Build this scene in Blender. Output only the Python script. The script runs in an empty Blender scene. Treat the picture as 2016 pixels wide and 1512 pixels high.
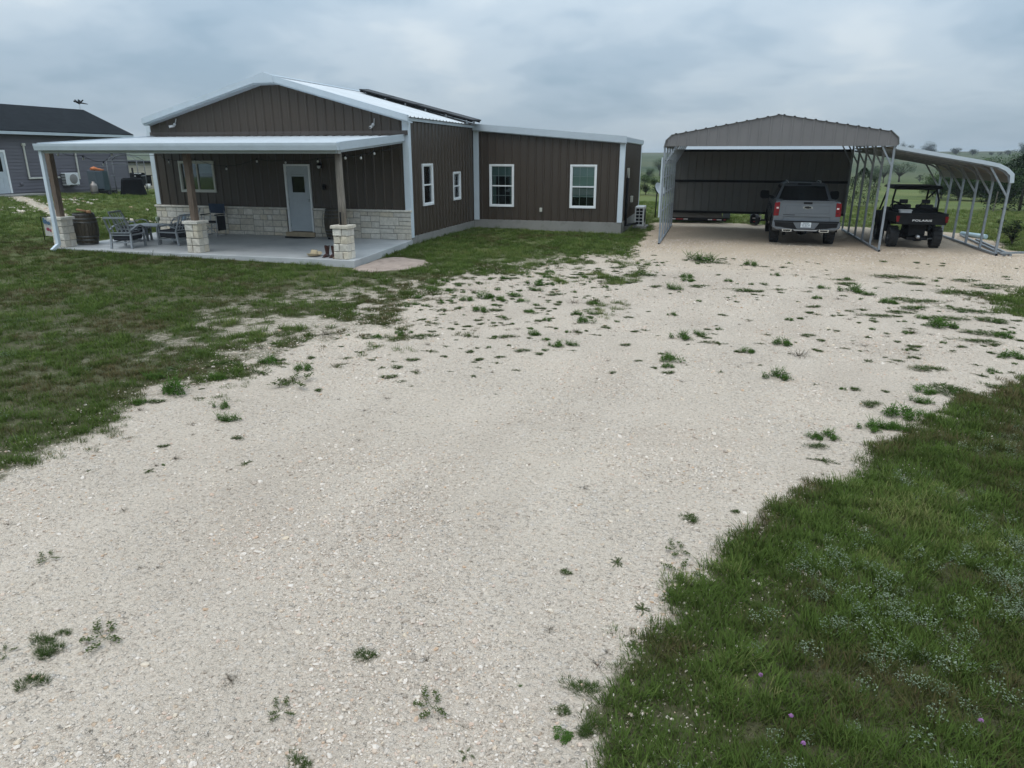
import bpy, math, random
import numpy as np
from mathutils import Vector, Matrix

random.seed(7)
RNG = np.random.default_rng(11)
SC = bpy.context.scene
COL = SC.collection

# ------------------------------------------------------------------ camera
CAM_H = 2.54
cam_d = bpy.data.cameras.new('camera')
cam_d.sensor_width = 36.0
cam_d.lens = 36.0 * 1398.0 / 2016.0
cam_d.clip_start = 0.05
cam_d.clip_end = 6000.0
cam = bpy.data.objects.new('camera', cam_d)
COL.objects.link(cam)
cam.location = (0, 0, CAM_H)
cam.rotation_euler = (Matrix.Rotation(math.radians(15.33), 3, 'Z') @
                      Matrix.Rotation(math.radians(90 - 17.81), 3, 'X') @
                      Matrix.Rotation(math.radians(0.1), 3, 'Z')).to_euler()
SC.camera = cam

# ------------------------------------------------------------------ sky, sun, exposure
SUN_EL, SUN_AZ = math.radians(62), math.radians(200)   # azimuth clockwise from +Y
world = bpy.data.worlds.new('World')
SC.world = world
world.use_nodes = True
nt = world.node_tree
nt.nodes.clear()


class NT:
    """tiny node-tree writer"""
    def __init__(self, tree):
        self.t = tree

    def n(self, typ, ins=None, **props):
        nd = self.t.nodes.new(typ)
        for k, v in props.items():
            setattr(nd, k, v)
        for k, v in (ins or {}).items():
            s = nd.inputs[k]
            if isinstance(v, bpy.types.NodeSocket):
                self.t.links.new(v, s)
            else:
                s.default_value = v
        return nd

    def math(self, op, a, b=0.0, c=None, clamp=False):
        ins = {0: a, 1: b}
        if c is not None:
            ins[2] = c
        return self.n('ShaderNodeMath', ins, operation=op, use_clamp=clamp).outputs[0]

    def ramp(self, fac, stops, interp='LINEAR'):
        nd = self.n('ShaderNodeValToRGB', {0: fac})
        cr = nd.color_ramp
        cr.interpolation = interp
        while len(cr.elements) < len(stops):
            cr.elements.new(0.5)
        for e, (p, c) in zip(cr.elements, stops):
            e.position = p
            if not isinstance(c, (tuple, list)):
                c = (c, c, c)
            e.color = (c[0], c[1], c[2], 1)
        return nd.outputs[0]

    def mix(self, fac, a, b, blend='MIX'):
        def cc(v):
            return (v[0], v[1], v[2], 1) if isinstance(v, (tuple, list)) else v
        nd = self.n('ShaderNodeMix', data_type='RGBA', blend_type=blend)
        for i, v in ((0, fac), (6, cc(a)), (7, cc(b))):
            if isinstance(v, bpy.types.NodeSocket):
                self.t.links.new(v, nd.inputs[i])
            else:
                nd.inputs[i].default_value = v
        return nd.outputs[2]

    def noise(self, vec, scale, detail=4.0, rough=0.55, dist=0.0, out=0):
        ins = {'Scale': scale, 'Detail': detail, 'Roughness': rough, 'Distortion': dist}
        if vec is not None:
            ins['Vector'] = vec
        return self.n('ShaderNodeTexNoise', ins).outputs[out]


w = NT(nt)
gen = w.n('ShaderNodeTexCoord').outputs['Generated']
sep = w.n('ShaderNodeSeparateXYZ', {0: gen})
SKY_SEED = 14.17
dz = w.math('MAXIMUM', sep.outputs[2], 0.0)
den = w.math('ADD', dz, 0.26)
pv = w.n('ShaderNodeCombineXYZ', {0: w.math('DIVIDE', sep.outputs[0], den), 1: w.math('DIVIDE', sep.outputs[1], den), 2: SKY_SEED})
warp = w.noise(pv.outputs[0], 0.9, 3, out=1)
pw = w.n('ShaderNodeVectorMath', {0: pv.outputs[0], 1: w.n('ShaderNodeVectorMath', {0: warp, 'Scale': 0.55}, operation='SCALE').outputs[0]}, operation='ADD').outputs[0]
c1 = w.noise(pw, 1.15, 4, 0.5)
c2 = w.noise(pw, 3.4, 4, 0.55)
cl = w.math('ADD', w.math('MULTIPLY', c1, 0.8), w.math('MULTIPLY', c2, 0.2))
cloud = w.ramp(cl, [(0.36, (0.47, 0.67, 0.86)), (0.45, (0.64, 0.83, 1.01)), (0.54, (0.86, 1.03, 1.18)), (0.64, (1.10, 1.23, 1.32))], 'EASE')
# near the horizon the layers merge into one even veil
veil = w.ramp(dz, [(0.0, 1.0), (0.10, 0.45), (0.3, 0.0)])
cloud = w.mix(w.math('MULTIPLY', veil, 0.55), cloud, (0.80, 0.955, 1.10))
# brightness of an overcast sky grows towards the zenith (CIE overcast sky)
cie = w.math('ADD', 0.72, w.math('MULTIPLY', dz, 1.75))
SKY_GAIN = 7.0
cloudv = w.n('ShaderNodeVectorMath', {0: cloud, 'Scale': w.math('MULTIPLY', cie, SKY_GAIN)}, operation='SCALE').outputs[0]
nish = w.n('ShaderNodeTexSky', sky_type='NISHITA', sun_disc=False, sun_elevation=SUN_EL, sun_rotation=SUN_AZ, altitude=300.0).outputs[0]
skyc = w.mix(0.93, nish, cloudv)
bg = w.n('ShaderNodeBackground', {'Color': skyc, 'Strength': 0.1})
w.n('ShaderNodeOutputWorld', {'Surface': bg.outputs[0]})

sun_d = bpy.data.lights.new('sun', 'SUN')
sun_d.energy = 1.0
sun_d.angle = math.radians(40)
sun_d.color = (1.0, 0.95, 0.88)
sun = bpy.data.objects.new('sun', sun_d)
COL.objects.link(sun)
sdir = Vector((math.sin(SUN_AZ) * math.cos(SUN_EL), math.cos(SUN_AZ) * math.cos(SUN_EL), math.sin(SUN_EL)))
sun.rotation_euler = sdir.to_track_quat('Z', 'Y').to_euler()
sun.location = (0, -20, 60)

SC.view_settings.view_transform = 'Standard'
SC.view_settings.look = 'None'
SC.view_settings.gamma = 1
SC.view_settings.exposure = 0.0
SC.view_settings.use_curve_mapping = False
SC.render.engine = 'CYCLES'
SC.cycles.max_bounces = 6
SC.cycles.transparent_max_bounces = 12
SC.cycles.caustics_reflective = False
SC.cycles.caustics_refractive = False
SC.render.filter_size = 1.3

# ------------------------------------------------------------------ materials


def new_mat(name):
    m = bpy.data.materials.new(name)
    m.use_nodes = True
    m.node_tree.nodes.clear()
    return m, NT(m.node_tree)


def out(t, shader):
    t.n('ShaderNodeOutputMaterial', {'Surface': shader})


def mat(name, col, rough=0.6, metal=0.0, var=0.12, scale=4.0, bump=0.0, bscale=40.0, spec=0.5, rnd=0.0, rcol=None, coord='obj', stretch=(1, 1, 1), dirt=None):
    """painted / plain surfaces: base colour with soft blotches, optional per-object variation and fine relief"""
    m, t = new_mat(name)
    if coord == 'obj':
        v = t.n('ShaderNodeTexCoord').outputs['Object']
    else:
        v = t.n('ShaderNodeNewGeometry').outputs['Position']
    v = t.n('ShaderNodeMapping', {'Vector': v, 'Scale': stretch}).outputs[0]
    n1 = t.noise(v, scale, 5, 0.6)
    lo = tuple(c * (1 - var) for c in col)
    hi = tuple(min(1, c * (1 + var)) for c in col)
    c = t.ramp(n1, [(0.3, lo), (0.7, hi)])
    if rcol is not None:
        r = t.n('ShaderNodeObjectInfo').outputs['Random']
        c2 = t.ramp(r, [(i / max(1, len(rcol) - 1), q) for i, q in enumerate(rcol)])
        c = t.mix(1.0, c, c2, 'MULTIPLY')
    if dirt is not None:
        dcol, dsc, dlo, dhi = dirt
        dn = t.noise(v, dsc, 6, 0.65)
        c = t.mix(t.ramp(dn, [(dlo, 0.0), (dhi, 1.0)]), c, dcol)
    ins = {'Base Color': c, 'Roughness': rough, 'Metallic': metal, 'Specular IOR Level': spec}
    if bump:
        bn = t.noise(v, bscale, 6, 0.65)
        ins['Normal'] = t.n('ShaderNodeBump', {'Height': bn, 'Strength': bump, 'Distance': 0.02}).outputs[0]
    p = t.n('ShaderNodeBsdfPrincipled', ins)
    out(t, p.outputs[0])
    return m


def glass_mat(name, tint=(0.50, 0.57, 0.57), refl=-0.01):
    m, t = new_mat(name)
    f = t.n('ShaderNodeFresnel', {'IOR': 1.5}).outputs[0]
    f = t.math('ADD', f, refl, clamp=True)
    tr = t.n('ShaderNodeBsdfTransparent', {'Color': (*tint, 1)})
    gl = t.n('ShaderNodeBsdfGlossy', {'Color': (0.9, 0.95, 1, 1), 'Roughness': 0.03})
    mx = t.n('ShaderNodeMixShader', {0: f, 1: tr.outputs[0], 2: gl.outputs[0]})
    out(t, mx.outputs[0])
    return m


M = {}
M['siding'] = mat('brown_steel_siding', (0.056, 0.040, 0.028), 0.42, 0.0, 0.05, 1.2, 0.03, 30, coord='pos', stretch=(1, 1, 0.35))
M['flash'] = mat('brown_flashing', (0.085, 0.068, 0.058), 0.4, var=0.08)
M['white'] = mat('white_painted_steel', (0.47, 0.525, 0.57), 0.42, var=0.05, scale=2.0, dirt=((0.40, 0.44, 0.46), 3.0, 0.55, 0.95))
M['trim'] = mat('white_corner_trim', (0.62, 0.68, 0.73), 0.42, var=0.04, scale=2.0, dirt=((0.48, 0.51, 0.53), 3.0, 0.6, 1.0))
M['roof'] = mat('white_steel_roof', (0.58, 0.60, 0.615), 0.45, var=0.06, scale=0.9, coord='pos', dirt=((0.50, 0.51, 0.52), 1.7, 0.5, 0.9))
M['soffit'] = mat('roof_underside', (0.14, 0.14, 0.14), 0.6)
M['stone'] = mat('cut_limestone', (0.67, 0.63, 0.565), 0.92, var=0.16, scale=9.0, bump=0.6, bscale=30, rcol=[(1.0, 0.98, 0.95), (0.84, 0.80, 0.74), (1.08, 1.07, 1.05), (0.97, 0.90, 0.78), (0.90, 0.89, 0.88), (1.02, 1.01, 1.0)], dirt=((0.33, 0.29, 0.23), 14.0, 0.55, 0.85))
M['mortar'] = mat('mortar', (0.25, 0.23, 0.20), 0.95, bump=0.4)
M['concrete'] = mat('concrete', (0.245, 0.235, 0.215), 0.85, var=0.13, scale=1.3, bump=0.15, bscale=60, coord='pos', dirt=((0.15, 0.14, 0.125), 2.6, 0.52, 0.8))
M['slab'] = mat('smooth_concrete_slab', (0.455, 0.455, 0.45), 0.6, var=0.12, scale=0.8, bump=0.05, bscale=60, coord='pos', dirt=((0.33, 0.335, 0.34), 1.4, 0.5, 0.8))
M['wood'] = mat('weathered_timber', (0.16, 0.115, 0.085), 0.85, var=0.4, scale=7, bump=0.5, bscale=18, stretch=(6, 6, 0.5), dirt=((0.075, 0.055, 0.045), 9.0, 0.5, 0.8))
M['wood_grey'] = mat('grey_weathered_log', (0.24, 0.205, 0.17), 0.9, var=0.35, scale=7, bump=0.5, bscale=18, stretch=(6, 6, 0.5), dirt=((0.10, 0.08, 0.065), 9.0, 0.55, 0.8))
M['winframe'] = mat('white_vinyl_frame', (0.78, 0.79, 0.79), 0.35, var=0.03)
M['almond'] = mat('almond_frame', (0.50, 0.49, 0.43), 0.4, var=0.04)
M['glass'] = glass_mat('window_glass', (0.88, 0.93, 0.92))
M['tint'] = glass_mat('tinted_glass', (0.06, 0.07, 0.075), -0.015)
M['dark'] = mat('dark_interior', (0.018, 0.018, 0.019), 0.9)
M['shade_green'] = mat('pale_green_shade', (0.40, 0.52, 0.46), 0.8, var=0.05)
M['shade_dim'] = mat('dim_inner_shade', (0.20, 0.27, 0.25), 0.8, var=0.05)
M['blind'] = mat('blind_slat', (0.50, 0.51, 0.45), 0.6, var=0.06)
M['doorsteel'] = mat('painted_steel_door', (0.45, 0.49, 0.52), 0.45, var=0.06)
M['black'] = mat('black_matte', (0.010, 0.010, 0.011), 0.7, var=0.2, spec=0.2)
M['blackfab'] = mat('black_fabric', (0.022, 0.022, 0.027), 0.9, var=0.3, scale=20, bump=0.3)
M['navy'] = mat('navy_fabric', (0.03, 0.045, 0.075), 0.9, var=0.2)
M['bulb'] = mat('frosted_bulb', (0.62, 0.62, 0.60), 0.25)
M['panel_black'] = mat('solar_cell', (0.030, 0.025, 0.024), 0.55, var=0.08, spec=0.2)
M['alum'] = mat('aluminium', (0.45, 0.46, 0.47), 0.4, 0.7, var=0.06)
M['alum_paint'] = mat('grey_powder_coat', (0.27, 0.285, 0.30), 0.45, 0.2, var=0.08)
M['galv'] = mat('galvanised_tube', (0.26, 0.285, 0.31), 0.5, 0.35, var=0.16, scale=9, coord='pos')
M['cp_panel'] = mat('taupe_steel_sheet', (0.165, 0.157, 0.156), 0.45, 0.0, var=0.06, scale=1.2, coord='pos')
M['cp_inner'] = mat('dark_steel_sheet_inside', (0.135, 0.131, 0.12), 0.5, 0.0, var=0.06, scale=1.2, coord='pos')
M['cp_roof'] = mat('grey_steel_roof', (0.20, 0.215, 0.215), 0.45, 0.1, var=0.08, coord='pos')
M['cp_tan'] = mat('tan_steel_underside', (0.20, 0.178, 0.155), 0.5, var=0.06, coord='pos')
M['shingle'] = None
M['lap'] = mat('grey_lap_siding', (0.125, 0.117, 0.135), 0.7, var=0.08, scale=1.5, coord='pos', stretch=(1, 0.3, 3), bump=0.1, bscale=20)
M['pipewhite'] = mat('cream_pipe_cover', (0.56, 0.54, 0.48), 0.5, var=0.06)
M['acwhite'] = mat('white_appliance', (0.66, 0.67, 0.67), 0.45, var=0.05)
M['tanwall'] = mat('tan_ribbed_metal', (0.36, 0.33, 0.26), 0.5, var=0.07, coord='pos')
M['truck'] = mat('grey_car_paint', (0.135, 0.15, 0.168), 0.25, 0.15, var=0.04, spec=0.6)
M['chrome'] = mat('chrome', (0.62, 0.64, 0.65), 0.18, 0.9, var=0.03)
M['rubber'] = mat('tyre_rubber', (0.02, 0.02, 0.021), 0.85, var=0.25, scale=14)
M['rim'] = mat('dark_alloy', (0.09, 0.095, 0.10), 0.35, 0.6)
M['redlens'] = mat('red_lens', (0.17, 0.007, 0.012), 0.15, var=0.15)
M['clearlens'] = mat('clear_lens', (0.70, 0.60, 0.58), 0.15)
M['plate'] = mat('licence_plate_white', (0.62, 0.66, 0.68), 0.5, var=0.04)
M['plateink'] = mat('plate_ink', (0.05, 0.09, 0.13), 0.6)
M['blackplastic'] = mat('black_plastic', (0.0065, 0.007, 0.008), 0.6, var=0.2, spec=0.2)
M['offwhite'] = mat('white_plastic', (0.60, 0.60, 0.60), 0.5)
M['lettering'] = mat('white_lettering', (0.72, 0.72, 0.72), 0.5, var=0.02)
M['barrel'] = mat('barrel_oak', (0.060, 0.047, 0.030), 0.8, var=0.35, scale=6, bump=0.3, stretch=(3, 3, 0.6))
M['hoop'] = mat('barrel_hoop', (0.085, 0.082, 0.075), 0.5, 0.5, var=0.2)
M['orange'] = mat('orange_plastic', (0.55, 0.16, 0.05), 0.6)
M['tanwood'] = mat('cut_wood', (0.50, 0.27, 0.14), 0.8)
M['leather'] = mat('brown_leather', (0.055, 0.020, 0.014), 0.45, var=0.3, scale=15)
M['straw'] = mat('straw_felt', (0.52, 0.42, 0.27), 0.9, var=0.12, scale=25)
M['pillow'] = mat('pale_blue_cushion', (0.42, 0.50, 0.58), 0.9, var=0.1)
M['sage'] = mat('sage_painted_wood', (0.36, 0.41, 0.30), 0.7)
M['cabinet'] = mat('blue_grey_cabinet', (0.075, 0.095, 0.11), 0.5, var=0.12)
M['coverblack'] = mat('black_grill_cover', (0.007, 0.007, 0.008), 0.9, var=0.3, spec=0.1, scale=5, bump=0.6, bscale=6)
M['steeltank'] = mat('brushed_tank', (0.25, 0.22, 0.20), 0.4, 0.5)
M['rust'] = mat('rusty_steel', (0.10, 0.055, 0.04), 0.85, var=0.3, scale=10)
M['bluepipe'] = mat('pale_blue_pvc', (0.40, 0.52, 0.56), 0.5, var=0.06)
M['bark'] = mat('tree_bark', (0.075, 0.06, 0.05), 0.95, var=0.3, scale=6, bump=0.4)
M['flagcloth'] = mat('flag_cloth', (0.50, 0.48, 0.44), 0.9, var=0.1)
M['flagblue'] = mat('flag_print_blue', (0.07, 0.13, 0.20), 0.9)
M['flagred'] = mat('flag_print_red', (0.30, 0.06, 0.09), 0.9)
M['purple'] = mat('purple_petal', (0.28, 0.12, 0.27), 0.9)
M['deckwood'] = mat('grey_deck_board', (0.115, 0.108, 0.10), 0.85, var=0.2, scale=5, stretch=(0.5, 4, 4))
M['redtape'] = mat('red_reflector', (0.28, 0.02, 0.02), 0.4)
M['post_steel'] = mat('steel_post', (0.10, 0.085, 0.07), 0.8)


def shingles():
    m, t = new_mat('asphalt_shingle')
    v = t.n('ShaderNodeTexCoord').outputs['UV']
    br = t.n('ShaderNodeTexBrick', {'Vector': v, 'Color1': (0.013, 0.015, 0.018, 1), 'Color2': (0.021, 0.024, 0.028, 1), 'Mortar': (0.006, 0.007, 0.008, 1), 'Scale': 1.0, 'Mortar Size': 0.006, 'Brick Width': 0.33, 'Row Height': 0.14, 'Bias': 0.0})
    n1 = t.noise(v, 1.2, 5)
    c = t.mix(0.5, br.outputs[0], t.ramp(n1, [(0.3, (0.011, 0.013, 0.015)), (0.7, (0.022, 0.025, 0.028))]))
    b = t.n('ShaderNodeBump', {'Height': br.outputs[1], 'Strength': 0.5, 'Distance': 0.01, }, invert=True).outputs[0]
    out(t, t.n('ShaderNodeBsdfPrincipled', {'Base Color': c, 'Roughness': 1.0, 'Specular IOR Level': 0.1, 'Normal': b}).outputs[0])
    return m


M['shingle'] = shingles()


def leaf_mat(name, cols, trans=0.25, attr=None):
    """leaves and blades: diffuse with a little light passing through; hue varies per instance or object"""
    m, t = new_mat(name)
    pos = t.n('ShaderNodeNewGeometry').outputs['Position']
    r = t.n('ShaderNodeObjectInfo').outputs['Random']
    isl = t.n('ShaderNodeNewGeometry').outputs['Random Per Island']
    if attr:
        a = t.n('ShaderNodeAttribute', attribute_type='INSTANCER', attribute_name=attr).outputs['Fac']
        f = t.math('ADD', t.math('MULTIPLY', a, 0.7), t.math('ADD', t.math('MULTIPLY', isl, 0.22), t.math('MULTIPLY', r, 0.08)), clamp=True)
    else:
        n1 = t.noise(pos, 1.3, 3)
        f = t.math('ADD', t.math('MULTIPLY', n1, 0.5), t.math('ADD', t.math('MULTIPLY', isl, 0.32), t.math('MULTIPLY', r, 0.18)), clamp=True)
    c = t.ramp(f, [(i / (len(cols) - 1), q) for i, q in enumerate(cols)])
    d = t.n('ShaderNodeBsdfDiffuse', {'Color': c})
    tr = t.n('ShaderNodeBsdfTranslucent', {'Color': c})
    mx = t.n('ShaderNodeMixShader', {0: trans, 1: d.outputs[0], 2: tr.outputs[0]})
    out(t, mx.outputs[0])
    return m


M['grass'] = leaf_mat('grass_blades', [(0.16, 0.115, 0.062), (0.108, 0.095, 0.042), (0.072, 0.104, 0.026), (0.090, 0.138, 0.032), (0.130, 0.170, 0.046), (0.26, 0.235, 0.105)], 0.2, 'tint')
M['silver'] = leaf_mat('silvery_leaves', [(0.11, 0.14, 0.08), (0.165, 0.20, 0.13), (0.26, 0.29, 0.205)], 0.15, 'tint')
M['weed'] = leaf_mat('weed_leaves', [(0.040, 0.076, 0.018), (0.066, 0.128, 0.026), (0.105, 0.18, 0.040)], 0.2)
M['tuft'] = leaf_mat('tuft_blades', [(0.040, 0.055, 0.018), (0.055, 0.085, 0.024), (0.085, 0.115, 0.036)], 0.2)
M['weed_dark'] = leaf_mat('dark_weed_leaves', [(0.050, 0.062, 0.024), (0.075, 0.098, 0.034), (0.11, 0.125, 0.05)], 0.15)
M['weed_dry'] = leaf_mat('dry_weed_stems', [(0.055, 0.044, 0.032), (0.085, 0.066, 0.046), (0.075, 0.078, 0.042)], 0.1)
M['tree_far'] = leaf_mat('ridge_tree_leaves', [(0.045, 0.062, 0.040), (0.060, 0.08, 0.05), (0.08, 0.10, 0.062)], 0.15)
M['tree_mid'] = leaf_mat('broadleaf_foliage', [(0.034, 0.058, 0.022), (0.054, 0.090, 0.032), (0.082, 0.128, 0.046)], 0.2)
M['juniper'] = leaf_mat('juniper_foliage', [(0.013, 0.021, 0.011), (0.021, 0.034, 0.016), (0.034, 0.048, 0.023)], 0.1)
M['mesquite'] = leaf_mat('open_tree_foliage', [(0.060, 0.085, 0.045), (0.085, 0.12, 0.06), (0.115, 0.155, 0.075)], 0.2)

# ------------------------------------------------------------------ mesh builder


class MB:
    def __init__(self):
        self.v, self.f, self.mi, self.sm, self.mats = [], [], [], [], []

    def _m(self, m):
        if m is None:
            return 0
        if m not in self.mats:
            self.mats.append(m)
        return self.mats.index(m)

    def add(self, vs, fs, m=None, smooth=False):
        k = len(self.v)
        self.v.extend([tuple(p) for p in vs])
        i = self._m(m)
        for q in fs:
            self.f.append(tuple(a + k for a in q))
            self.mi.append(i)
            self.sm.append(smooth)
        return self

    def box(self, x0, y0, z0, x1, y1, z1, m=None):
        vs = [(x0, y0, z0), (x1, y0, z0), (x1, y1, z0), (x0, y1, z0), (x0, y0, z1), (x1, y0, z1), (x1, y1, z1), (x0, y1, z1)]
        return self.add(vs, BOXF, m)

    def obox(self, c, s, rot=None, m=None):
        R = rot if rot is not None else Matrix.Identity(3)
        vs = [Vector(c) + R @ Vector((sx * s[0] / 2, sy * s[1] / 2, sz * s[2] / 2)) for sx, sy, sz in
              ((-1, -1, -1), (1, -1, -1), (1, 1, -1), (-1, 1, -1), (-1, -1, 1), (1, -1, 1), (1, 1, 1), (-1, 1, 1))]
        return self.add(vs, BOXF, m)

    def bar(self, a, b, w, h=None, m=None, up=(0, 0, 1)):
        """square tube from a to b"""
        h = h or w
        a, b = Vector(a), Vector(b)
        d = (b - a).normalized()
        upv = Vector(up)
        if abs(d.dot(upv)) > 0.98:
            upv = Vector((0, 1, 0))
        s = d.cross(upv).normalized()
        u = s.cross(d).normalized()
        vs = []
        for p in (a, b):
            for i, j in ((-1, -1), (1, -1), (1, 1), (-1, 1)):
                vs.append(p + s * (i * w / 2) + u * (j * h / 2))
        return self.add(vs, [(0, 3, 2, 1), (4, 5, 6, 7), (0, 1, 5, 4), (1, 2, 6, 5), (2, 3, 7, 6), (3, 0, 4, 7)], m)

    def tube(self, pts, r, n=8, m=None, caps=True, smooth=True):
        pts = [Vector(p) for p in pts]
        rs = r if isinstance(r, (list, tuple)) else [r] * len(pts)
        vs, fs = [], []
        prev = None
        for i, p in enumerate(pts):
            d = (pts[min(i + 1, len(pts) - 1)] - pts[max(i - 1, 0)]).normalized()
            if prev is None:
                ref = Vector((0, 0, 1)) if abs(d.z) < 0.9 else Vector((1, 0, 0))
                s = d.cross(ref).normalized()
            else:
                s = (prev - d * prev.dot(d)).normalized()
            prev = s
            u = d.cross(s)
            for k in range(n):
                a = 2 * math.pi * k / n
                vs.append(p + (s * math.cos(a) + u * math.sin(a)) * rs[i])
        for i in range(len(pts) - 1):
            for k in range(n):
                a, b = i * n + k, i * n + (k + 1) % n
                fs.append((a, b, b + n, a + n))
        self.add(vs, fs, m, smooth)
        if caps:
            k0 = len(self.v) - len(vs)
            i = self._m(m)
            for q in (tuple(range(n - 1, -1, -1)), tuple(range((len(pts) - 1) * n, len(pts) * n))):
                self.f.append(tuple(a + k0 for a in q))
                self.mi.append(i)
                self.sm.append(False)
        return self

    def lathe(self, prof, c=(0, 0, 0), n=16, m=None, axis='z', smooth=True):
        vs, fs = [], []
        for r, h in prof:
            for k in range(n):
                a = 2 * math.pi * k / n
                if axis == 'z':
                    p = (c[0] + r * math.cos(a), c[1] + r * math.sin(a), c[2] + h)
                elif axis == 'x':
                    p = (c[0] + h, c[1] + r * math.cos(a), c[2] + r * math.sin(a))
                else:
                    p = (c[0] + r * math.sin(a), c[1] + h, c[2] + r * math.cos(a))
                vs.append(p)
        for i in range(len(prof) - 1):
            for k in range(n):
                a, b = i * n + k, i * n + (k + 1) % n
                fs.append((a, b, b + n, a + n))
        return self.add(vs, fs, m, smooth)

    def prism(self, poly, axis, lo, hi, m=None):
        """2-D polygon pushed along an axis; axis 'x': poly=(y,z); 'y': (x,z); 'z': (x,y)"""
        n = len(poly)

        def P(a, b, h):
            return {'x': (h, a, b), 'y': (a, h, b), 'z': (a, b, h)}[axis]
        vs = [P(a, b, lo) for a, b in poly] + [P(a, b, hi) for a, b in poly]
        fs = [tuple(range(n - 1, -1, -1)), tuple(range(n, 2 * n))] + [(i, (i + 1) % n, (i + 1) % n + n, i + n) for i in range(n)]
        return self.add(vs, fs, m)

    def build(self, name, m=None, parent=None, bevel=0.0, loc=None, mesh_only=False, fix=True):
        me = bpy.data.meshes.new(name)
        off = root_loc(parent)
        vs = self.v
        if off is not None:
            vs = [(p[0] - off[0], p[1] - off[1], p[2] - off[2]) for p in vs]
        me.from_pydata(vs, [], self.f)
        mats = list(self.mats)
        if m is not None:
            mats = [m] if not mats else mats
        for q in mats:
            me.materials.append(q)
        if len(mats) > 1:
            me.polygons.foreach_set('material_index', self.mi)
        if any(self.sm):
            me.polygons.foreach_set('use_smooth', self.sm)
        if fix:
            import bmesh
            bm = bmesh.new()
            bm.from_mesh(me)
            bmesh.ops.recalc_face_normals(bm, faces=bm.faces)
            if bevel:
                bmesh.ops.bevel(bm, geom=[e for e in bm.edges if len(e.link_faces) == 2 and e.calc_face_angle(0) > 0.5], offset=bevel, segments=1, affect='EDGES', clamp_overlap=True)
            bm.to_mesh(me)
            bm.free()
        me.update()
        if mesh_only:
            return me
        return link(name, me, parent, loc)


BOXF = [(0, 3, 2, 1), (4, 5, 6, 7), (0, 1, 5, 4), (1, 2, 6, 5), (2, 3, 7, 6), (3, 0, 4, 7)]


def root_loc(parent):
    if parent is None:
        return None
    while parent.parent is not None:
        parent = parent.parent
    return parent.location


def link(name, me, parent=None, loc=None):
    o = bpy.data.objects.new(name, me)
    COL.objects.link(o)
    if parent is not None:
        o.parent = parent
    if loc is not None:
        o.location = loc
    return o


def tag(o, label=None, cat=None, group=None, kind=None):
    if label:
        o['label'] = label
    if cat:
        o['category'] = cat
    if group:
        o['group'] = group
    if kind:
        o['kind'] = kind
    return o


def thing(name, label, cat, loc=(0, 0, 0), group=None, rz=0.0):
    o = bpy.data.objects.new(name, None)
    o.empty_display_size = 0.2
    COL.objects.link(o)
    o.location = loc
    o.rotation_euler = (0, 0, rz)
    return tag(o, label, cat, group)


def copy_tree(o, parent=None):
    c = o.copy()
    COL.objects.link(c)
    if parent is not None:
        c.parent = parent
    for ch in list(o.children):
        copy_tree(ch, c)
    return c


def prof_interp(x, xs, ys):
    return float(np.interp(x, xs, ys))
# ------------------------------------------------------------------ terrain
# outline of the gravel yard, metres, seen from above
GRAVEL = [tuple(map(float, s.split(','))) for s in '-5.81,3.07;-5.94,4.37;-5.9,4.64;-6,4.92;-5.97,5.22;-5.97,5.48;-6.12,5.98;-6.16,6.41;-6.09,6.66;-6.16,7.18;-6.1,7.52;-6.32,8.02;-6.29,8.43;-6.61,8.76;-6.48,9.22;-6.18,9.89;-5.8,10.02;-5.74,10.6;-6.12,11.53;-5.79,12.12;-5.82,13.15;-5.98,14.64;-5.68,15.83;-5.46,17.13;-4.85,17.81;-4.44,18.92;-4.02,20.36;-3.58,21.24;-2.78,20.95;-2.1,20.87;-2.44,22.96;-2.43,25.51;-2.41,28.25;-2.31,30.91;-2.75,31.2;-2.6,32.6;1,33.1;6,32.8;9.3,31.5;9.6,28.5;9.2,26.5;9.22,25.97;9.3,25.22;10.66,22.82;9.46,20.09;7.09,18.86;6.31,18.24;5.76,17.24;5.36,16.26;5.09,15.06;5.38,14.54;6.08,14.1;5.19,11.82;4.2,10.56;3.59,9.68;3.07,9.05;2.65,8.45;2.26,7.9;1.96,7.64;1.76,7.34;1.61,7.01;1.33,6.65;1.25,6.41;1.01,6.13;0.92,5.9;0.74,5.62;0.7,5.42;0.58,5.24;0.34,4.98;0.29,4.64;0.22,4.52;-0.03,4.3;-0.09,4.16;-0.04,4.06;-0.13,3.77;-0.21,3.63;-0.19,3.52;-0.24,3.37;-0.25,3.16;-0.25,2.94;-0.32,2.79;-0.34,2.68;-0.42,2.41;0.5,0.5;0.2,-6;-12,-6;-12,0'.split(';')]
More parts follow.
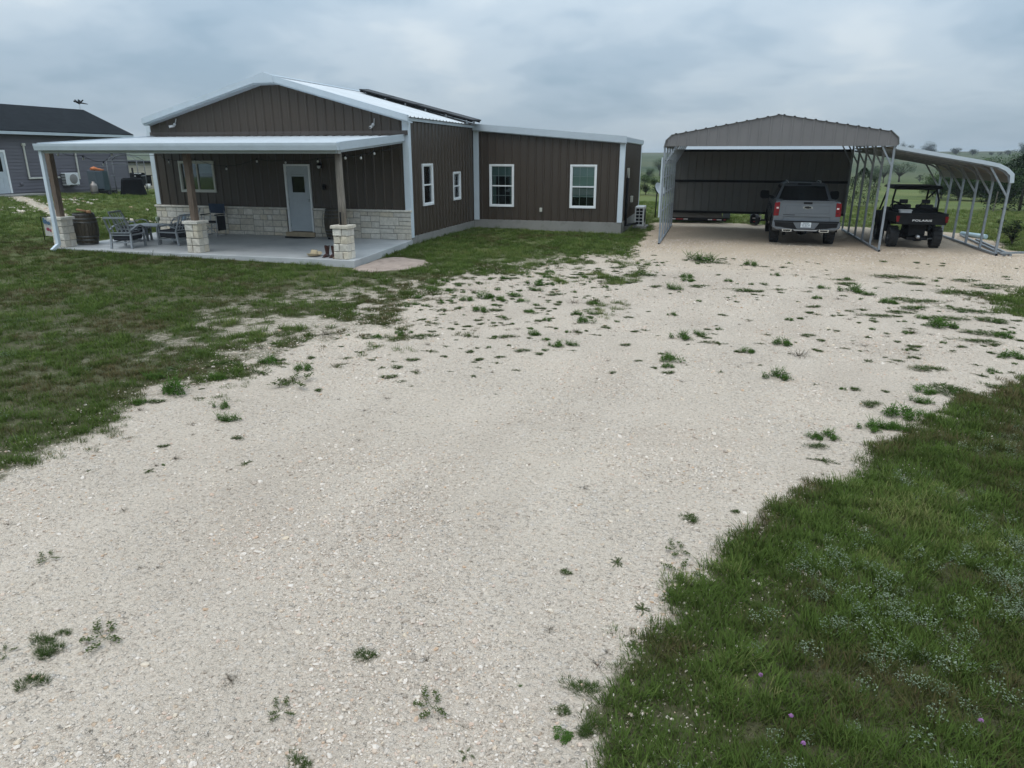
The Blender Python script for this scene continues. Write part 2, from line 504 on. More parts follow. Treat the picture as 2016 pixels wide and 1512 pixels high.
WEEDS = [(float(a), float(b), float(c), k) for a, b, c, k in (s.split(',') for s in '-2.23,12.62,0.2,b;-1.97,12.78,0.17,b;-1.99,12.06,0.29,b;-2.63,11.97,0.17,b;-2.62,10.91,0.22,b;-2.12,10.34,0.21,b;-1.92,10.47,0.18,b;-2.55,9.89,0.18,t;-2.28,9.82,0.13,t;-1.12,10.73,0.17,t;-0.3,11.4,0.3,b;-0.04,11.79,0.18,b;-0.4,10.05,0.3,b;-0.41,9.73,0.18,b;-0.39,9.43,0.17,t;-0.54,13.19,0.17,b;-0.67,15.96,0.33,b;-1.07,16.15,0.24,t;-0.43,17.69,0.34,b;-0.41,17.11,0.33,b;-0.16,16.4,0.39,t;-1.53,17.75,0.54,t;-3.08,12.51,0.21,b;-4.55,13.26,0.3,b;-4.3,13.63,0.37,b;-3.92,13.41,0.27,b;-3.79,13.98,0.25,b;-3.49,13.48,0.23,b;-3.98,12.37,0.28,b;-3.74,12.48,0.23,t;-3.66,15.43,0.38,b;-3.53,14.75,0.26,b;-3.02,14.39,0.29,t;-2.38,8.92,0.15,f;-2.9,8.87,0.12,f;-4.26,10.19,0.36,t;-3.56,10.45,0.41,f;-2.99,10.61,0.22,t;-4.44,11.12,0.31,f;-2.96,11.15,0.23,d;-3.36,11.79,0.27,f;-4.61,12.16,0.42,f;-3.85,9.43,0.27,f;-3.63,8.39,0.22,f;-3.91,8.94,0.17,t;-2.78,9.45,0.13,t;-2.72,9.15,0.17,f;-1.7,11.21,0.15,f;-1.99,11.34,0.3,d;-2.1,13.78,0.17,b;-1.32,12.71,0.14,t;-1.35,13.17,0.12,f;-1,13.39,0.09,t;-1.78,16.52,0.36,t;-2.87,6.9,0.05,f;-3.46,7.84,0.08,f;-2.41,7.74,0.05,d;-2.37,7.87,0.06,f;-0.93,11.8,0.16,f;-1.26,9.79,0.13,d;-5.35,14.93,0.24,t;-5.77,15.2,0.21,b;-5.26,14.09,0.18,b;-4.84,14.33,0.2,d;-4.92,15.61,0.25,d;-4.34,14.69,0.23,d;-4.55,15.96,0.21,b;-4.38,16.02,0.25,t;-3.76,17.31,0.25,b;-3.56,17.64,0.35,d;-2.93,17.24,0.34,t;-3.08,16.72,0.22,t;-3.21,16.11,0.16,b;-3.96,16.99,0.3,t;-3.66,16.51,0.26,b;-3.35,15.54,0.21,b;-4.07,14.89,0.2,d;-4.05,16.37,0.15,b;-2.22,15.84,0.31,d;-2.33,16.32,0.28,d;-1.97,14.53,0.25,f;-2.48,13.7,0.45,d;-3.26,11.34,0.21,d;-2.49,11.48,0.18,f;-2.24,18.65,0.36,t;-1.88,17.62,0.27,d;-5.68,14.13,0.2,b;-4.96,12.85,0.15,b;-5.57,13.19,0.19,b;-6.75,18.42,0.46,t;-4.42,12.58,0.13,f;-3.1,9.85,0.11,d;-4.02,9.78,0.21,d;-3.99,10.25,0.1,d;-1.67,11.58,0.13,d;-2.36,10.52,0.07,d;-2.51,10.52,0.1,d;-1.85,10.15,0.14,f;1.15,20.1,0.39,b;1.46,19.94,0.36,f;1.65,18.54,0.22,b;1.27,17.15,0.15,b;2.51,17,0.24,b;2.24,15.68,0.22,b;2.07,14.71,0.27,t;3.09,16.69,0.48,b;3.31,16.42,0.26,b;2.67,15.69,0.33,d;3.55,15.61,0.33,b;3.64,15.5,0.21,b;3.89,16.06,0.38,t;4.21,15.85,0.63,t;3.93,15.09,0.52,t;4,13.55,0.48,b;3.83,14.14,0.23,b;3.53,14.55,0.39,t;3.08,14.13,0.41,t;4.46,19.07,0.85,t;4.63,18.26,0.53,t;5.43,17.28,0.88,t;6.21,18.23,0.74,t;4.8,15.09,0.61,t;4.22,14.17,0.57,t;4.94,14.27,0.59,t;4.54,13.14,0.58,t;4.76,12.95,0.25,b;4.27,12.53,0.41,t;4.43,12.35,0.17,t;4.46,11.67,0.33,b;3.19,11.9,0.19,t;5.87,18.9,0.51,t;-0.2,20.74,0.69,b;0.05,20.26,0.68,t;0.77,16.21,0.5,t;1.1,16.16,0.25,t;1.53,16.46,0.47,f;1.19,15.66,0.24,f;2.9,14.67,0.27,f;1.25,11.49,0.29,b;0.69,10.84,0.21,b;1.02,9.57,0.31,b;0.29,11.2,0.38,f;0.07,11.26,0.27,f;0.18,11.86,0.19,f;1.04,12.07,0.19,f;1.67,12.16,0.19,t;1.41,10.85,0.52,d;0.89,11.41,0.18,f;2.14,11.48,0.18,f;2.45,11.72,0.22,d;2.33,10.79,0.23,f;2.75,10.94,0.12,t;3.05,10.58,0.38,t;2.98,9.64,0.58,t;2.74,9.44,0.27,b;3.14,9.3,0.39,t;2.58,9.01,0.2,b;2,8.74,0.25,t;2.27,8.43,0.35,b;2.51,8.5,0.21,b;1.83,7.88,0.2,b;1.97,8,0.22,b;2.09,7.96,0.2,b;2.34,8.17,0.25,d;1.23,7.46,0.16,b;1.36,7.51,0.21,b;1.22,7.21,0.18,t;1.22,6.85,0.3,f;3.67,9.93,0.31,t;3.67,10.44,0.26,f;4.11,10.72,0.18,f;3.79,11,0.18,f;2.01,13.97,0.22,f;1.51,13.35,0.16,b;1.7,13.57,0.11,t;2.3,13.94,0.2,f;2.54,13.69,0.22,d;2.12,16.41,0.26,f;2.52,18.55,0.24,f;2.12,18.73,0.24,f;2.86,18.98,0.22,f;3.13,18.3,0.38,t;3.13,17.78,0.42,t;0.63,12.71,0.13,d;0.7,10.23,0.13,d;0.53,9.97,0.11,d;4.8,16.1,0.26,d;2.62,10.84,0.12,f;3,11.43,0.19,d;3.15,11.39,0.19,d;3.38,12.83,0.41,d;3.65,12.81,0.21,d;3.41,13.18,0.21,f;2.93,12.49,0.2,d;2.74,10.05,0.11,d;1.18,6.52,0.11,d;0.5,15.05,0.23,d;0.96,19.32,0.2,f;0.52,17.33,0.22,b;-1.74,3.11,0.13,t;-3.39,2.38,0.16,t;-3.64,2.68,0.14,t;-3.57,2.78,0.09,t;-3.52,2.64,0.2,t;-3.29,2.81,0.33,s;-3.74,2.54,0.14,s;-1.7,2.32,0.11,t;-4.36,3.4,0.22,s;-4.38,4.14,0.12,d;-5.06,3.7,0.11,d;-4.7,5.11,0.13,d;-4.76,4.93,0.07,d;-1.96,2.59,0.2,s;-2.34,2.71,0.17,d;-1.21,2.84,0.29,s;-3.54,3.53,0.07,d;-3.66,3.5,0.07,d;-2.8,2.2,0.06,d;-2.22,2.35,0.05,d;-1.01,2.76,0.08,d;-0.94,2.6,0.09,s;-0.81,3.13,0.02,b;-1.04,2.69,0.06,d;0.03,5.33,0.16,t;-0.03,4.8,0.27,s;0.01,4.52,0.31,s;-0.47,3.19,0.18,t;-0.38,2.93,0.11,t;-0.55,3.01,0.09,t;-0.51,2.84,0.1,b;-0.4,3.76,0.06,d;-0.29,3.72,0.06,d;-0.38,3.53,0.09,d;-0.41,3.4,0.16,d;0.58,5.35,0.24,d;-5.18,6.46,0.17,b;-4.88,6.14,0.21,b;-5.14,5.9,0.16,d;-5.61,6.65,0.12,f;-4.69,5.11,0.13,d;-4.76,4.93,0.08,d;-4.71,4.97,0.04,b;-4.78,5.84,0.08,d;-6.13,6.28,0.16,b;-6.01,6.38,0.16,t;-5.97,6.08,0.18,d;-6.06,6.8,0.38,b;-5.74,8.22,0.25,b;-5.1,8.09,0.25,b;-5.54,7.76,0.42,f;-6.27,7.88,0.38,t;-5.93,7.37,0.22,b;-4.87,7.45,0.74,s;-6.26,8.81,0.25,d;-5.25,9.16,0.09,f;-4.84,8.73,0.21,f;-4.46,8.76,0.09,t;-4.13,8.48,0.11,f;-3.97,8.55,0.17,t;-3.88,8.1,0.19,t;-3.67,7.97,0.16,f;-3.55,7.32,0.15,d;-5.45,8.08,0.14,f;-5.66,8.68,0.14,d;-5.16,8.36,0.09,f;-5.19,8.7,0.09,f;-4.7,9.44,0.19,f;-4.93,9.94,0.19,b;-5.24,10.86,0.18,t;-4.72,10.32,0.17,b;-6.47,8.65,0.16,d;-5.79,9.89,0.5,d;-3.26,6.9,0.09,d;-3.27,6.04,0.11,d;-5.86,8.84,0.12,f;-6.66,7.48,0.38,t;-6.71,7.14,0.23,b'.split(';'))]
GP = np.array(GRAVEL)
GX = [-60, -33, -25, -18, -9, -1, 30]
GZ = [0.62, 0.60, 0.36, 0.0, -0.13, -0.254, -0.28]


def lattice(ix, iy, seed):
    h = (ix.astype(np.int64) * 374761393 + iy.astype(np.int64) * 668265263 + seed * 144664727) & 0x7fffffff
    h = ((h ^ (h >> 13)) * 1274126177) & 0x7fffffff
    return ((h ^ (h >> 16)) & 0xffff) / 65535.0


def vnoise(x, y, seed=0):
    ix, iy = np.floor(x), np.floor(y)
    fx, fy = x - ix, y - iy
    fx, fy = fx * fx * (3 - 2 * fx), fy * fy * (3 - 2 * fy)
    a, b = lattice(ix, iy, seed), lattice(ix + 1, iy, seed)
    c, d = lattice(ix, iy + 1, seed), lattice(ix + 1, iy + 1, seed)
    return (a * (1 - fx) + b * fx) * (1 - fy) + (c * (1 - fx) + d * fx) * fy


def fbm(x, y, seed=0, octs=4):
    s, a, t = 0, 0.5, 0
    for i in range(octs):
        s = s + a * vnoise(x * 2 ** i, y * 2 ** i, seed + i * 17)
        t += a
        a *= 0.5
    return s / t


def sstep(a, b, x):
    t = np.clip((x - a) / (b - a), 0, 1)
    return t * t * (3 - 2 * t)


def height(x, y):
    x, y = np.asarray(x, float), np.asarray(y, float)
    base = np.interp(x, GX, GZ)
    r = np.hypot(x, y)
    th = np.arctan2(x, np.maximum(y, 1e-3))
    ridge = 5.0 + 0.9 * np.sin(th * 5.0 + 0.6) + 1.0 * np.maximum(0, th) * 2.2
    far = np.interp(r, [0, 42, 95, 135, 640, 760, 1100, 3000], [0, 0, -1.0, -1.15, 0, 0, -4, -30])
    k = np.clip((r - 135) / (640 - 135), 0, 1)
    hill = np.where(r > 135, np.power(k, 0.85) * (ridge + 0.0), 0)
    hill = np.where(r > 640, ridge * np.clip(1 - (r - 760) / 900, -3, 1), hill)
    keep = 1 - sstep(45, 120, r) * 0.75
    return base * keep + far + hill + (vnoise(x * 0.35, y * 0.35, 5) - 0.5) * 0.035 * sstep(4, 14, r) + (fbm(x * 0.02, y * 0.02, 9) - 0.5) * 1.5 * sstep(90, 200, r)


def gz(x, y):
    return float(height(np.array([x]), np.array([y]))[0])


def poly_sd(px, py, poly):
    """signed distance to a polygon, positive inside"""
    px, py = np.asarray(px, float).ravel(), np.asarray(py, float).ravel()
    out_ = np.empty(len(px))
    A = poly
    B = np.roll(poly, -1, axis=0)
    for s in range(0, len(px), 20000):
        x, y = px[s:s + 20000, None], py[s:s + 20000, None]
        ex, ey = (B - A)[:, 0], (B - A)[:, 1]
        wx, wy = x - A[:, 0], y - A[:, 1]
        t = np.clip((wx * ex + wy * ey) / (ex * ex + ey * ey + 1e-12), 0, 1)
        d = np.sqrt(((wx - ex * t) ** 2 + (wy - ey * t) ** 2).min(1))
        c1 = (A[:, 1] <= y) & (B[:, 1] > y)
        c2 = (A[:, 1] > y) & (B[:, 1] <= y)
        cr = ex * wy - ey * wx
        ins = ((c1 & (cr > 0)).sum(1) - (c2 & (cr < 0)).sum(1)) != 0
        out_[s:s + 20000] = np.where(ins, d, -d)
    return out_


def ZONE(x, y):
    """worn yard where turf survives only in islands"""
    return np.clip(np.exp(-(((x + 3.6) / 2.2) ** 2 + ((y - 16.2) / 4.2) ** 2)) + 0.85 * np.exp(-(((x - 5.6) / 1.7) ** 2 + ((y - 16.3) / 3.0) ** 2)) + 0.6 * np.exp(-(((x + 5.4) / 1.2) ** 2 + ((y - 9.5) / 3.0) ** 2)), 0, 1)


def lawn_cover(x, y, soil=False):
    """0 = bare gravel, 1 = closed turf"""
    x, y = np.asarray(x, float), np.asarray(y, float)
    sd = -poly_sd(x, y, GP)                       # positive in the lawn
    n = 0.6 * fbm(x * 1.5, y * 1.5, 3, 5) + 0.4 * fbm(x * 5.0, y * 4.0, 4, 3) - 0.5
    n2 = fbm(x * 0.45, y * 0.45, 31, 3) - 0.5
    # the turf breaks up in the worn corner between the porch and the carport
    worn = np.exp(-(((x + 5.0) / 2.6) ** 2 + ((y - 14.5) / 6.0) ** 2)) + 0.55 * np.exp(-(((x + 7.6) / 2.6) ** 2 + ((y - 10.0) / 3.5) ** 2)) + 0.6 * np.exp(-(((x - 6.5) / 2.2) ** 2 + ((y - 16) / 3) ** 2))
    worn = np.clip(worn, 0, 1)
    amp = 0.5 + 2.6 * worn
    fr = np.exp(-((x + 5.9) / 1.9) ** 2 - ((y - 10.6) / 3.6) ** 2)
    amp = amp + 1.3 * fr + 0.45 * (x > -1.5)
    v = sd + 0.75 * fr + np.where(x < -1.5, 0.22 + worn * (0.45 + 0.75 * sstep(12, 16, y)), 0.03) + n * amp + n2 * (0.25 + 1.9 * worn)
    c = sstep(np.where(x < -1.5, -0.15, -0.10), np.where(x < -1.5, 0.40, 0.16) + 0.9 * worn, v)
    m = 0.55 * fbm(x * 4.2 + 40, y * 3.2, 77, 4) + 0.45 * fbm(x * 0.7, y * 0.7, 78, 3)
    thin = np.clip(worn + 0.9 * fr + 0.35 * np.exp(-np.maximum(sd, 0) / 1.6), 0, 1)
    m = m + 0.10 * (fbm(x * 9, y * 7, 79, 2) - 0.5)
    bare = sstep(0.575 - 0.06 * thin, 0.64 - 0.06 * thin, m) * (0.6 + 0.4 * worn) * ((x < -3) | (y > 11))
    isl = sstep(0.585, 0.68, 0.5 * fbm(x * 1.9 + 7, y * 1.2, 55, 4) + 0.5 * fbm(x * 0.6, y * 0.6, 56, 3) + 0.12 * ZONE(x, y) - 0.06) * sstep(0.1, 0.5, ZONE(x, y)) * (sd > -4.5)
    c = np.maximum(c, isl * 0.85)
    return np.clip(c - bare * 0.95, 0, 1) if not soil else np.clip(c - bare * (0.25 + 0.35 * worn), 0, 1)


# one terrain grid: fine near the camera, coarse towards the hills
def axis_pts(segs):
    p = [segs[0][0]]
    for a, b, st in segs:
        n = max(1, int(round((b - a) / st)))
        p += list(np.linspace(a, b, n + 1)[1:])
    return np.array(p)


ax = axis_pts([(-1500, -600, 60), (-600, -150, 25), (-150, -60, 7), (-60, -20, 1.6), (-20, -9, 0.3), (-9, 7, 0.085), (7, 14, 0.25), (14, 50, 1.4), (50, 150, 7), (150, 600, 25), (600, 1500, 60)])
ay = axis_pts([(-60, -4, 4), (-4, 1.5, 0.6), (1.5, 10, 0.075), (10, 20, 0.12), (20, 34, 0.25), (34, 60, 1.2), (60, 150, 6), (150, 700, 22), (700, 2200, 75)])
XX, YY = np.meshgrid(ax, ay)
ZZ = height(XX, YY)
near = (np.abs(XX) < 22) & (YY < 35)
CV = np.ones_like(XX)
CV[near] = lawn_cover(XX[near], YY[near], True)
ZZ = ZZ + np.where(near & (CV < 0.5), 0, 0)
nx = len(ax)
idx = np.arange(len(ax) * len(ay)).reshape(len(ay), nx)
quads = np.stack([idx[:-1, :-1], idx[:-1, 1:], idx[1:, 1:], idx[1:, :-1]], -1).reshape(-1, 4)
qc = CV.ravel()[quads].mean(1)
allv = np.stack([XX.ravel(), YY.ravel(), ZZ.ravel()], 1)


def grid_obj(name, sel, m):
    q = quads[sel]
    used = np.unique(q)
    rm = np.full(len(allv), -1)
    rm[used] = np.arange(len(used))
    me = bpy.data.meshes.new(name)
    me.from_pydata(allv[used].tolist(), [], rm[q].tolist())
    at = me.attributes.new('cover', 'FLOAT', 'POINT')
    at.data.foreach_set('value', CV.ravel()[used].astype(np.float32))
    me.materials.append(m)
    me.polygons.foreach_set('use_smooth', [True] * len(me.polygons))
    o = link(name, me)
    return tag(o, kind='structure')


def ground_mat():
    m, t = new_mat('ground_gravel_and_turf_soil')
    pos = t.n('ShaderNodeNewGeometry').outputs['Position']
    flat = t.n('ShaderNodeMapping', {'Vector': pos, 'Scale': (1, 1, 0)}).outputs[0]
    cov = t.n('ShaderNodeAttribute', attribute_type='GEOMETRY', attribute_name='cover').outputs['Fac']
    # --- crushed limestone
    wob = t.n('ShaderNodeVectorMath', {0: flat, 1: t.n('ShaderNodeVectorMath', {0: t.noise(flat, 30, 2, out=1), 'Scale': 0.03}, operation='SCALE').outputs[0]}, operation='ADD').outputs[0]
    v1 = t.n('ShaderNodeTexVoronoi', {'Vector': wob, 'Scale': 26.0, 'Randomness': 1.0})
    v2 = t.n('ShaderNodeTexVoronoi', {'Vector': wob, 'Scale': 70.0, 'Randomness': 1.0})
    s1 = t.n('ShaderNodeSeparateColor', {0: v1.outputs['Color']})
    s2 = t.n('ShaderNodeSeparateColor', {0: v2.outputs['Color']})
    stone1 = t.ramp(s1.outputs[0], [(0.0, (0.40, 0.355, 0.30)), (0.3, (0.50, 0.455, 0.395)), (0.65, (0.56, 0.525, 0.475)), (0.9, (0.63, 0.61, 0.575)), (1.0, (0.50, 0.38, 0.27))])
    stone2 = t.ramp(s2.outputs[0], [(0.0, (0.36, 0.32, 0.27)), (0.4, (0.49, 0.45, 0.39)), (0.85, (0.56, 0.53, 0.48)), (1.0, (0.48, 0.39, 0.30))])
    edge1 = t.ramp(v1.outputs['Distance'], [(0.30, 1.0), (0.62, 0.0)])
    edge2 = t.ramp(v2.outputs['Distance'], [(0.35, 1.0), (0.7, 0.0)])
    fines = t.ramp(t.noise(flat, 45, 5, 0.7), [(0.3, (0.42, 0.38, 0.325)), (0.7, (0.54, 0.50, 0.44))])
    small = t.mix(edge2, fines, stone2)
    # where stones stand proud and where the fines have been driven smooth
    big = t.ramp(t.noise(flat, 0.75, 5, 0.6, 0.4), [(0.40, 0.0), (0.60, 1.0)])
    pick = t.ramp(s1.outputs[1], [(0.35, 0.0), (0.45, 1.0)])
    bigm = t.math('MULTIPLY', t.math('MULTIPLY', edge1, pick), t.math('ADD', 0.25, t.math('MULTIPLY', big, 0.7)))
    smm = t.ramp(t.noise(flat, 1.7, 4, 0.6), [(0.35, 0.35), (0.65, 1.0)])
    g = t.mix(smm, fines, small)
    g = t.mix(bigm, g, stone1)
    tone = t.ramp(t.noise(flat, 0.33, 4, 0.6, 0.5), [(0.28, (1.05, 0.93, 0.85)), (0.5, (1.20, 1.08, 0.995)), (0.74, (1.30, 1.17, 1.07))])
    g = t.mix(1.0, g, tone, 'MULTIPLY')
    # wheel tracks: pairs of smoother, paler bands bending up the drive
    sx0 = t.n('ShaderNodeSeparateXYZ', {0: pos})
    uu = t.math('ADD', t.math('SUBTRACT', sx0.outputs[0], t.math('MULTIPLY', t.math('POWER', t.math('MAXIMUM', sx0.outputs[1], 0.0), 2.0), 0.0105)), t.math('MULTIPLY', t.noise(flat, 0.25, 3), 1.1))
    trk = t.math('ABSOLUTE', t.math('SINE', t.math('MULTIPLY', uu, 1.95)))
    trk = t.math('MULTIPLY', t.ramp(trk, [(0.80, 0.0), (0.98, 1.0)]), t.ramp(t.noise(flat, 0.5, 4), [(0.35, 0.1), (0.6, 1.0)]))
    g = t.mix(t.math('MULTIPLY', trk, 0.03), g, (0.60, 0.555, 0.50))
    # the pad by the carport is laid with a tanner stone
    sxyz = t.n('ShaderNodeSeparateXYZ', {0: pos})
    tanm = t.math('ADD', t.math('ADD', sxyz.outputs[1], t.math('MULTIPLY', sxyz.outputs[0], 0.25)), t.math('MULTIPLY', t.noise(flat, 0.8, 4, 0.6), 5.0))
    tanm = t.n('ShaderNodeMapRange', {'Value': tanm, 'From Min': 20.5, 'From Max': 25.5}).outputs[0]
    g = t.mix(t.math('MULTIPLY', tanm, 0.85), g, t.mix(1.0, g, (1.0, 0.94, 0.845), 'MULTIPLY'))
    speck = t.ramp(t.noise(flat, 30, 6, 0.8), [(0.35, 0.28), (0.46, 0.98), (0.60, 1.0), (0.70, 1.25)])
    g = t.mix(1.0, g, speck, 'MULTIPLY')
    fleck = t.math('MULTIPLY', t.ramp(t.noise(flat, 13, 6, 0.78), [(0.60, 0.0), (0.70, 1.0)]), t.ramp(t.noise(flat, 0.9, 4, 0.6), [(0.42, 0.1), (0.62, 0.75)]))
    g = t.mix(fleck, g, (0.24, 0.21, 0.18))
    # --- soil and thatch under the turf
    soil = t.ramp(t.noise(flat, 9, 6, 0.7), [(0.25, (0.060, 0.056, 0.028)), (0.5, (0.095, 0.092, 0.044)), (0.75, (0.18, 0.155, 0.095))])
    # --- pasture and hill seen from afar
    dist = t.n('ShaderNodeVectorMath', {0: pos}, operation='LENGTH').outputs['Value']
    pas = t.ramp(t.noise(flat, 0.11, 6, 0.65, 0.6), [(0.3, (0.085, 0.115, 0.030)), (0.5, (0.125, 0.15, 0.042)), (0.7, (0.17, 0.17, 0.064))])
    hil = t.ramp(t.noise(t.n('ShaderNodeMapping', {'Vector': flat, 'Scale': (0.35, 1, 1)}).outputs[0], 0.03, 7, 0.68, 0.8), [(0.30, (0.032, 0.050, 0.024)), (0.46, (0.062, 0.082, 0.038)), (0.58, (0.090, 0.098, 0.050)), (0.72, (0.12, 0.105, 0.062))])
    brown = t.ramp(dist, [(430 / 3000, 0.0), (640 / 3000, 0.75)])
    hil = t.mix(t.n('ShaderNodeMapRange', {'Value': dist, 'From Min': 420.0, 'From Max': 640.0, 'To Min': 0.0, 'To Max': 0.7}).outputs[0], hil, (0.115, 0.098, 0.066))
    fld = t.mix(t.n('ShaderNodeMapRange', {'Value': dist, 'From Min': 90.0, 'From Max': 170.0}).outputs[0], pas, hil)
    turf = t.mix(t.n('ShaderNodeMapRange', {'Value': dist, 'From Min': 15.0, 'From Max': 30.0}).outputs[0], soil, fld)
    edge = t.math('ADD', cov, t.math('MULTIPLY', t.math('SUBTRACT', t.noise(flat, 14, 4, 0.7), 0.5), 0.9))
    c = t.mix(t.ramp(edge, [(0.35, 0.0), (0.75, 1.0)]), g, turf)
    hgt = t.math('ADD', t.math('MULTIPLY', t.math('MULTIPLY', edge1, bigm), 0.022), t.math('ADD', t.math('MULTIPLY', edge2, 0.006), t.math('MULTIPLY', t.noise(flat, 90, 4, 0.7), 0.008)))
    b = t.n('ShaderNodeBump', {'Height': hgt, 'Strength': t.math('SUBTRACT', 0.95, t.math('MULTIPLY', trk, 0.12)), 'Distance': 1.0}).outputs[0]
    out(t, t.n('ShaderNodeBsdfPrincipled', {'Base Color': c, 'Roughness': 0.95, 'Specular IOR Level': 0.2, 'Normal': b}).outputs[0])
    return m


M['ground'] = ground_mat()
grid_obj('gravel_driveway', qc < 0.5, M['ground'])
grid_obj('ground', qc >= 0.5, M['ground'])

# ------------------------------------------------------------------ scattered ground cover


def np_mesh(name, v, f, m, smooth=False):
    me = bpy.data.meshes.new(name)
    me.from_pydata(v, [], f)
    me.materials.append(m)
    if smooth:
        me.polygons.foreach_set('use_smooth', [True] * len(me.polygons))
    me.update()
    return me


def blade(vs, fs, x, y, ang, h, wd, lean, curl):
    dx, dy = math.cos(ang), math.sin(ang)
    sx, sy = -dy, dx
    k = len(vs)
    for i, t_ in enumerate((0.0, 0.45, 0.8)):
        o = lean * h * t_ + curl * h * t_ * t_
        z = h * t_ * (1 - 0.25 * curl * t_)
        ww = wd * (1 - 0.55 * t_) / 2
        vs.append((x + dx * o - sx * ww, y + dy * o - sy * ww, z))
        vs.append((x + dx * o + sx * ww, y + dy * o + sy * ww, z))
    o = lean * h + curl * h
    vs.append((x + dx * o, y + dy * o, h * (1 - 0.25 * curl) * 0.97))
    fs += [(k, k + 1, k + 3, k + 2), (k + 2, k + 3, k + 5, k + 4), (k + 4, k + 5, k + 6)]


def clump(n, rad, h, wd, rnd):
    vs, fs = [], []
    for i in range(n):
        a = rnd.uniform(0, 2 * math.pi)
        r = rad * math.sqrt(rnd.random())
        blade(vs, fs, r * math.cos(a), r * math.sin(a), a + rnd.uniform(-1.2, 1.2), h * rnd.uniform(0.5, 1.15), wd * rnd.uniform(0.7, 1.3), rnd.uniform(0.1, 0.7), rnd.uniform(0.05, 0.6))
    return vs, fs


def scatter(name, pts, rot, scl, idx_, tint, sources, m):
    """one ground-cover object: points carrying instances of a few small meshes"""
    c = bpy.data.collections.new(name + '_sources')
    for i, s in enumerate(sources):
        c.objects.link(bpy.data.objects.new('%s_source_%02d' % (name, i), s))
    me = bpy.data.meshes.new(name)
    me.from_pydata(pts.tolist(), [], [])
    for an, ty, data, fld in (('rot', 'FLOAT_VECTOR', rot, 'vector'), ('scl', 'FLOAT', scl, 'value'), ('pick', 'INT', idx_, 'value'), ('tint', 'FLOAT', tint, 'value')):
        a = me.attributes.new(an, ty, 'POINT')
        a.data.foreach_set(fld, np.ascontiguousarray(data).ravel().astype(np.int32 if ty == 'INT' else np.float32))
    me.materials.append(m)
    o = link(name, me)
    ng = bpy.data.node_groups.new(name + '_scatter', 'GeometryNodeTree')
    ng.interface.new_socket('Geometry', in_out='INPUT', socket_type='NodeSocketGeometry')
    ng.interface.new_socket('Geometry', in_out='OUTPUT', socket_type='NodeSocketGeometry')
    t = NT(ng)
    gi = t.n('NodeGroupInput')
    go = t.n('NodeGroupOutput')
    ci = t.n('GeometryNodeCollectionInfo')
    ci.inputs['Collection'].default_value = c
    ci.inputs['Separate Children'].default_value = True
    ci.inputs['Reset Children'].default_value = True

    def at(nm, ty):
        nd = t.n('GeometryNodeInputNamedAttribute', data_type=ty)
        nd.inputs['Name'].default_value = nm
        return nd.outputs['Attribute']
    io = t.n('GeometryNodeInstanceOnPoints')
    ng.links.new(gi.outputs[0], io.inputs['Points'])
    ng.links.new(ci.outputs[0], io.inputs['Instance'])
    io.inputs['Pick Instance'].default_value = True
    ng.links.new(at('pick', 'INT'), io.inputs['Instance Index'])
    ng.links.new(at('rot', 'FLOAT_VECTOR'), io.inputs['Rotation'])
    ng.links.new(at('scl', 'FLOAT'), io.inputs['Scale'])
    ng.links.new(io.outputs[0], go.inputs[0])
    md = o.modifiers.new('scatter', 'NODES')
    md.node_group = ng
    return tag(o, kind='stuff')


# what the ground cover must keep clear of: slab, buildings, mound
BLOCK = [(-18.35, 16.1, -9.4, 34), (-9.1, 26.9, -3.1, 33.2), (-46, 43.9, -30, 50), (-41.3, 15, -34.25, 37.3)]


PATH = [(-33.0, 28.3), (-31.4, 27.2), (-29.7, 26.1), (-25.9, 23.6), (-23.2, 21.6)]


def path_d(x, y):
    """distance to the thin stone path that leads to the grey house"""
    best = np.full(len(x), 99.0)
    for (ax_, ay_), (bx_, by_) in zip(PATH[:-1], PATH[1:]):
        ex, ey = bx_ - ax_, by_ - ay_
        t = np.clip(((x - ax_) * ex + (y - ay_) * ey) / (ex * ex + ey * ey), 0, 1)
        best = np.minimum(best, np.hypot(x - ax_ - ex * t, y - ay_ - ey * t))
    return best + (fbm(x * 1.5, y * 1.5, 42, 3) - 0.5) * 0.7


def in_view(x, y, pad=1.14):
    """what the camera could see, with a margin for a step to the side"""
    a = math.radians(15.33)
    fx, fy = -math.sin(a), math.cos(a)
    rx, ry = math.cos(a), math.sin(a)
    d = x * fx + y * fy
    s = x * rx + y * ry
    # near rows: depth along the tilted axis grows with height above ground
    p = math.radians(17.81)
    zz = d * math.cos(p) + 2.7 * math.sin(p)
    return (np.abs(s) < zz * (1008 / 1398) * pad + 3.5) & (d > 0.6)


def free(x, y):
    ok = np.ones(len(x), bool)
    for a, b, c, d in BLOCK:
        ok &= ~((x > a) & (x < c) & (y > b) & (y < d))
    ok &= ~((x > -9.4) & (x < -8.52 - 0.09 * (y - 16.2)) & (y > 15.9) & (y < 27.05))
    ok &= np.abs(path_d(x, y)) > 0.30
    md = ((x + 8.0) / 0.95) ** 2 + ((y - 17.0) / 1.35) ** 2
    return ok & (md > 1.0)


def rings(dens, r0, r1):
    """random points with a density (per m2) that depends on the distance"""
    P = []
    edges = np.geomspace(r0, r1, 26)
    for a, b in zip(edges[:-1], edges[1:]):
        t0, t1 = (-1.5, 1.4) if b < 9 else ((-1.2, 0.85) if b < 20 else (-1.05, 0.62))
        n = int(dens((a + b) / 2) * (b * b - a * a) * 0.5 * (t1 - t0))
        th = RNG.uniform(t0, t1, n)
        r = np.sqrt(RNG.uniform(a * a, b * b, n))
        P.append(np.stack([r * np.sin(th), r * np.cos(th)], 1))
    P = np.concatenate(P)
    x, y = P[:, 0], P[:, 1]
    k = in_view(x, y) & free(x, y)
    return x[k], y[k]


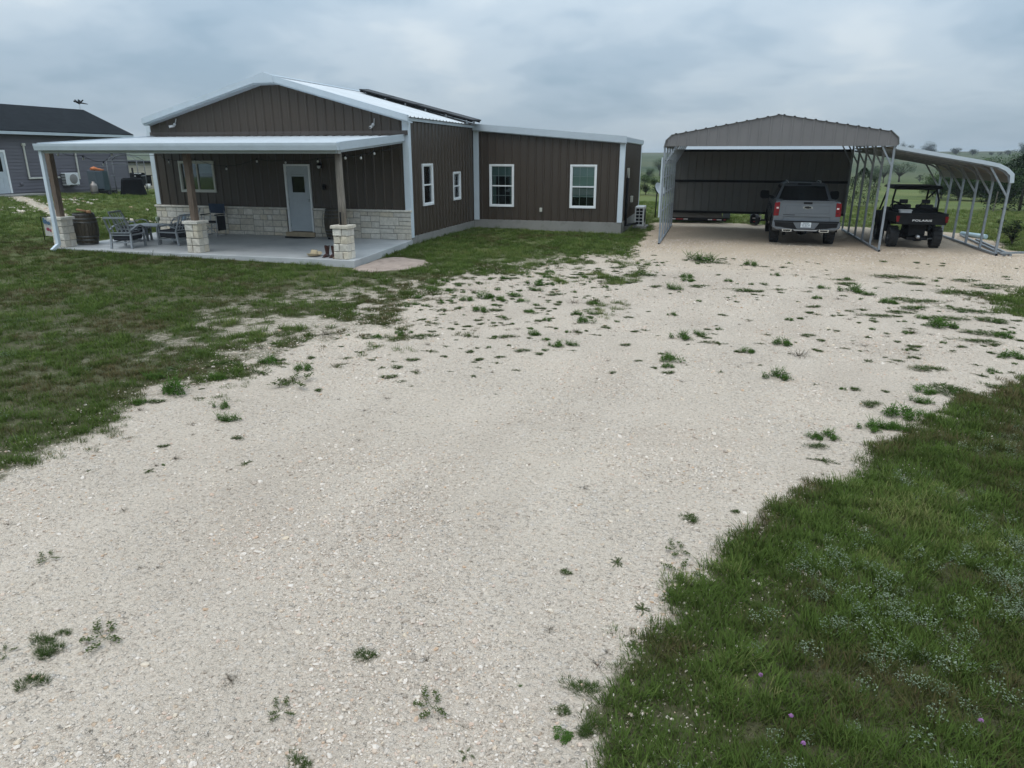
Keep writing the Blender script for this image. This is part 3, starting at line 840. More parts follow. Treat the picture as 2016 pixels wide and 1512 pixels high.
rn = random.Random(3)
grass_src = [np_mesh('grass_clump_%d' % i, *clump(26, 0.075, (0.055, 0.07, 0.09, 0.06, 0.11, 0.075)[i], 0.0062, rn), M['grass']) for i in range(6)]
x, y = rings(lambda r: min(520, 3900 / r ** 1.25 + 8) * (r < 48), 2.2, 75)
cov = np.ones(len(x))
nr = (np.abs(x) < 22) & (y < 35)
cov[nr] = lawn_cover(x[nr], y[nr])
rr0 = np.hypot(x, y)
keep = RNG.random(len(x)) < np.where((x < -2) & (y < 16) & (rr0 < 24), 0.78, 1.0) * (1 - 0.6 * sstep(24, 36, rr0)) * np.where(cov > 0.10, np.minimum(1, 1.25 * cov), 0)
x, y, cov = x[keep], y[keep], cov[keep]
r = np.hypot(x, y)
nA = fbm(x * 0.55, y * 0.55, 51, 4)
nB = fbm(x * 2.2, y * 2.2, 61, 3)
tint = np.clip(0.52 + (nA - 0.5) * 1.05 + (nB - 0.5) * 1.1 + RNG.normal(0, 0.13, len(x)) + sstep(22, 40, r) * 0.28 + 0.1 * ((y > 16) & (x > -9.5)) - 0.06 * ((x < -2) & (y < 16)), 0, 1)
scl = np.minimum(0.62 + 0.030 * r, 1.35) * RNG.uniform(0.7, 1.3, len(x)) * (0.55 + 0.45 * cov) * (0.8 + 0.5 * nB)
rightlawn = (x > -0.6) & (y < 11)
scl = np.where(rightlawn, scl * 1.0, scl * np.where(r < 30, 0.86, 1.0))
rot = np.stack([RNG.normal(0, 0.12, len(x)), RNG.normal(0, 0.12, len(x)), RNG.uniform(0, 6.283, len(x))], 1)
tall = np.where(rightlawn | (nA > 0.62), RNG.integers(0, 6, len(x)), RNG.choice([0, 1, 3, 5], len(x)))
GRASS_N = len(x)
scatter('grass', np.stack([x, y, height(x, y) - 0.004], 1), rot, scl, tall, tint, grass_src, M['grass'])

# pale silvery ground cover in streaks through the nearer turf


def rosette(n, rnd, rad=0.05):
    vs, fs = [], []
    for i in range(n):
        a = rnd.uniform(0, 6.283)
        rr = rad * math.sqrt(rnd.random())
        cx, cy, cz = rr * math.cos(a), rr * math.sin(a), rnd.uniform(0.02, 0.075)
        s = rnd.uniform(0.0028, 0.0058)
        b = rnd.uniform(0, 6.283)
        tx, ty = rnd.uniform(-0.5, 0.5), rnd.uniform(-0.5, 0.5)
        k = len(vs)
        for q in range(6):
            u, v_ = s * math.cos(q * math.pi / 3), 0.65 * s * math.sin(q * math.pi / 3)
            px, py = u * math.cos(b) - v_ * math.sin(b), u * math.sin(b) + v_ * math.cos(b)
            vs.append((cx + px, cy + py, cz + tx * px + ty * py))
        fs.append(tuple(range(k, k + 6)))
    return vs, fs


silv = [np_mesh('silver_rosette_%d' % i, *rosette(44, rn, 0.05), M['silver']) for i in range(4)]
n = 120000
x = np.where(RNG.random(n) < 0.55, RNG.uniform(-0.5, 8, n), RNG.uniform(-14, -5, n))
y = RNG.uniform(2.0, 14, n)
u = (x * 0.55 + y * 0.83)
streak = fbm(x * 1.5 + y * 0.5, y * 0.55 - x * 0.3, 91, 4)
dens = (0.06 + 0.8 * sstep(0.50, 0.74, streak)) * np.where(x > -1, np.clip(1.3 - y / 8.5, 0.05, 1) ** 1.3, 0.07) * sstep(0.0, 0.5, -poly_sd(x, y, GP) - 0.2)
k = (RNG.random(n) < dens * 0.34) & free(x, y) & in_view(x, y)
x, y = x[k], y[k]
scatter('silvery_ground_cover', np.stack([x, y, height(x, y) + 0.015], 1), np.stack([0 * x, 0 * x, RNG.uniform(0, 6.28, len(x))], 1), RNG.uniform(0.75, 1.35, len(x)), RNG.integers(0, 4, len(x)), RNG.random(len(x)), silv, M['silver'])


# loose limestone chips on the driveway
def rock(rnd):
    import bmesh
    bm = bmesh.new()
    bmesh.ops.create_icosphere(bm, subdivisions=1, radius=1.0)
    for v_ in bm.verts:
        v_.co *= rnd.uniform(0.68, 1.12)
    sx, sy, sz = rnd.uniform(0.8, 1.25), rnd.uniform(0.6, 0.95), rnd.uniform(0.38, 0.62)
    for v_ in bm.verts:
        v_.co = Vector((v_.co.x * sx, v_.co.y * sy, v_.co.z * sz))
    me = bpy.data.meshes.new('limestone_chip')
    bm.to_mesh(me)
    bm.free()
    me.materials.append(M['chip'])
    return me


def chip_mat():
    m, t = new_mat('limestone_chip')
    a = t.n('ShaderNodeAttribute', attribute_type='INSTANCER', attribute_name='tint').outputs['Fac']
    c = t.ramp(a, [(0.0, (0.30, 0.27, 0.235)), (0.2, (0.45, 0.405, 0.355)), (0.5, (0.545, 0.505, 0.455)), (0.78, (0.63, 0.60, 0.56)), (0.86, (0.56, 0.50, 0.40)), (0.93, (0.52, 0.43, 0.38)), (1.0, (0.46, 0.34, 0.24))])
    n1 = t.noise(t.n('ShaderNodeTexCoord').outputs['Object'], 2.0, 4)
    c = t.mix(1.0, c, t.ramp(n1, [(0.3, (1.02, 0.93, 0.86)), (0.7, (1.25, 1.14, 1.055))]), 'MULTIPLY')
    out(t, t.n('ShaderNodeBsdfPrincipled', {'Base Color': c, 'Roughness': 0.95, 'Specular IOR Level': 0.2}).outputs[0])
    return m


M['chip'] = chip_mat()
rocks = [rock(rn) for i in range(8)]
x, y = rings(lambda r: min(2400, 13000 / r ** 1.35), 2.2, 26)
ins = poly_sd(x, y, GP)
pat = fbm(x * 0.75, y * 0.75, 15, 4)
k = (ins > -0.6) & (RNG.random(len(x)) < np.where(ins > 0, 0.18 + 0.82 * sstep(0.38, 0.62, pat), 0.25))
x, y = x[k], y[k]
r = np.hypot(x, y)
size = np.clip(RNG.lognormal(math.log(0.0078), 0.44, len(x)), 0.004, 0.03) * (0.75 + 0.045 * r)
size = np.minimum(size, 0.032)
STONE_N = len(x)
# a few pale field stones lie in the lawn behind the porch and along the path
xs_, ys_ = RNG.uniform(-30, -19, 900), RNG.uniform(21.5, 30, 900)
kk = (fbm(xs_ * 0.5, ys_ * 0.8, 23, 3) > 0.55) & (RNG.random(900) < 0.55)
pt = RNG.uniform(0, 1, 700)
xp = np.interp(pt, np.linspace(0, 1, 5), [p[0] for p in PATH]) + RNG.normal(0, 0.2, 700)
yp = np.interp(pt, np.linspace(0, 1, 5), [p[1] for p in PATH]) + RNG.normal(0, 0.2, 700)
x, y = np.concatenate([x, xs_[kk], xp]), np.concatenate([y, ys_[kk], yp])
size = np.concatenate([size, RNG.uniform(0.04, 0.13, kk.sum()), RNG.uniform(0.02, 0.07, 700)])
STONE_N = len(x)
scatter('limestone_chips', np.stack([x, y, height(x, y) + size * 0.12], 1), RNG.uniform(-0.5, 0.5, (len(x), 3)) * [1, 1, 12.5], size, RNG.integers(0, 8, len(x)), RNG.random(len(x)), rocks, M['chip'])

# thin stone path to the grey house
fv, ff = [], []
rp_ = random.Random(2)
cs = []
for i in range(41):
    q = i / 40 * 4
    k = min(3, int(q))
    cs.append((PATH[k][0] + (PATH[k + 1][0] - PATH[k][0]) * (q - k), PATH[k][1] + (PATH[k + 1][1] - PATH[k][1]) * (q - k)))
for i, (cx, cy) in enumerate(cs):
    a, b = cs[max(0, i - 1)], cs[min(40, i + 1)]
    d = Vector((b[0] - a[0], b[1] - a[1])).normalized()
    for sgn in (-1, -0.4, 0.4, 1):
        o_ = sgn * rp_.uniform(0.28, 0.5)
        X, Y = cx - d.y * o_, cy + d.x * o_
        fv.append((X, Y, gz(X, Y) + (0.03 if abs(sgn) < 1 else -0.02)))
for i in range(40):
    for k in range(3):
        ff.append((i * 4 + k, i * 4 + k + 1, i * 4 + k + 5, i * 4 + k + 4))
me = bpy.data.meshes.new('footpath')
me.from_pydata(fv, [], ff)
fa_ = me.attributes.new('cover', 'FLOAT', 'POINT')
fa_.data.foreach_set('value', np.array([0.42 if i % 4 in (1, 2) else 0.6 for i in range(len(fv))], np.float32))
me.materials.append(M['ground'])
tag(link('footpath', me), kind='structure')
# ------------------------------------------------------------------ sheet-metal helpers


class Frame:
    """a plane in space: u along it, v up or down it, n out of it"""
    def __init__(self, O, U, V, N):
        self.O, self.U, self.V, self.N = Vector(O), Vector(U).normalized(), Vector(V).normalized(), Vector(N).normalized()

    def p(self, u, v, n=0.0):
        return self.O + self.U * u + self.V * v + self.N * n

    def box(self, mb, u0, u1, v0, v1, n0, n1, m=None):
        vs = [self.p(u, v, n) for n in (n0, n1) for u, v in ((u0, v0), (u1, v0), (u1, v1), (u0, v1))]
        return mb.add(vs, BOXF, m)

    def ring(self, mb, u0, u1, v0, v1, w, n0, n1, m=None):
        self.box(mb, u0, u0 + w, v0, v1, n0, n1, m)
        self.box(mb, u1 - w, u1, v0, v1, n0, n1, m)
        self.box(mb, u0 + w, u1 - w, v0, v0 + w, n0, n1, m)
        self.box(mb, u0 + w, u1 - w, v1 - w, v1, n0, n1, m)


def ribbed(F, L, v0, v1, m, parent, name, sheet=0.9144, pitch=0.3048, h=0.03, off=0.1, openings=(), kinks=(), wide=0.045, top=0.02):
    """ribbed steel sheets side by side; every sheet is its own part"""
    f0 = v0 if callable(v0) else (lambda u: v0)
    f1 = v1 if callable(v1) else (lambda u: v1)
    bp = {0.0: 0.0, L: 0.0}
    k = 0
    while off + k * pitch < L + 0.05:
        c = off + k * pitch
        for du, d in ((-wide, 0), (-top, h), (top, h), (wide, 0)):
            if 0.0 < c + du < L:
                bp[c + du] = d
        if c + pitch / 2 < L:
            bp[c + pitch / 2] = 0.0
        k += 1
    xs = sorted(bp)
    ds = [bp[q] for q in xs]
    for q in kinks:
        if 0 < q < L and q not in bp:
            bp[q] = float(np.interp(q, xs, ds))
    for o in openings:
        for q in (o[0], o[1]):
            if 0 < q < L and q not in bp:
                bp[q] = float(np.interp(q, xs, ds))
    us = sorted(bp)
    cuts = [0.0]
    q = off + pitch / 2
    while q < 0.35:
        q += pitch
    while q < L - 0.25:
        cuts.append(q)
        q += sheet
    cuts.append(L)
    us = sorted(set(us) | set(cuts))
    dd = {u: bp.get(u, float(np.interp(u, xs, ds))) for u in us}
    res = []
    for a, b in zip(cuts[:-1], cuts[1:]):
        mb = MB()
        seg = [u for u in us if a - 1e-6 <= u <= b + 1e-6]
        for ua, ub in zip(seg[:-1], seg[1:]):
            mid = (ua + ub) / 2
            holes = sorted([(o[2], o[3]) for o in openings if o[0] - 1e-6 <= mid <= o[1] + 1e-6])
            lo = [(f0(ua), f0(ub))]
            spans = []
            for z0, z1 in holes:
                spans.append((lo[-1], (z0, z0)))
                lo.append((z1, z1))
            spans.append((lo[-1], (f1(ua), f1(ub))))
            for (a0, b0), (a1, b1) in spans:
                mb.add([F.p(ua, a0, dd[ua]), F.p(ub, b0, dd[ub]), F.p(ub, b1, dd[ub]), F.p(ua, a1, dd[ua])], [(0, 1, 2, 3)])
        res.append(mb.build(name, m, parent, fix=False))
    return res


def window(F, u0, u1, v0, v1, parent, kind, fw=0.055, fm=None):
    """recessed window: frame with sashes; panes, grilles and shades are its sub-parts"""
    fm = fm or M['winframe']
    mb = MB()
    F.ring(mb, u0 - 0.03, u1 + 0.03, v0 - 0.03, v1 + 0.03, 0.03 + fw * 0.5, 0.001, 0.048)
    F.ring(mb, u0 + fw * 0.5 - 0.002, u1 - fw * 0.5 + 0.002, v0 + fw * 0.5 - 0.002, v1 - fw * 0.5 + 0.002, fw * 0.6, -0.05, 0.026)
    vm = v0 + (v1 - v0) * 0.495
    um = (u0 + u1) / 2
    a = fw * 1.05
    if kind != 'slider':
        F.box(mb, u0 + a, u1 - a, vm - 0.022, vm + 0.022, -0.035, 0.018)
    else:
        F.box(mb, um - 0.022, um + 0.022, v0 + a, v1 - a, -0.035, 0.018)
    wobj = mb.build('window', fm, parent)
    if kind == 'slider':
        cells = [(u0 + a, um - 0.022, v0 + a, v1 - a), (um + 0.022, u1 - a, v0 + a, v1 - a)]
    else:
        cells = [(u0 + a, u1 - a, vm + 0.022, v1 - a), (u0 + a, u1 - a, v0 + a, vm - 0.022)]
    for c in cells:
        g = MB()
        F.box(g, c[0], c[1], c[2], c[3], -0.022, -0.018)
        g.build('pane', M['glass'], wobj)
    if kind.startswith('grid'):
        for c in cells:
            g = MB()
            for i in (1, 2):
                uu = c[0] + (c[1] - c[0]) * i / 3
                F.box(g, uu - 0.007, uu + 0.007, c[2], c[3], -0.032, -0.026)
            vv = (c[2] + c[3]) / 2
            F.box(g, c[0], c[1], vv - 0.007, vv + 0.007, -0.031, -0.027)
            g.build('grille', M['winframe'], wobj)
    sh = {'grid_a': [(0, 0.48, 1.0, 'shade_dim'), ], 'grid_b': [(0, 0.0, 1.0, 'shade_green'), (1, 0.45, 1.0, 'shade_dim')],
          'slider': [(1, 0.62, 1.0, 'shade_dim')], 'small': [(0, 0.3, 1.0, 'shade_green')], 'blinds': []}[kind]
    for ci, a0, a1, mm in sh:
        c = cells[ci]
        g = MB()
        F.box(g, c[0] - 0.01, c[1] + 0.01, c[2] + (c[3] - c[2]) * a0, c[2] + (c[3] - c[2]) * a1 + 0.01, -0.085, -0.08)
        g.build('shade', M[mm], wobj)
    if kind == 'grid_a':
        for s0, s1 in ((0.0, 0.16), (0.86, 1.0)):
            g = MB()
            for i in range(4):
                ua = u0 + a + (u1 - u0 - 2 * a) * (s0 + (s1 - s0) * i / 4)
                F.box(g, ua, ua + (u1 - u0) * (s1 - s0) / 5, v0 + 0.03, v1 - 0.05, -0.14 - 0.02 * (i % 2), -0.12 - 0.02 * (i % 2))
            g.build('curtain', M['shade_dim'], wobj)
    if kind == 'blinds':
        g = MB()
        n = 26
        for i in range(n):
            vv = v0 + 0.06 + (v1 - v0 - 0.12) * i / (n - 1)
            g.add([F.p(u0 + 0.03, vv - 0.016, -0.05), F.p(u1 - 0.03, vv - 0.016, -0.05), F.p(u1 - 0.03, vv + 0.014, -0.063), F.p(u0 + 0.03, vv + 0.014, -0.063)], [(0, 1, 2, 3)])
        g.build('blinds', M['blind'], wobj, fix=False)
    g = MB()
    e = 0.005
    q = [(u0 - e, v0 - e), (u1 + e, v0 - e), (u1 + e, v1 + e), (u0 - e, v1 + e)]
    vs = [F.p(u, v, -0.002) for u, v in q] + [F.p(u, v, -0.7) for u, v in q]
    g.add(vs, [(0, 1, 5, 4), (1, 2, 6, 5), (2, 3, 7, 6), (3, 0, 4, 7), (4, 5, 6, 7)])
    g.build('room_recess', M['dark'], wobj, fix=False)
    return wobj


def ashlar(w, h, rnd, course=(0.12, 0.26), lens=(0.2, 0.62)):
    """split a wall face into irregular coursed stones"""
    out_ = []

    def split(x0, y0, x1, y1, dep):
        ww, hh = x1 - x0, y1 - y0
        if hh > 0.30 or (hh > 0.23 and rnd.random() < 0.35 and dep < 6):
            k = rnd.uniform(0.36, 0.64)
            if hh > 0.30 and ww > 1.3:
                c = x0 + ww * rnd.uniform(0.35, 0.65)
                split(x0, y0, c, y1, dep + 1)
                split(c, y0, x1, y1, dep + 1)
            else:
                c = y0 + hh * k
                split(x0, y0, x1, c, dep + 1)
                split(x0, c, x1, y1, dep + 1)
        elif ww > 0.66 or (ww > 0.42 and rnd.random() < 0.5):
            c = x0 + ww * rnd.uniform(0.36, 0.64)
            split(x0, y0, c, y1, dep + 1)
            split(c, y0, x1, y1, dep + 1)
        else:
            out_.append((x0, y0, x1, y1))
    split(0, 0, w, h, 0)
    return out_


def stone_piece(F, u0, u1, v0, v1, n0, n1, parent, rnd, rough=0.008, name='stone'):
    """one dressed stone: chamfered block with a slightly uneven face"""
    g = 0.007
    u0, u1, v0, v1 = u0 + g, u1 - g, v0 + g, v1 - g
    ch = 0.012
    j = lambda s=rough: rnd.uniform(-s, s)
    vs = [F.p(u0, v0, n0), F.p(u1, v0, n0), F.p(u1, v1, n0), F.p(u0, v1, n0)]
    vs += [F.p(u0 + j(.004), v0 + j(.004), n1 - ch), F.p(u1 + j(.004), v0 + j(.004), n1 - ch), F.p(u1 + j(.004), v1 + j(.004), n1 - ch), F.p(u0 + j(.004), v1 + j(.004), n1 - ch)]
    vs += [F.p(u0 + ch, v0 + ch, n1 + j()), F.p(u1 - ch, v0 + ch, n1 + j()), F.p(u1 - ch, v1 - ch, n1 + j()), F.p(u0 + ch, v1 - ch, n1 + j())]
    fs = [(3, 2, 1, 0)]
    for k in (0, 4):
        fs += [(k + i, k + (i + 1) % 4, k + 4 + (i + 1) % 4, k + 4 + i) for i in range(4)]
    c = F.p((u0 + u1) / 2 + j(.05), (v0 + v1) / 2 + j(.03), n1 + abs(j()))
    vs.append(c)
    fs += [(8 + i, 8 + (i + 1) % 4, 12) for i in range(4)]
    mb = MB()
    mb.add(vs, fs)
    return mb.build(name, M['stone'], parent, fix=False)


# ------------------------------------------------------------------ the ranch house
HX0, HX1, WX2 = -18.22, -8.97, -3.24
HY0, HY1, HY2 = 20.85, 27.03, 33.1
RX = -13.42
HYM = 27.15                       # back of the tall gabled block; a lower block runs on behind it
SLAB = 0.04
EAVE, RIDGE = 3.63, 4.86


def rz_main(x):
    return RIDGE - (RIDGE - EAVE) * abs(x - RX) / (HX1 + 0.17 - RX)


house = thing('ranch_house', 'brown steel sided ranch house with white roof trim, covered porch and low side wing', 'house', (-11.5, 24, 0))
S_ = M['siding']
Fg = Frame((HX0, HY0, 0), (1, 0, 0), (0, 0, 1), (0, -1, 0))                 # gable front
Lg = HX1 - HX0
door_u0, door_u1, door_v1 = 4.98, 5.90, 2.28
ribbed(Fg, Lg, SLAB, lambda u: rz_main(HX0 + u) - 0.04, S_, house, 'siding_panel', off=0.16, kinks=(RX - HX0,),
       openings=[(1.06, 2.36, 1.40, 2.34), (door_u0, door_u1, 0.0, door_v1)])
Fr = Frame((HX1, HY0, 0), (0, 1, 0), (0, 0, 1), (1, 0, 0))                  # right flank of the main block
ribbed(Fr, HY1 - HY0 + 0.05, 0.135, EAVE - 0.02, S_, house, 'siding_panel', off=0.2, openings=[(1.04, 1.86, 1.03, 2.27), (3.86, 4.58, 1.05, 1.97)])
Fl = Frame((HX0, HY2, 0), (0, -1, 0), (0, 0, 1), (-1, 0, 0))                # left flank
ribbed(Fl, HY2 - HY0, 0.1, lambda u: EAVE - 0.02 if u > HY2 - HYM else 3.50, S_, house, 'siding_panel', off=0.2, kinks=(HY2 - HYM, HY2 - HYM + 0.001))
Fw = Frame((HX1, HY1, 0), (1, 0, 0), (0, 0, 1), (0, -1, 0))                 # wing front


def wing_top(u):
    return 3.56 - (3.56 - 3.12) * u / (WX2 - HX1)


ribbed(Fw, WX2 - HX1, 0.19, lambda u: wing_top(u) - 0.01, S_, house, 'siding_panel', off=0.33, openings=[(0.69, 1.60, 0.71, 2.21), (3.82, 4.75, 0.71, 2.21)])
Fwr = Frame((WX2, HY1, 0), (0, 1, 0), (0, 0, 1), (1, 0, 0))
ribbed(Fwr, HY2 - HY1, 0.19, 3.10, S_, house, 'siding_panel', off=0.15)
Fb = Frame((WX2, HY2, 0), (-1, 0, 0), (0, 0, 1), (0, 1, 0))                 # back of the wing and house
ribbed(Fb, WX2 - HX1, 0.19, lambda u: 3.11 + 0.44 * u / (WX2 - HX1), S_, house, 'siding_panel', off=0.15)
Fb2 = Frame((HX1, HYM, 0), (-1, 0, 0), (0, 0, 1), (0, 1, 0))
ribbed(Fb2, Lg, 3.0, lambda u: rz_main(HX1 - u) - 0.04, S_, house, 'siding_panel', off=0.15, kinks=(HX1 - RX,))
Fb3 = Frame((HX1, HY2 + 0.002, 0), (-1, 0, 0), (0, 0, 1), (0, 1, 0))
ribbed(Fb3, Lg, 0.1, lambda u: 3.55 + 0.0815 * min(u, Lg - u), S_, house, 'siding_panel', off=0.15, kinks=(Lg / 2,))
for O_, U_, V_, N_ in (((HX1 + 0.02, HYM + 0.03, 3.62), (0, 1, 0), (-(Lg / 2 + 0.02), 0, 0.38), (0.38, 0, Lg / 2)), ((HX0 - 0.15, HY2 + 0.2, 3.60), (0, -1, 0), (Lg / 2 + 0.15, 0, 0.40), (-0.40, 0, Lg / 2))):
    ribbed(Frame(O_, U_, V_, N_), HY2 + 0.17 - HYM, 0.0, Vector(V_).length, M['roof'], house, 'roof_panel', off=0.2)

# roofs
for sx in (1, -1):
    ex = HX1 + 0.17 if sx > 0 else 2 * RX - (HX1 + 0.17)
    O = (RX, 20.52, RIDGE) if sx > 0 else (RX, HYM + 0.06, RIDGE)
    U = (0, 1, 0) if sx > 0 else (0, -1, 0)
    V = Vector((ex - RX, 0, EAVE - RIDGE))
    Ln = V.length
    N = Vector((RIDGE - EAVE, 0, abs(ex - RX)))
    N.x *= sx
    ribbed(Frame(O, U, V, N), HYM + 0.06 - 20.52, 0.02, Ln, M['roof'], house, 'roof_panel', off=0.2, h=0.032)
mb = MB()
mb.add([(RX - 0.22, 20.5, rz_main(RX - .22) + 0.045), (RX, 20.5, RIDGE + 0.05), (RX + 0.22, 20.5, rz_main(RX + .22) + 0.045),
        (RX - 0.22, HYM + 0.08, rz_main(RX - .22) + 0.045), (RX, HYM + 0.08, RIDGE + 0.05), (RX + 0.22, HYM + 0.08, rz_main(RX + .22) + 0.045)], [(0, 1, 4, 3), (1, 2, 5, 4)])
mb.build('ridge_cap', M['white'], house, fix=False)
# rake trim along the gable: a boxed moulding with a small lip under it
for sx in (1, -1):
    xe = RX + sx * (HX1 + 0.19 - RX)
    xa = RX + sx * 0.32
    mb = MB()
    za, ze = rz_main(xa), rz_main(xe)
    for (n0, n1, t0, t1) in ((20.44, 20.56, -0.125, 0.05), (20.50, 20.84, -0.165, -0.127)):
        vs = [(x, y, z + t) for x, z in ((xa, za), (xe, ze)) for y in (n0, n1) for t in (t0, t1)]
        mb.add(vs, [(0, 1, 3, 2), (4, 6, 7, 5), (0, 4, 5, 1), (2, 3, 7, 6), (0, 2, 6, 4), (1, 5, 7, 3)])
    mb.build('rake_trim', M['white'], house)
xs = (-0.33, 0.0, 0.33)
mb = MB()
pr = [(RX - 0.33, rz_main(RX - .33) - 0.135), (RX + 0.33, rz_main(RX + .33) - 0.135), (RX + 0.33, rz_main(RX + .33) + 0.062), (RX, RIDGE + 0.075), (RX - 0.33, rz_main(RX - .33) + 0.062)]
mb.prism(pr, 'y', 20.432, 20.58)
pr2 = [(RX - 0.33, rz_main(RX - .33) - 0.172), (RX + 0.33, rz_main(RX + .33) - 0.172), (RX + 0.33, rz_main(RX + .33) - 0.137), (RX - 0.33, rz_main(RX - .33) - 0.137)]
mb.prism(pr2, 'y', 20.498, 20.84)
mb.build('peak_trim', M['white'], house)
# eave closure under the right slope, then trims at the corners
mb = MB()
mb.box(HX1 + 0.034, 20.58, EAVE - 0.10, HX1 + 0.10, HY1 + 0.25, EAVE - 0.012)
mb.build('eave_trim', M['white'], house)


def corner(x, y, z0, z1, sx, sy, w=0.15):
    m_ = MB()
    t_ = 0.042
    m_.box(min(x + sx * t_, x - sx * w), min(y + sy * t_, y + sy * 0.001), z0, max(x + sx * t_, x - sx * w), max(y + sy * t_, y + sy * 0.001), z1)
    m_.box(min(x + sx * t_, x + sx * 0.001), min(y, y - sy * w), z0, max(x + sx * t_, x + sx * 0.001), max(y, y - sy * w), z1)
    return m_.build('corner_trim', M['trim'], house)


corner(HX1, HY0, 0.10, EAVE - 0.08, 1, -1)
corner(HX0, HY0, 0.96, EAVE - 0.10, -1, -1, 0.13)
corner(WX2, HY1, 0.19, 3.12, 1, -1, 0.14)
corner(WX2, HY2, 0.19, 3.12, 1, 1, 0.12)
mb = MB()
mb.box(HX1 + 0.035, HY1 - 0.05, 0.17, HX1 + 0.24, HY1 - 0.002, 3.52)
mb.build('corner_trim', M['trim'], house)
# wing roof and its fascias
Vw = Vector((WX2 + 0.08 - HX1, 0, -(0.46 + 0.01)))
Nw = Vector((0.47, 0, WX2 + 0.08 - HX1))
ribbed(Frame((HX1 + 0.02, HY1 - 0.16, 3.63), (0, 1, 0), Vw, Nw), HY2 + 0.2 - HY1, 0.0, Vw.length, M['roof'], house, 'roof_panel', off=0.2)
mb = MB()
for t0, t1, n0, n1 in ((-0.17, 0.06, HY1 - 0.20, HY1 - 0.10), (-0.20, -0.172, HY1 - 0.15, HY1 - 0.03)):
    a = [(HX1 + 0.05, n, 3.63 + t) for n in (n0, n1) for t in (t0, t1)]
    b = [(WX2 + 0.10, n, 3.155 + t) for n in (n0, n1) for t in (t0, t1)]
    mb.add(a + b, [(0, 1, 3, 2), (4, 6, 7, 5), (0, 4, 5, 1), (2, 3, 7, 6), (0, 2, 6, 4), (1, 5, 7, 3)])
mb.build('wing_fascia', M['white'], house)
mb = MB()
mb.prism([(WX2 + 0.045, 3.0), (WX2 + 0.09, 3.02), (WX2 + 0.10, 3.19), (WX2 + 0.045, 3.19)], 'y', HY1 - 0.098, HY2 + 0.2)
mb.build('wing_gutter', M['white'], house)
# concrete footings
mb = MB()
mb.box(HX1 - 0.3, HY0 + 0.02, -0.7, HX1 + 0.022, HY1 - 0.02, 0.13)
mb.box(HX1 + 0.024, HY1 - 0.022, -0.7, WX2 + 0.022, HY2, 0.188)
mb.box(HX0 - 0.01, HY0 + 0.1, -0.7, HX1 - 0.31, HY2 + 0.02, 0.095)
mb.build('concrete_footing', M['concrete'], house, bevel=0.008)

# windows
window(Fw, 0.69, 1.60, 0.71, 2.21, house, 'grid_a')
window(Fw, 3.82, 4.75, 0.71, 2.21, house, 'grid_b')
window(Fr, 1.04, 1.86, 1.03, 2.27, house, 'blinds')
window(Fr, 3.86, 4.58, 1.05, 1.97, house, 'small')
window(Fg, 1.06, 2.36, 1.40, 2.34, house, 'slider', fm=M['almond'])

# front door: frame, leaf, glazed panel, knob, sill
mb = MB()
Fg.box(mb, door_u0, door_u0 + 0.06, 0.18, door_v1, -0.1, 0.05)
Fg.box(mb, door_u1 - 0.06, door_u1, 0.18, door_v1, -0.1, 0.05)
Fg.box(mb, door_u0 + 0.06, door_u1 - 0.06, door_v1 - 0.06, door_v1, -0.1, 0.05)
mb.build('door_frame', M['winframe'], house)
du0, du1, dv0, dv1 = door_u0 + 0.065, door_u1 - 0.065, 0.20, door_v1 - 0.065
mb = MB()
g0, g1, h0, h1 = du0 + 0.15, du1 - 0.16, 1.40, 1.98
Fg.box(mb, du0, g0, dv0, dv1, -0.045, 0.0)
Fg.box(mb, g1, du1, dv0, dv1, -0.045, 0.0)
Fg.box(mb, g0, g1, dv0, h0, -0.045, 0.0)
Fg.box(mb, g0, g1, h1, dv1, -0.045, 0.0)
door = mb.build('door', M['doorsteel'], house)
mb = MB()
Fg.ring(mb, g0 - 0.02, g1 + 0.02, h0 - 0.02, h1 + 0.02, 0.035, -0.005, 0.014)
mb.build('glazing_frame', M['doorsteel'], door)
mb = MB()
Fg.box(mb, g0, g1, h0, h1, -0.026, -0.02)
mb.build('pane', M['tint'], door)
mb = MB()
Fg.box(mb, g0 + 0.01, g1 - 0.01, h1 - 0.075, h1 - 0.02, -0.018, 0.004)
mb.build('blind_rail', M['doorsteel'], door)
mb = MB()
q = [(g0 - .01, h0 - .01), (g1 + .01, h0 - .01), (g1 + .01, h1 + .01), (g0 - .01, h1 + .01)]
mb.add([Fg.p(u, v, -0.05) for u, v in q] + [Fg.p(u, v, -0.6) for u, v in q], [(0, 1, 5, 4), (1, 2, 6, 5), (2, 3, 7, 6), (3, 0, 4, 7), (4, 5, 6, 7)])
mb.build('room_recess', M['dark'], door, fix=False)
mb = MB()
kc = Fg.p(du1 - 0.06, 1.17, 0.0)
mb.lathe([(0.034, 0.0), (0.034, -0.008), (0.012, -0.012), (0.012, -0.035), (0.028, -0.045), (0.030, -0.06), (0.018, -0.072), (0.0, -0.073)], kc, 12, axis='y')
mb.build('handle', M['chrome'], door)
for hz in (0.35, 1.15, 1.95):
    mb = MB()
    Fg.box(mb, du0 - 0.012, du0 + 0.014, hz, hz + 0.09, 0.0, 0.008)
    mb.build('hinge', M['alum'], door)
mb = MB()
Fg.box(mb, door_u0 - 0.06, door_u1 + 0.06, SLAB, 0.178, -0.1, 0.16)
mb.build('door_sill', mat('sandstone_sill', (0.42, 0.33, 0.22), 0.9, var=0.15, bump=0.3), house, bevel=0.008)

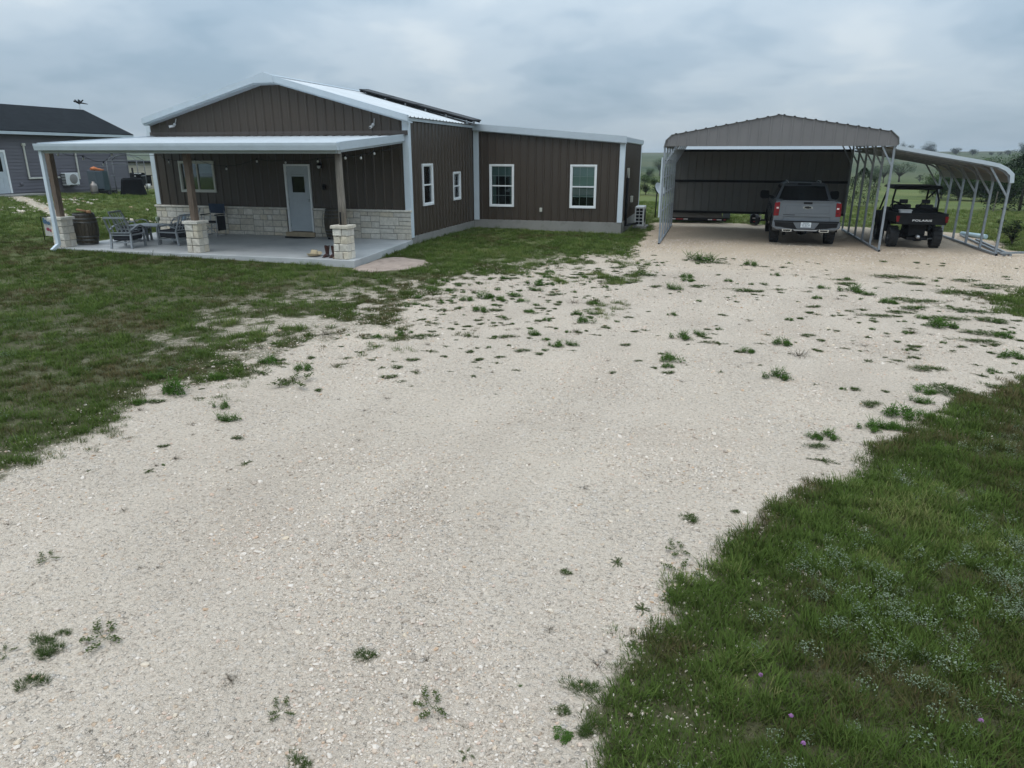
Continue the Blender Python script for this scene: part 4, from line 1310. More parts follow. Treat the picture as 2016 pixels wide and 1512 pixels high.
# limestone wainscot
rs = random.Random(21)
for (ua, ub) in ((-0.07, door_u0 - 0.03), (door_u1 + 0.03, Lg + 0.03)):
    mb = MB()
    Fg.box(mb, ua + 0.01, ub - 0.01, SLAB, 0.87, 0.0, 0.075)
    mb.build('mortar_bed', M['mortar'], house)
    for x0, y0, x1, y1 in ashlar(ub - ua, 0.835, rs):
        stone_piece(Fg, ua + x0, ua + x1, SLAB + y0, SLAB + y1, 0.05, 0.088 + rs.uniform(-0.005, 0.007), house, rs, 0.003)
    u = ua - 0.02
    while u < ub + 0.01:
        l = min(rs.uniform(0.55, 0.95), ub + 0.03 - u)
        if ub + 0.03 - (u + l) < 0.3:
            l = ub + 0.03 - u
        stone_piece(Fg, u, u + l, 0.872, 0.945, 0.0, 0.125 + rs.uniform(-0.006, 0.006), house, rs, 0.004, name='coping_stone')
        u += l
# wainscot return on the left flank
Fret = Frame((HX0 - 0.002, HY0 + 0.5, 0), (0, -1, 0), (0, 0, 1), (-1, 0, 0))
for x0, y0, x1, y1 in ashlar(0.56, 0.83, rs):
    stone_piece(Fret, x0, x1, SLAB + y0, SLAB + y1, 0.0, 0.085, house, rs, 0.004)

# ------------------------------------------------------------------ porch roof (part of the house)
PX0, PX1, PYF = -17.56, -8.64, 15.93
PSK = -0.42                      # the porch runs a little askew to the front wall
pz0, pz1 = 3.10, 2.80
Vp = Vector((0, PYF + 0.06 - (HY0 - 0.03), pz1 - pz0))
Vq = Vp + Vector((-PSK, 0, 0))
ribbed(Frame((PX1 - 0.02 + PSK, HY0 - 0.03, pz0), (-1, 0, 0), Vq, (0, -(pz0 - pz1), HY0 - PYF)), PX1 - PX0 - 0.04, 0.0, Vq.length, M['roof'], house, 'porch_roof_panel', off=0.2)
mb = MB()
mb.box(PX0 + 0.1, PYF + 0.25, 2.58, PX1 - 0.1, HY0 - 0.05, 2.60)
mb = MB()
# box gutter along the front, a C-section with a lip
mb.prism([(PYF - 0.07, 2.66), (PYF + 0.05, 2.66), (PYF + 0.05, 2.82), (PYF - 0.02, 2.83), (PYF - 0.09, 2.83), (PYF - 0.09, 2.77)], 'x', PX0 - 0.02, PX1 + 0.02)
mb.build('porch_gutter', M['white'], house)
mb = MB()
mb.box(PX0 + 0.03, PYF + 0.055, 2.585, PX1 - 0.03, PYF + 0.19, 2.70)
mb.build('porch_beam', mat('pale_grey_beam', (0.36, 0.38, 0.37), 0.5, var=0.05), house)
for xx, s in ((PX1, 1), (PX0, -1)):
    mb = MB()
    for (o0, o1, t0, t1) in ((-0.05, 0.03, -0.14, 0.05), (-0.09, -0.055, -0.2, -0.06)):
        a = [(xx + s * o, PYF + 0.052, pz1 + t) for o in (o0, o1) for t in (t0, t1)]
        b = [(xx + PSK + s * o, HY0 - 0.05, pz0 + t) for o in (o0, o1) for t in (t0, t1)]
        mb.add(a + b, [(0, 1, 3, 2), (4, 6, 7, 5), (0, 4, 5, 1), (2, 3, 7, 6), (0, 2, 6, 4), (1, 5, 7, 3)])
    mb.build('porch_rake_trim', M['white'], house)
for i in range(1, 8):
    xr = PX0 + (PX1 - PX0) * i / 8
    mb = MB()
    mb.bar((xr, PYF + 0.2, pz1 - 0.11), (xr + PSK, HY0 - 0.06, pz0 - 0.12), 0.06, 0.14)
    mb.build('porch_rafter', M['soffit'], house)
mb = MB()
mb.box(HX0 + 0.1, HY0 - 0.05, pz0 + 0.035, HX1 + 0.03, HY0 - 0.033, pz0 + 0.16)
mb.add([(HX0 + 0.1, HY0 - 0.034, pz0 + 0.05), (HX1 + 0.03, HY0 - 0.034, pz0 + 0.05), (HX1 + 0.03, HY0 - 0.2, pz0 + 0.030), (HX0 + 0.1, HY0 - 0.2, pz0 + 0.030)], [(0, 1, 2, 3)])
for i in range(31):
    uu = HX0 + 0.16 + 0.3048 * i
    if uu < HX1 - 0.05:
        mb.box(uu - 0.05, HY0 - 0.062, pz0 + 0.04, uu + 0.05, HY0 - 0.05, pz0 + 0.155)
mb.build('roof_flashing', M['flash'], house, fix=True)
# downspout at the left front corner
mb = MB()
mb.box(PX0 + 0.02, PYF + 0.0, 0.16, PX0 + 0.12, PYF + 0.085, 2.66)
mb.bar((PX0 + 0.07, PYF + 0.045, 0.17), (PX0 + 0.03, PYF - 0.16, 0.02), 0.10, 0.085)
mb.build('downspout', M['trim'], house)

mb = MB()
mb.prism([(-17.86, 16.17), (-8.53, 16.17), (-8.95, HY0 + 0.05), (-18.25, HY0 + 0.05)], 'z', -0.6, SLAB)
tag(mb.build('porch_slab', M['slab'], None, bevel=0.012), kind='structure')
# ------------------------------------------------------------------ porch pillars


def pillar(cx, cy, label, log):
    t = thing('porch_pillar', label, 'pillar', (cx, cy, SLAB), 'stone pillars carrying the porch roof')
    hw, hc = 0.20, 0.20
    rp = random.Random(int(abs(cx) * 100))
    mb_ = MB()
    mb_.box(cx - hw + .03, cy - hw + .03, SLAB, cx + hw - .03, cy + hw - .03, 0.80)
    mb_.build('mortar_core', M['mortar'], t)
    for k in range(4):
        z0 = SLAB + k * 0.192
        cut = [rp.choice([(0.5,), (0.36, 0.72), (0.62,), (0.4,)]) for _ in (0, 1)]
        for side in (0, 1):                      # front row, back row
            es = [0.0] + list(cut[side]) + [1.0]
            for a, b in zip(es[:-1], es[1:]):
                FF = Frame((cx - hw, cy, 0), (1, 0, 0), (0, 0, 1), (0, -1, 0)) if side == 0 else Frame((cx + hw, cy, 0), (-1, 0, 0), (0, 0, 1), (0, 1, 0))
                stone_piece(FF, a * 2 * hw, b * 2 * hw, z0, z0 + 0.192, 0.006, hw + rp.uniform(-0.012, 0.014), t, rp, 0.012)
    FF = Frame((cx - hw - 0.045, cy + hw + 0.045, 0.806), (1, 0, 0), (0, -1, 0), (0, 0, 1))
    stone_piece(FF, 0, 2 * hw + 0.09, 0, 2 * hw + 0.09, 0.0, 0.075, t, rp, 0.006, name='cap_stone')
    mb_ = MB()
    if log:
        mb_.tube([(cx, cy, 0.875), (cx + .006, cy, 1.4), (cx - .005, cy + .004, 2.0), (cx, cy, 2.60)], [0.098, 0.094, 0.09, 0.086], 14)
        mb_.build('timber_post', M['wood_grey'], t)
    else:
        mb_.bar((cx, cy, 0.875), (cx, cy, 2.60), 0.155, 0.155, up=(0, 1, 0))
        mb_.build('timber_post', M['wood'], t, bevel=0.008)
    return t


pillar(-17.80, 16.50, 'stone porch pillar with dark square post beside the white downspout', False)
pillar(-13.33, 16.50, 'stone porch pillar with brown square post in front of the sliding window', False)
pillar(-8.93, 16.46, 'stone porch pillar with round grey log post beside the boots', True)
mb = MB()
mb.tube([(-8.93, 16.355, 0.90), (-8.93, 16.355, 1.2)], 0.022, 8)
mb.build('post_sleeve', M['black'], [o for o in bpy.data.objects if o.name.startswith('porch_pillar')][-1])

# heap of sandy soil at the corner of the slab
mb = MB()
nr_, na_ = 9, 30
vs = []
rm_ = random.Random(5)
for i in range(nr_ + 1):
    for k in range(na_):
        a = 2 * math.pi * k / na_
        q = i / nr_ * (1 + 0.12 * math.sin(a * 3 + 1) + 0.05 * math.sin(a * 7))
        X, Y = -7.93 + 0.95 * q * math.cos(a), 17.05 + 1.4 * q * math.sin(a)
        X = max(X, -8.497)
        vs.append((X, Y, gz(X, Y) - 0.015 + 0.11 * (1 - (i / nr_) ** 2) + rm_.uniform(-.006, .006)))
fs = [(i * na_ + k, i * na_ + (k + 1) % na_, (i + 1) * na_ + (k + 1) % na_, (i + 1) * na_ + k) for i in range(nr_) for k in range(na_)]
mb.add(vs, fs, None, True)
tag(mb.build('soil_mound', mat('pinkish_sand', (0.36, 0.275, 0.225), 0.95, var=0.16, scale=5, bump=0.7, bscale=35, dirt=((0.25, 0.185, 0.15), 4.0, 0.5, 0.75)), None), kind='structure')
# ------------------------------------------------------------------ carport with lean-to
CZ = -0.262                      # yard level there
cp = thing('carport', 'open grey steel carport with low peaked gable and lean-to roof on tube posts', 'carport', (3.3, 27.8, CZ))
CX0, CX1, CY0, CY1 = -1.62, 5.06, 24.4, 31.3
LX = 8.24
PH = 2.83
ys = [CY0 + (CY1 - CY0) * i / 5 for i in range(6)]
g_ = M['galv']
roofp = [(CX0 - 0.03, 2.80), (CX0 + 0.02, 3.02), (CX0 + 0.20, 3.19), (1.75, 3.75), (CX1 - 0.15, 3.25), (CX1 + 0.05, 3.08), (CX1 + 0.085, 2.88)]
leanp = [(CX1 + 0.04, 2.83), (CX1 + 0.10, 2.80), (7.50, 2.385), (7.85, 2.31), (8.08, 2.20), (8.24, 2.05), (8.27, 1.82)]
for i, y in enumerate(ys):
    for x, zt in ((CX0, PH), (CX1, PH), (LX, 1.9)):
        if x == LX and i == 5:
            pass
        mb = MB()
        mb.bar((x, y, CZ + 0.06), (x, y, zt), 0.062, 0.062, up=(0, 1, 0))
        mb.build('post', g_, cp)
        mb = MB()
        if x == CX0:
            mb.bar((x + 0.01, y, 2.28), (x + 0.50, y, 3.10), 0.045, 0.045, up=(0, 1, 0))
        elif x == CX1:
            mb.bar((x - 0.01, y, 2.28), (x - 0.50, y, 3.10), 0.045, 0.045, up=(0, 1, 0))
        else:
            mb.bar((x - 0.02, y, 1.45), (x - 0.62, y, 2.33), 0.05, 0.05, up=(0, 1, 0))
        mb.build('knee_brace', g_, cp)
    # bent roof bow on each pair of posts, set just under the sheets
    mb = MB()
    pts = [(CX0 + 0.02, y, 2.80), (CX0 + 0.06, y, 2.97), (CX0 + 0.24, y, 3.12), (1.75, y, 3.68), (CX1 - 0.19, y, 3.18), (CX1 - 0.02, y, 3.02), (CX1 + 0.0, y, 2.83)]
    for a, b in zip(pts[:-1], pts[1:]):
        mb.bar(a, b, 0.06, 0.06, up=(0, 1, 0))
    mb.build('roof_bow', g_, cp)
    mb = MB()
    pts = [(CX1 + 0.05, y, 2.745), (7.48, y, 2.325), (7.82, y, 2.25), (8.02, y, 2.15), (8.17, y, 2.02), (LX - 0.01, y, 1.84)]
    for a, b in zip(pts[:-1], pts[1:]):
        mb.bar(a, b, 0.06, 0.06, up=(0, 1, 0))
    mb.build('lean_to_bow', g_, cp)
for x in (CX0, CX1, LX):
    mb = MB()
    mb.bar((x, CY0 - 0.12, CZ + 0.035), (x, CY1 + 0.08, CZ + 0.035), 0.066, 0.066)
    mb.build('base_rail', g_, cp)
    mb = MB()
    mb.box(x - 0.03, CY0 - 0.130, CZ + 0.005, x + 0.03, CY0 - 0.121, CZ + 0.065)
    mb.build('rail_cap', M['black'], cp)


def ribbon(mb_, prof, y0, y1, w0, w1):
    """a band following a profile across x, mitred at its bends, from depth y0 to y1 and offsets w0..w1 off the line"""
    P = [Vector((a, 0, b)) for a, b in prof]
    nn = []
    for i in range(len(P)):
        ds_ = []
        if i > 0:
            ds_.append((P[i] - P[i - 1]).normalized())
        if i < len(P) - 1:
            ds_.append((P[i + 1] - P[i]).normalized())
        ns_ = [Vector((-d.z, 0, d.x)) for d in ds_]
        m_ = sum(ns_, Vector()).normalized()
        nn.append(m_ / max(0.5, m_.dot(ns_[0])))
    vs = []
    for p, n in zip(P, nn):
        for yy in (y0, y1):
            for w_ in (w0, w1):
                q = p + n * w_
                vs.append((q.x, yy, q.z))
    fs = []
    for i in range(len(P) - 1):
        o = i * 4
        fs += [(o, o + 4, o + 5, o + 1), (o + 2, o + 3, o + 7, o + 6), (o, o + 2, o + 6, o + 4), (o + 1, o + 5, o + 7, o + 3)]
    e = (len(P) - 1) * 4
    fs += [(0, 1, 3, 2), (e, e + 2, e + 3, e + 1)]
    mb_.add(vs, fs)
    return mb_


def shell(prof, y0, y1, name, m):
    """roof skin: profile across x, small ribs crossing it front to back on the flat runs"""
    i = 0
    while i < len(prof) - 1:
        (ax_, az_), (bx_, bz_) = prof[i], prof[i + 1]
        d = Vector((bx_ - ax_, 0, bz_ - az_))
        if d.length > 0.5:
            n = Vector((-d.z, 0, d.x)).normalized()
            ribbed(Frame((ax_, y0, az_), d, (0, 1, 0), n), d.length, 0.0, y1 - y0, m, cp, name, off=0.12, h=0.025, wide=0.04, top=0.02)
            i += 1
        else:
            j = i
            while j < len(prof) - 1 and (Vector((prof[j + 1][0] - prof[j][0], 0, prof[j + 1][1] - prof[j][1]))).length <= 0.5:
                j += 1
            mb_ = MB()
            ribbon(mb_, prof[i:j + 1], y0, y1, -0.004, 0.012)
            mb_.build(name, m, cp)
            i = j


shell(roofp, CY0 - 0.12, CY1 + 0.08, 'roof_sheet', M['cp_roof'])
shell(leanp, CY0 - 0.06, CY1 + 0.06, 'lean_to_sheet', M['cp_tan'])
# bright edge trim on the lean-to front
mb = MB()
ribbon(mb, leanp, CY0 - 0.095, CY0 - 0.064, -0.06, 0.045)
mb.build('edge_trim', M['white'], cp)


def gtop(x):
    return float(np.interp(x, [p[0] for p in roofp], [p[1] for p in roofp]))


# gable sheets at the front
ribbed(Frame((CX0 - 0.03, CY0 - 0.07, 0), (1, 0, 0), (0, 0, 1), (0, -1, 0)), CX1 + 0.115 - CX0, 2.84, lambda u: max(2.842, gtop(CX0 - 0.03 + u) - 0.006), M['cp_panel'], cp, 'gable_sheet',
       off=0.12, h=0.018, kinks=[p[0] - CX0 + 0.03 for p in roofp])
mb = MB()
mb.bar((CX0, CY0 + 0.035, 2.87), (CX1, CY0 + 0.035, 2.87), 0.06, 0.06)
mb.build('gable_header', g_, cp)
# back wall: a band of sheets on girts, open below and above
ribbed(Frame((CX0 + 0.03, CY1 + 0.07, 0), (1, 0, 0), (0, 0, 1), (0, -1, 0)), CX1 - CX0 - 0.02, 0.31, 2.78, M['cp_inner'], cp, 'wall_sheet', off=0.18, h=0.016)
for zg in (0.335, 1.57, 2.76):
    mb = MB()
    mb.box(CX0 + 0.035, CY1 - 0.0, zg - 0.045, CX1 - 0.035, CY1 + 0.048, zg + 0.045)
    mb.build('wall_girt', M['black'], cp)
# sheet edge along the left side
mb = MB()
mb.box(CX0 - 0.085, CY0 - 0.05, 0.62, CX0 - 0.040, CY0 + 0.04, 2.50)
mb.build('side_trim', M['white'], cp)
for k in (0, 1, 2, 3):
    mb = MB()
    z_ = 0.75 + k * 0.55
    mb.box(CX0 - 0.065, CY0 + 0.05, z_ - 0.02, CX0 - 0.035, CY1, z_ + 0.02)
    mb.build('side_girt', g_, cp)
# loose steel tubes lying beside the lean-to
for i, (a, b) in enumerate([((8.45, 24.25), (8.95, 30.2)), ((8.62, 24.3), (9.05, 28.8)), ((8.3, 24.15), (9.05, 24.55))]):
    t = thing('steel_tube', ['long grey steel tube lying on the gravel nearest the lean-to rail', 'grey steel tube lying on the grass edge beyond the longest tube', 'short grey steel tube lying across the front ends of the others'][i], 'tube', (a[0], a[1], gz(*a)), 'spare tubes by the lean-to')
    mb = MB()
    mb.bar((a[0], a[1], gz(*a) + 0.035 + 0.066 * (i == 2)), (b[0], b[1], gz(*b) + 0.035 + 0.066 * (i == 2)), 0.055, 0.055)
    mb.build('tube', g_, t)

# ------------------------------------------------------------------ wheels


def wheel(R, W, rimR, parent, x, y, side, name='wheel', lugs=0, rimm=None, holes=6):
    mb_ = MB()
    h = W / 2
    mb_.lathe([(rimR, -h * 0.86), (R * 0.86, -h), (R * 0.96, -h * 0.86), (R, -h * 0.6), (R, h * 0.6), (R * 0.96, h * 0.86), (R * 0.86, h), (rimR, h * 0.86)], (0, 0, 0), 30, axis='x')
    if lugs:
        for k in range(lugs):
            a = 2 * math.pi * k / lugs
            for s in (-1, 1):
                aa = a + s * 0.06
                c = Vector((s * h * 0.48, (R + 0.003) * math.cos(aa), (R + 0.003) * math.sin(aa)))
                mb_.obox(c, (h * 0.85, 0.035, 0.028), Matrix.Rotation(aa, 3, 'X') @ Matrix.Rotation(math.radians(90), 3, 'X') @ Matrix.Identity(3))
    w_ = mb_.build(name, M['rubber'], None)
    w_.parent = parent
    w_.location = (x, y, R)
    mb_ = MB()
    mb_.lathe([(rimR * 1.02, -h * 0.84), (rimR * 0.95, -h * 0.5), (rimR * 0.95, h * 0.5), (rimR * 1.02, h * 0.84)], (0, 0, 0), 24, axis='x')
    o_ = side * h * 0.62
    mb_.lathe([(0.0, o_ + side * .02), (rimR * 0.3, o_ + side * .02), (rimR * 0.35, o_)], (0, 0, 0), 12, axis='x')
    for k in range(holes):
        a = 2 * math.pi * k / holes
        mb_.bar((o_, rimR * 0.2 * math.cos(a), rimR * 0.2 * math.sin(a)), (o_, rimR * 0.97 * math.cos(a), rimR * 0.97 * math.sin(a)), rimR * 0.32, 0.03, up=(1, 0, 0))
    r_ = mb_.build('rim', rimm or M['rim'], None)
    r_.parent = w_
    return w_


# ------------------------------------------------------------------ pickup truck, built facing +Y around its rear axle
def truck():
    T = thing('pickup_truck', 'grey crew cab pickup truck parked nose in under the carport', 'pickup truck')
    P_ = M['truck']
    # lower body side profile with wheel arches, then bed walls and cab
    arch = lambda c, r: [(c + r * math.cos(a), 0.42 + r * math.sin(a)) for a in [math.pi * k / 10 for k in range(0, 11)]]
    prof = [(-1.08, 0.62), (-1.10, 1.0), (-1.08, 1.38), (-1.02, 1.42), (0.66, 1.42), (0.70, 1.36), (4.0, 1.30), (4.62, 1.22), (4.66, 0.55), (4.35, 0.42)]
    bot = arch(3.74, 0.50) + [(3.05, 0.40), (0.62, 0.40)] + arch(0.0, 0.50) + [(-0.62, 0.55)]
    poly = prof + bot
    mb = MB()
    # outer skins: loops at several widths give tumblehome
    loops = []
    for xs_, sh in ((-0.985, 0.0), (-1.02, 0.012)):
        pass

    def xw(z):
        return float(np.interp(z, [0.4, 0.62, 0.95, 1.1, 1.42], [0.965, 1.0, 1.02, 1.01, 0.965]))
    import bmesh
    for s in (-1, 1):
        outer = [(s * xw(z), y, z) for y, z in poly]
        inner = [(s * 0.70, y, z) for y, z in poly]
        n = len(poly)
        mb.add(outer + inner, [tuple(range(n))] + [tuple(range(2 * n - 1, n - 1, -1))] + [(i, (i + 1) % n, (i + 1) % n + n, i + n) for i in range(n)])
    mb.box(-0.70, -1.0, 0.70, 0.70, 4.60, 0.80)
    mb.box(-0.72, 0.60, 0.44, 0.72, 4.60, 1.30)
    body = mb.build('body', P_, T, bevel=0.012)
    # tailgate with pressed panel
    mb = MB()
    prof = [(-0.845, 0.95), (0.845, 0.95), (0.835, 1.40), (0.80, 1.425), (-0.80, 1.425), (-0.835, 1.40)]
    mb.prism(prof, 'y', -1.10, -1.03)
    for q in ((-0.66, 1.04, 0.66, 1.055), (-0.66, 1.28, -0.18, 1.295), (0.18, 1.28, 0.66, 1.295), (-0.665, 1.055, -0.65, 1.28), (0.65, 1.055, 0.665, 1.28)):
        mb.box(q[0], -1.108, q[1], q[2], -1.10, q[3])
    mb.prism([(-0.80, 1.405), (0.80, 1.405), (0.78, 1.438), (-0.78, 1.438)], 'y', -1.125, -1.02)
    tg = mb.build('tailgate', P_, T, bevel=0.006)
    mb = MB()
    mb.box(-0.13, -1.112, 1.34, 0.13, -1.10, 1.40)
    mb.build('tailgate_handle', M['blackplastic'], tg, bevel=0.008)
    # bow-tie emblem: black centre with a bright edge
    bow = [(-0.135, -0.032), (-0.055, -0.032), (-0.055, -0.05), (0.055, -0.05), (0.055, -0.032), (0.155, -0.032), (0.135, 0.032), (0.055, 0.032), (0.055, 0.05), (-0.055, 0.05), (-0.055, 0.032), (-0.115, 0.032)]
    for nm_, k_, y0, mm in (('emblem_edge', 1.02, -1.108, 'chrome'), ('emblem', 0.74, -1.112, 'black')):
        mb = MB()
        mb.prism([(a * k_, 1.235 + b * k_) for a, b in bow], 'y', y0, -1.099)
        mb.build(nm_, M[mm], tg)
    mb = MB()
    mb.box(-0.72, -1.104, 0.985, -0.36, -1.0995, 1.005)
    mb.build('tailgate_lettering', M['black'], tg)
    # tail lamps wrap the corners
    for s in (-1, 1):
        mb = MB()
        mb.prism([(s * 0.855, 0.96), (s * 1.015, 0.96), (s * 1.0, 1.37), (s * 0.845, 1.39)], 'y', -1.115, -1.00)
        lamp = mb.build('tail_lamp', M['redlens'], T, bevel=0.01)
        mb = MB()
        mb.box(min(s * 0.87, s * 0.94), -1.120, 1.185, max(s * 0.87, s * 0.94), -1.112, 1.235)
        mb.build('reverse_lens', M['clearlens'], lamp)
        mb = MB()
        mb.box(min(s * 0.865, s * 0.95), -1.119, 1.06, max(s * 0.865, s * 0.95), -1.113, 1.075)
        mb.build('lamp_divider', M['black'], lamp)
    # rear valance and bumper
    mb = MB()
    mb.box(-0.99, -1.07, 0.80, 0.99, -1.0, 0.95)
    mb.build('rear_valance', P_, T)
    mb = MB()
    bp_ = [(-1.03, 0.80), (1.03, 0.80), (1.03, 0.60), (0.88, 0.52), (-0.88, 0.52), (-1.03, 0.60)]
    mb.prism(bp_, 'y', -1.20, -0.98)
    bump = mb.build('bumper', P_, T, bevel=0.025)
    mb = MB()
    mb.box(-0.98, -1.212, 0.775, 0.98, -1.19, 0.815)
    mb.build('bumper_step', M['blackplastic'], bump)
    mb = MB()
    mb.prism([(-0.96, 0.765), (-0.36, 0.765), (-0.25, 0.595), (0.25, 0.595), (0.36, 0.765), (0.96, 0.765), (0.90, 0.64), (0.62, 0.585), (0.3, 0.555), (-0.3, 0.555), (-0.62, 0.585), (-0.90, 0.64)], 'y', -1.206, -1.19)
    mb.build('bumper_insert', M['blackplastic'], bump)
    mb = MB()
    for a, b in (((-0.38, 0.77), (-0.26, 0.585)), ((0.38, 0.77), (0.26, 0.585)), ((-0.26, 0.585), (0.26, 0.585))):
        mb.bar((a[0], -1.215, a[1]), (b[0], -1.215, b[1]), 0.028, 0.03, up=(0, 1, 0))
    mb.build('plate_surround', P_, bump)
    mb = MB()
    mb.prism([(-0.40, 0.545), (0.40, 0.545), (0.32, 0.50), (-0.32, 0.50)], 'y', -1.19, -1.02)
    mb.build('hitch_bar', M['alum'], bump)
    for s in (-1, 1):
        mb = MB()
        cx = s * 0.56
        rr = [(cx - 0.14, 0.47), (cx + 0.14, 0.47), (cx + 0.155, 0.555), (cx - 0.155, 0.555)]
        ri = [(cx - 0.105, 0.493), (cx + 0.105, 0.493), (cx + 0.115, 0.533), (cx - 0.115, 0.533)]
        for y0 in (-1.23, ):
            vs = [(a, y0, b) for a, b in rr] + [(a, y0, b) for a, b in ri] + [(a, y0 + 0.2, b) for a, b in rr] + [(a, y0 + 0.15, b) for a, b in ri]
            fs = [(i, (i + 1) % 4, 4 + (i + 1) % 4, 4 + i) for i in range(4)] + [(i, 8 + i, 8 + (i + 1) % 4, (i + 1) % 4) for i in range(4)] + [(4 + i, 4 + (i + 1) % 4, 12 + (i + 1) % 4, 12 + i) for i in range(4)]
            mb.add(vs, fs)
        ex = mb.build('exhaust_tip', M['chrome'], T)
        mb = MB()
        mb.box(cx - 0.115, -1.10, 0.49, cx + 0.115, -1.09, 0.536)
        mb.build('exhaust_hole', M['black'], ex)
        mb = MB()
        mb.prism([(s * 0.80, 0.62), (s * 0.93, 0.63), (s * 0.95, 0.72), (s * 0.78, 0.72)], 'y', -1.214, -1.205)
        mb.build('bumper_corner_step', M['black'], bump)
    mb = MB()
    mb.box(-0.155, -1.222, 0.615, 0.155, -1.214, 0.77)
    pl = mb.build('licence_plate', M['plate'], bump)
    # plate figures: seven block strokes
    mb = MB()
    rp = random.Random(4)
    seg7 = {0: (0, 0, 1, 0.12), 1: (0, 0.44, 1, 0.56), 2: (0, 0.88, 1, 1), 3: (0, 0.5, .22, 1), 4: (.78, .5, 1, 1), 5: (0, 0, .22, .5), 6: (.78, 0, 1, .5)}
    for k, code in enumerate(((2, 3, 1, 6, 0), (3, 4, 1, 6, 5, 2), (2, 4, 6), (0, 1, 2, 3, 4, 5, 6), (2, 4, 1, 5, 0), (3, 1, 4, 6), (0, 1, 2, 3, 6, 5))):
        x0 = -0.125 + k * 0.0365
        for s_ in code:
            a, b, c, d = seg7[s_]
            mb.box(x0 + a * 0.026, -1.2245, 0.655 + b * 0.07, x0 + c * 0.026, -1.2215, 0.655 + d * 0.07)
    mb.box(-0.09, -1.2245, 0.742, 0.09, -1.2215, 0.757)
    mb.box(-0.10, -1.2245, 0.63, 0.10, -1.2215, 0.64)
    mb.build('plate_figures', M['plateink'], pl)
    # cab
    mb = MB()
    A = [(-0.945, 0.68, 1.30), (0.945, 0.68, 1.30), (0.945, 3.55, 1.30), (-0.945, 3.55, 1.30)]
    B = [(-0.72, 0.98, 1.86), (0.72, 0.98, 1.86), (0.72, 2.55, 1.88), (-0.72, 2.55, 1.88)]
    Cc = [(-0.62, 1.12, 1.925), (0.62, 1.12, 1.925), (0.62, 2.40, 1.93), (-0.62, 2.40, 1.93)]
    vs = A + B + Cc
    fs = [(3, 2, 1, 0)] + [(k + i, k + (i + 1) % 4, k + 4 + (i + 1) % 4, k + 4 + i) for k in (0, 4) for i in range(4)] + [(8, 9, 10, 11)]
    mb.add(vs, fs)
    cab = mb.build('cab', P_, T, bevel=0.03)

    def on(a, b, c, d, u0, u1, v0, v1, off, th=0.006):
        """slab lying on the quad a-b (bottom) d-c (top)"""
        a, b, c, d = map(Vector, (a, b, c, d))
        n = (b - a).cross(d - a).normalized()

        def q(u, v):
            return (a * (1 - u) + b * u) * (1 - v) + (d * (1 - u) + c * u) * v
        pts = [q(u0, v0), q(u1, v0), q(u1, v1), q(u0, v1)]
        return [p + n * off for p in pts] + [p + n * (off + th) for p in pts]
    mb = MB()
    mb.add(on(A[0], A[1], B[1], B[0], 0.06, 0.94, 0.10, 0.93, 0.004), BOXF)
    rw = mb.build('rear_window', mat('dark_vehicle_glass', (0.006, 0.009, 0.012), 0.06, spec=0.8), cab)
    mb = MB()
    mb.add(on(A[0], A[1], B[1], B[0], 0.36, 0.64, 0.17, 0.85, 0.012, 0.004), BOXF)
    mb.build('sliding_pane', mat('slider_glass', (0.016, 0.022, 0.026), 0.08, spec=0.8), rw)
    for s, (a, b, c, d) in ((-1, (A[3], A[0], B[0], B[3])), (1, (A[1], A[2], B[2], B[1]))):
        for u0, u1 in (((0.10, 0.5), (0.53, 0.90)) if s > 0 else ((0.10, 0.47), (0.5, 0.90))):
            mb = MB()
            mb.add(on(a, b, c, d, u0, u1, 0.12, 0.9, 0.004), BOXF)
            mb.build('side_window', bpy.data.materials['dark_vehicle_glass'], cab)
    mb = MB()
    mb.add(on(A[2], A[3], B[3], B[2], 0.06, 0.94, 0.1, 0.95, 0.004), BOXF)
    mb.build('windscreen', bpy.data.materials['dark_vehicle_glass'], cab)
    mb = MB()
    mb.box(-0.22, 0.965, 1.872, 0.22, 1.06, 1.915)
    mb.build('stop_lamp', M['blackplastic'], cab)
    for s in (-1, 1):
        mb = MB()
        mb.bar((s * 0.90, 2.75, 1.36), (s * 1.06, 2.80, 1.38), 0.06, 0.09)
        mb.prism([(s * 1.04, 1.31), (s * 1.28, 1.29), (s * 1.36, 1.36), (s * 1.36, 1.55), (s * 1.30, 1.60), (s * 1.06, 1.58)], 'y', 2.70, 2.88)
        mb.build('wing_mirror', M['blackplastic'], T, bevel=0.015)
        mb = MB()
        for y in (1.15, 2.25):
            mb.box(min(s * 1.022, s * 1.045), y, 1.08, max(s * 1.022, s * 1.045), y + 0.2, 1.11)
        mb.build('door_handle', M['blackplastic'], T)
        mb = MB()
        for y in (0.72, 1.72, 2.78):
            mb.box(min(s * 1.004, s * 1.0245), y, 0.55, max(s * 1.004, s * 1.0245), y + 0.012, 1.2)
        mb.build('door_gap', M['black'], T)
        mb = MB()
        for yc in (0.0, 3.74):
            pts = [(s * 1.018, yc + 0.52 * math.cos(math.pi * k / 10), 0.42 + 0.52 * math.sin(math.pi * k / 10)) for k in range(11)]
            mb.tube(pts, 0.028, 6)
        mb.build('arch_lip', M['blackplastic'], T)
        wheel(0.42, 0.30, 0.24, T, s * 0.87, 0.0, s, lugs=26)
        wheel(0.42, 0.30, 0.24, T, s * 0.87, 3.74, s, lugs=26)
    # underside: axle, diff, exhaust, frame
    mb = MB()
    mb.tube([(-0.75, 0, 0.42), (0.75, 0, 0.42)], 0.05, 10)
    mb.lathe([(0.0, -0.17), (0.12, -0.15), (0.17, 0), (0.12, 0.15), (0, 0.17)], (0.0, 0, 0.42), 12, axis='x')
    mb.box(-0.50, -0.95, 0.50, -0.42, 4.3, 0.62)
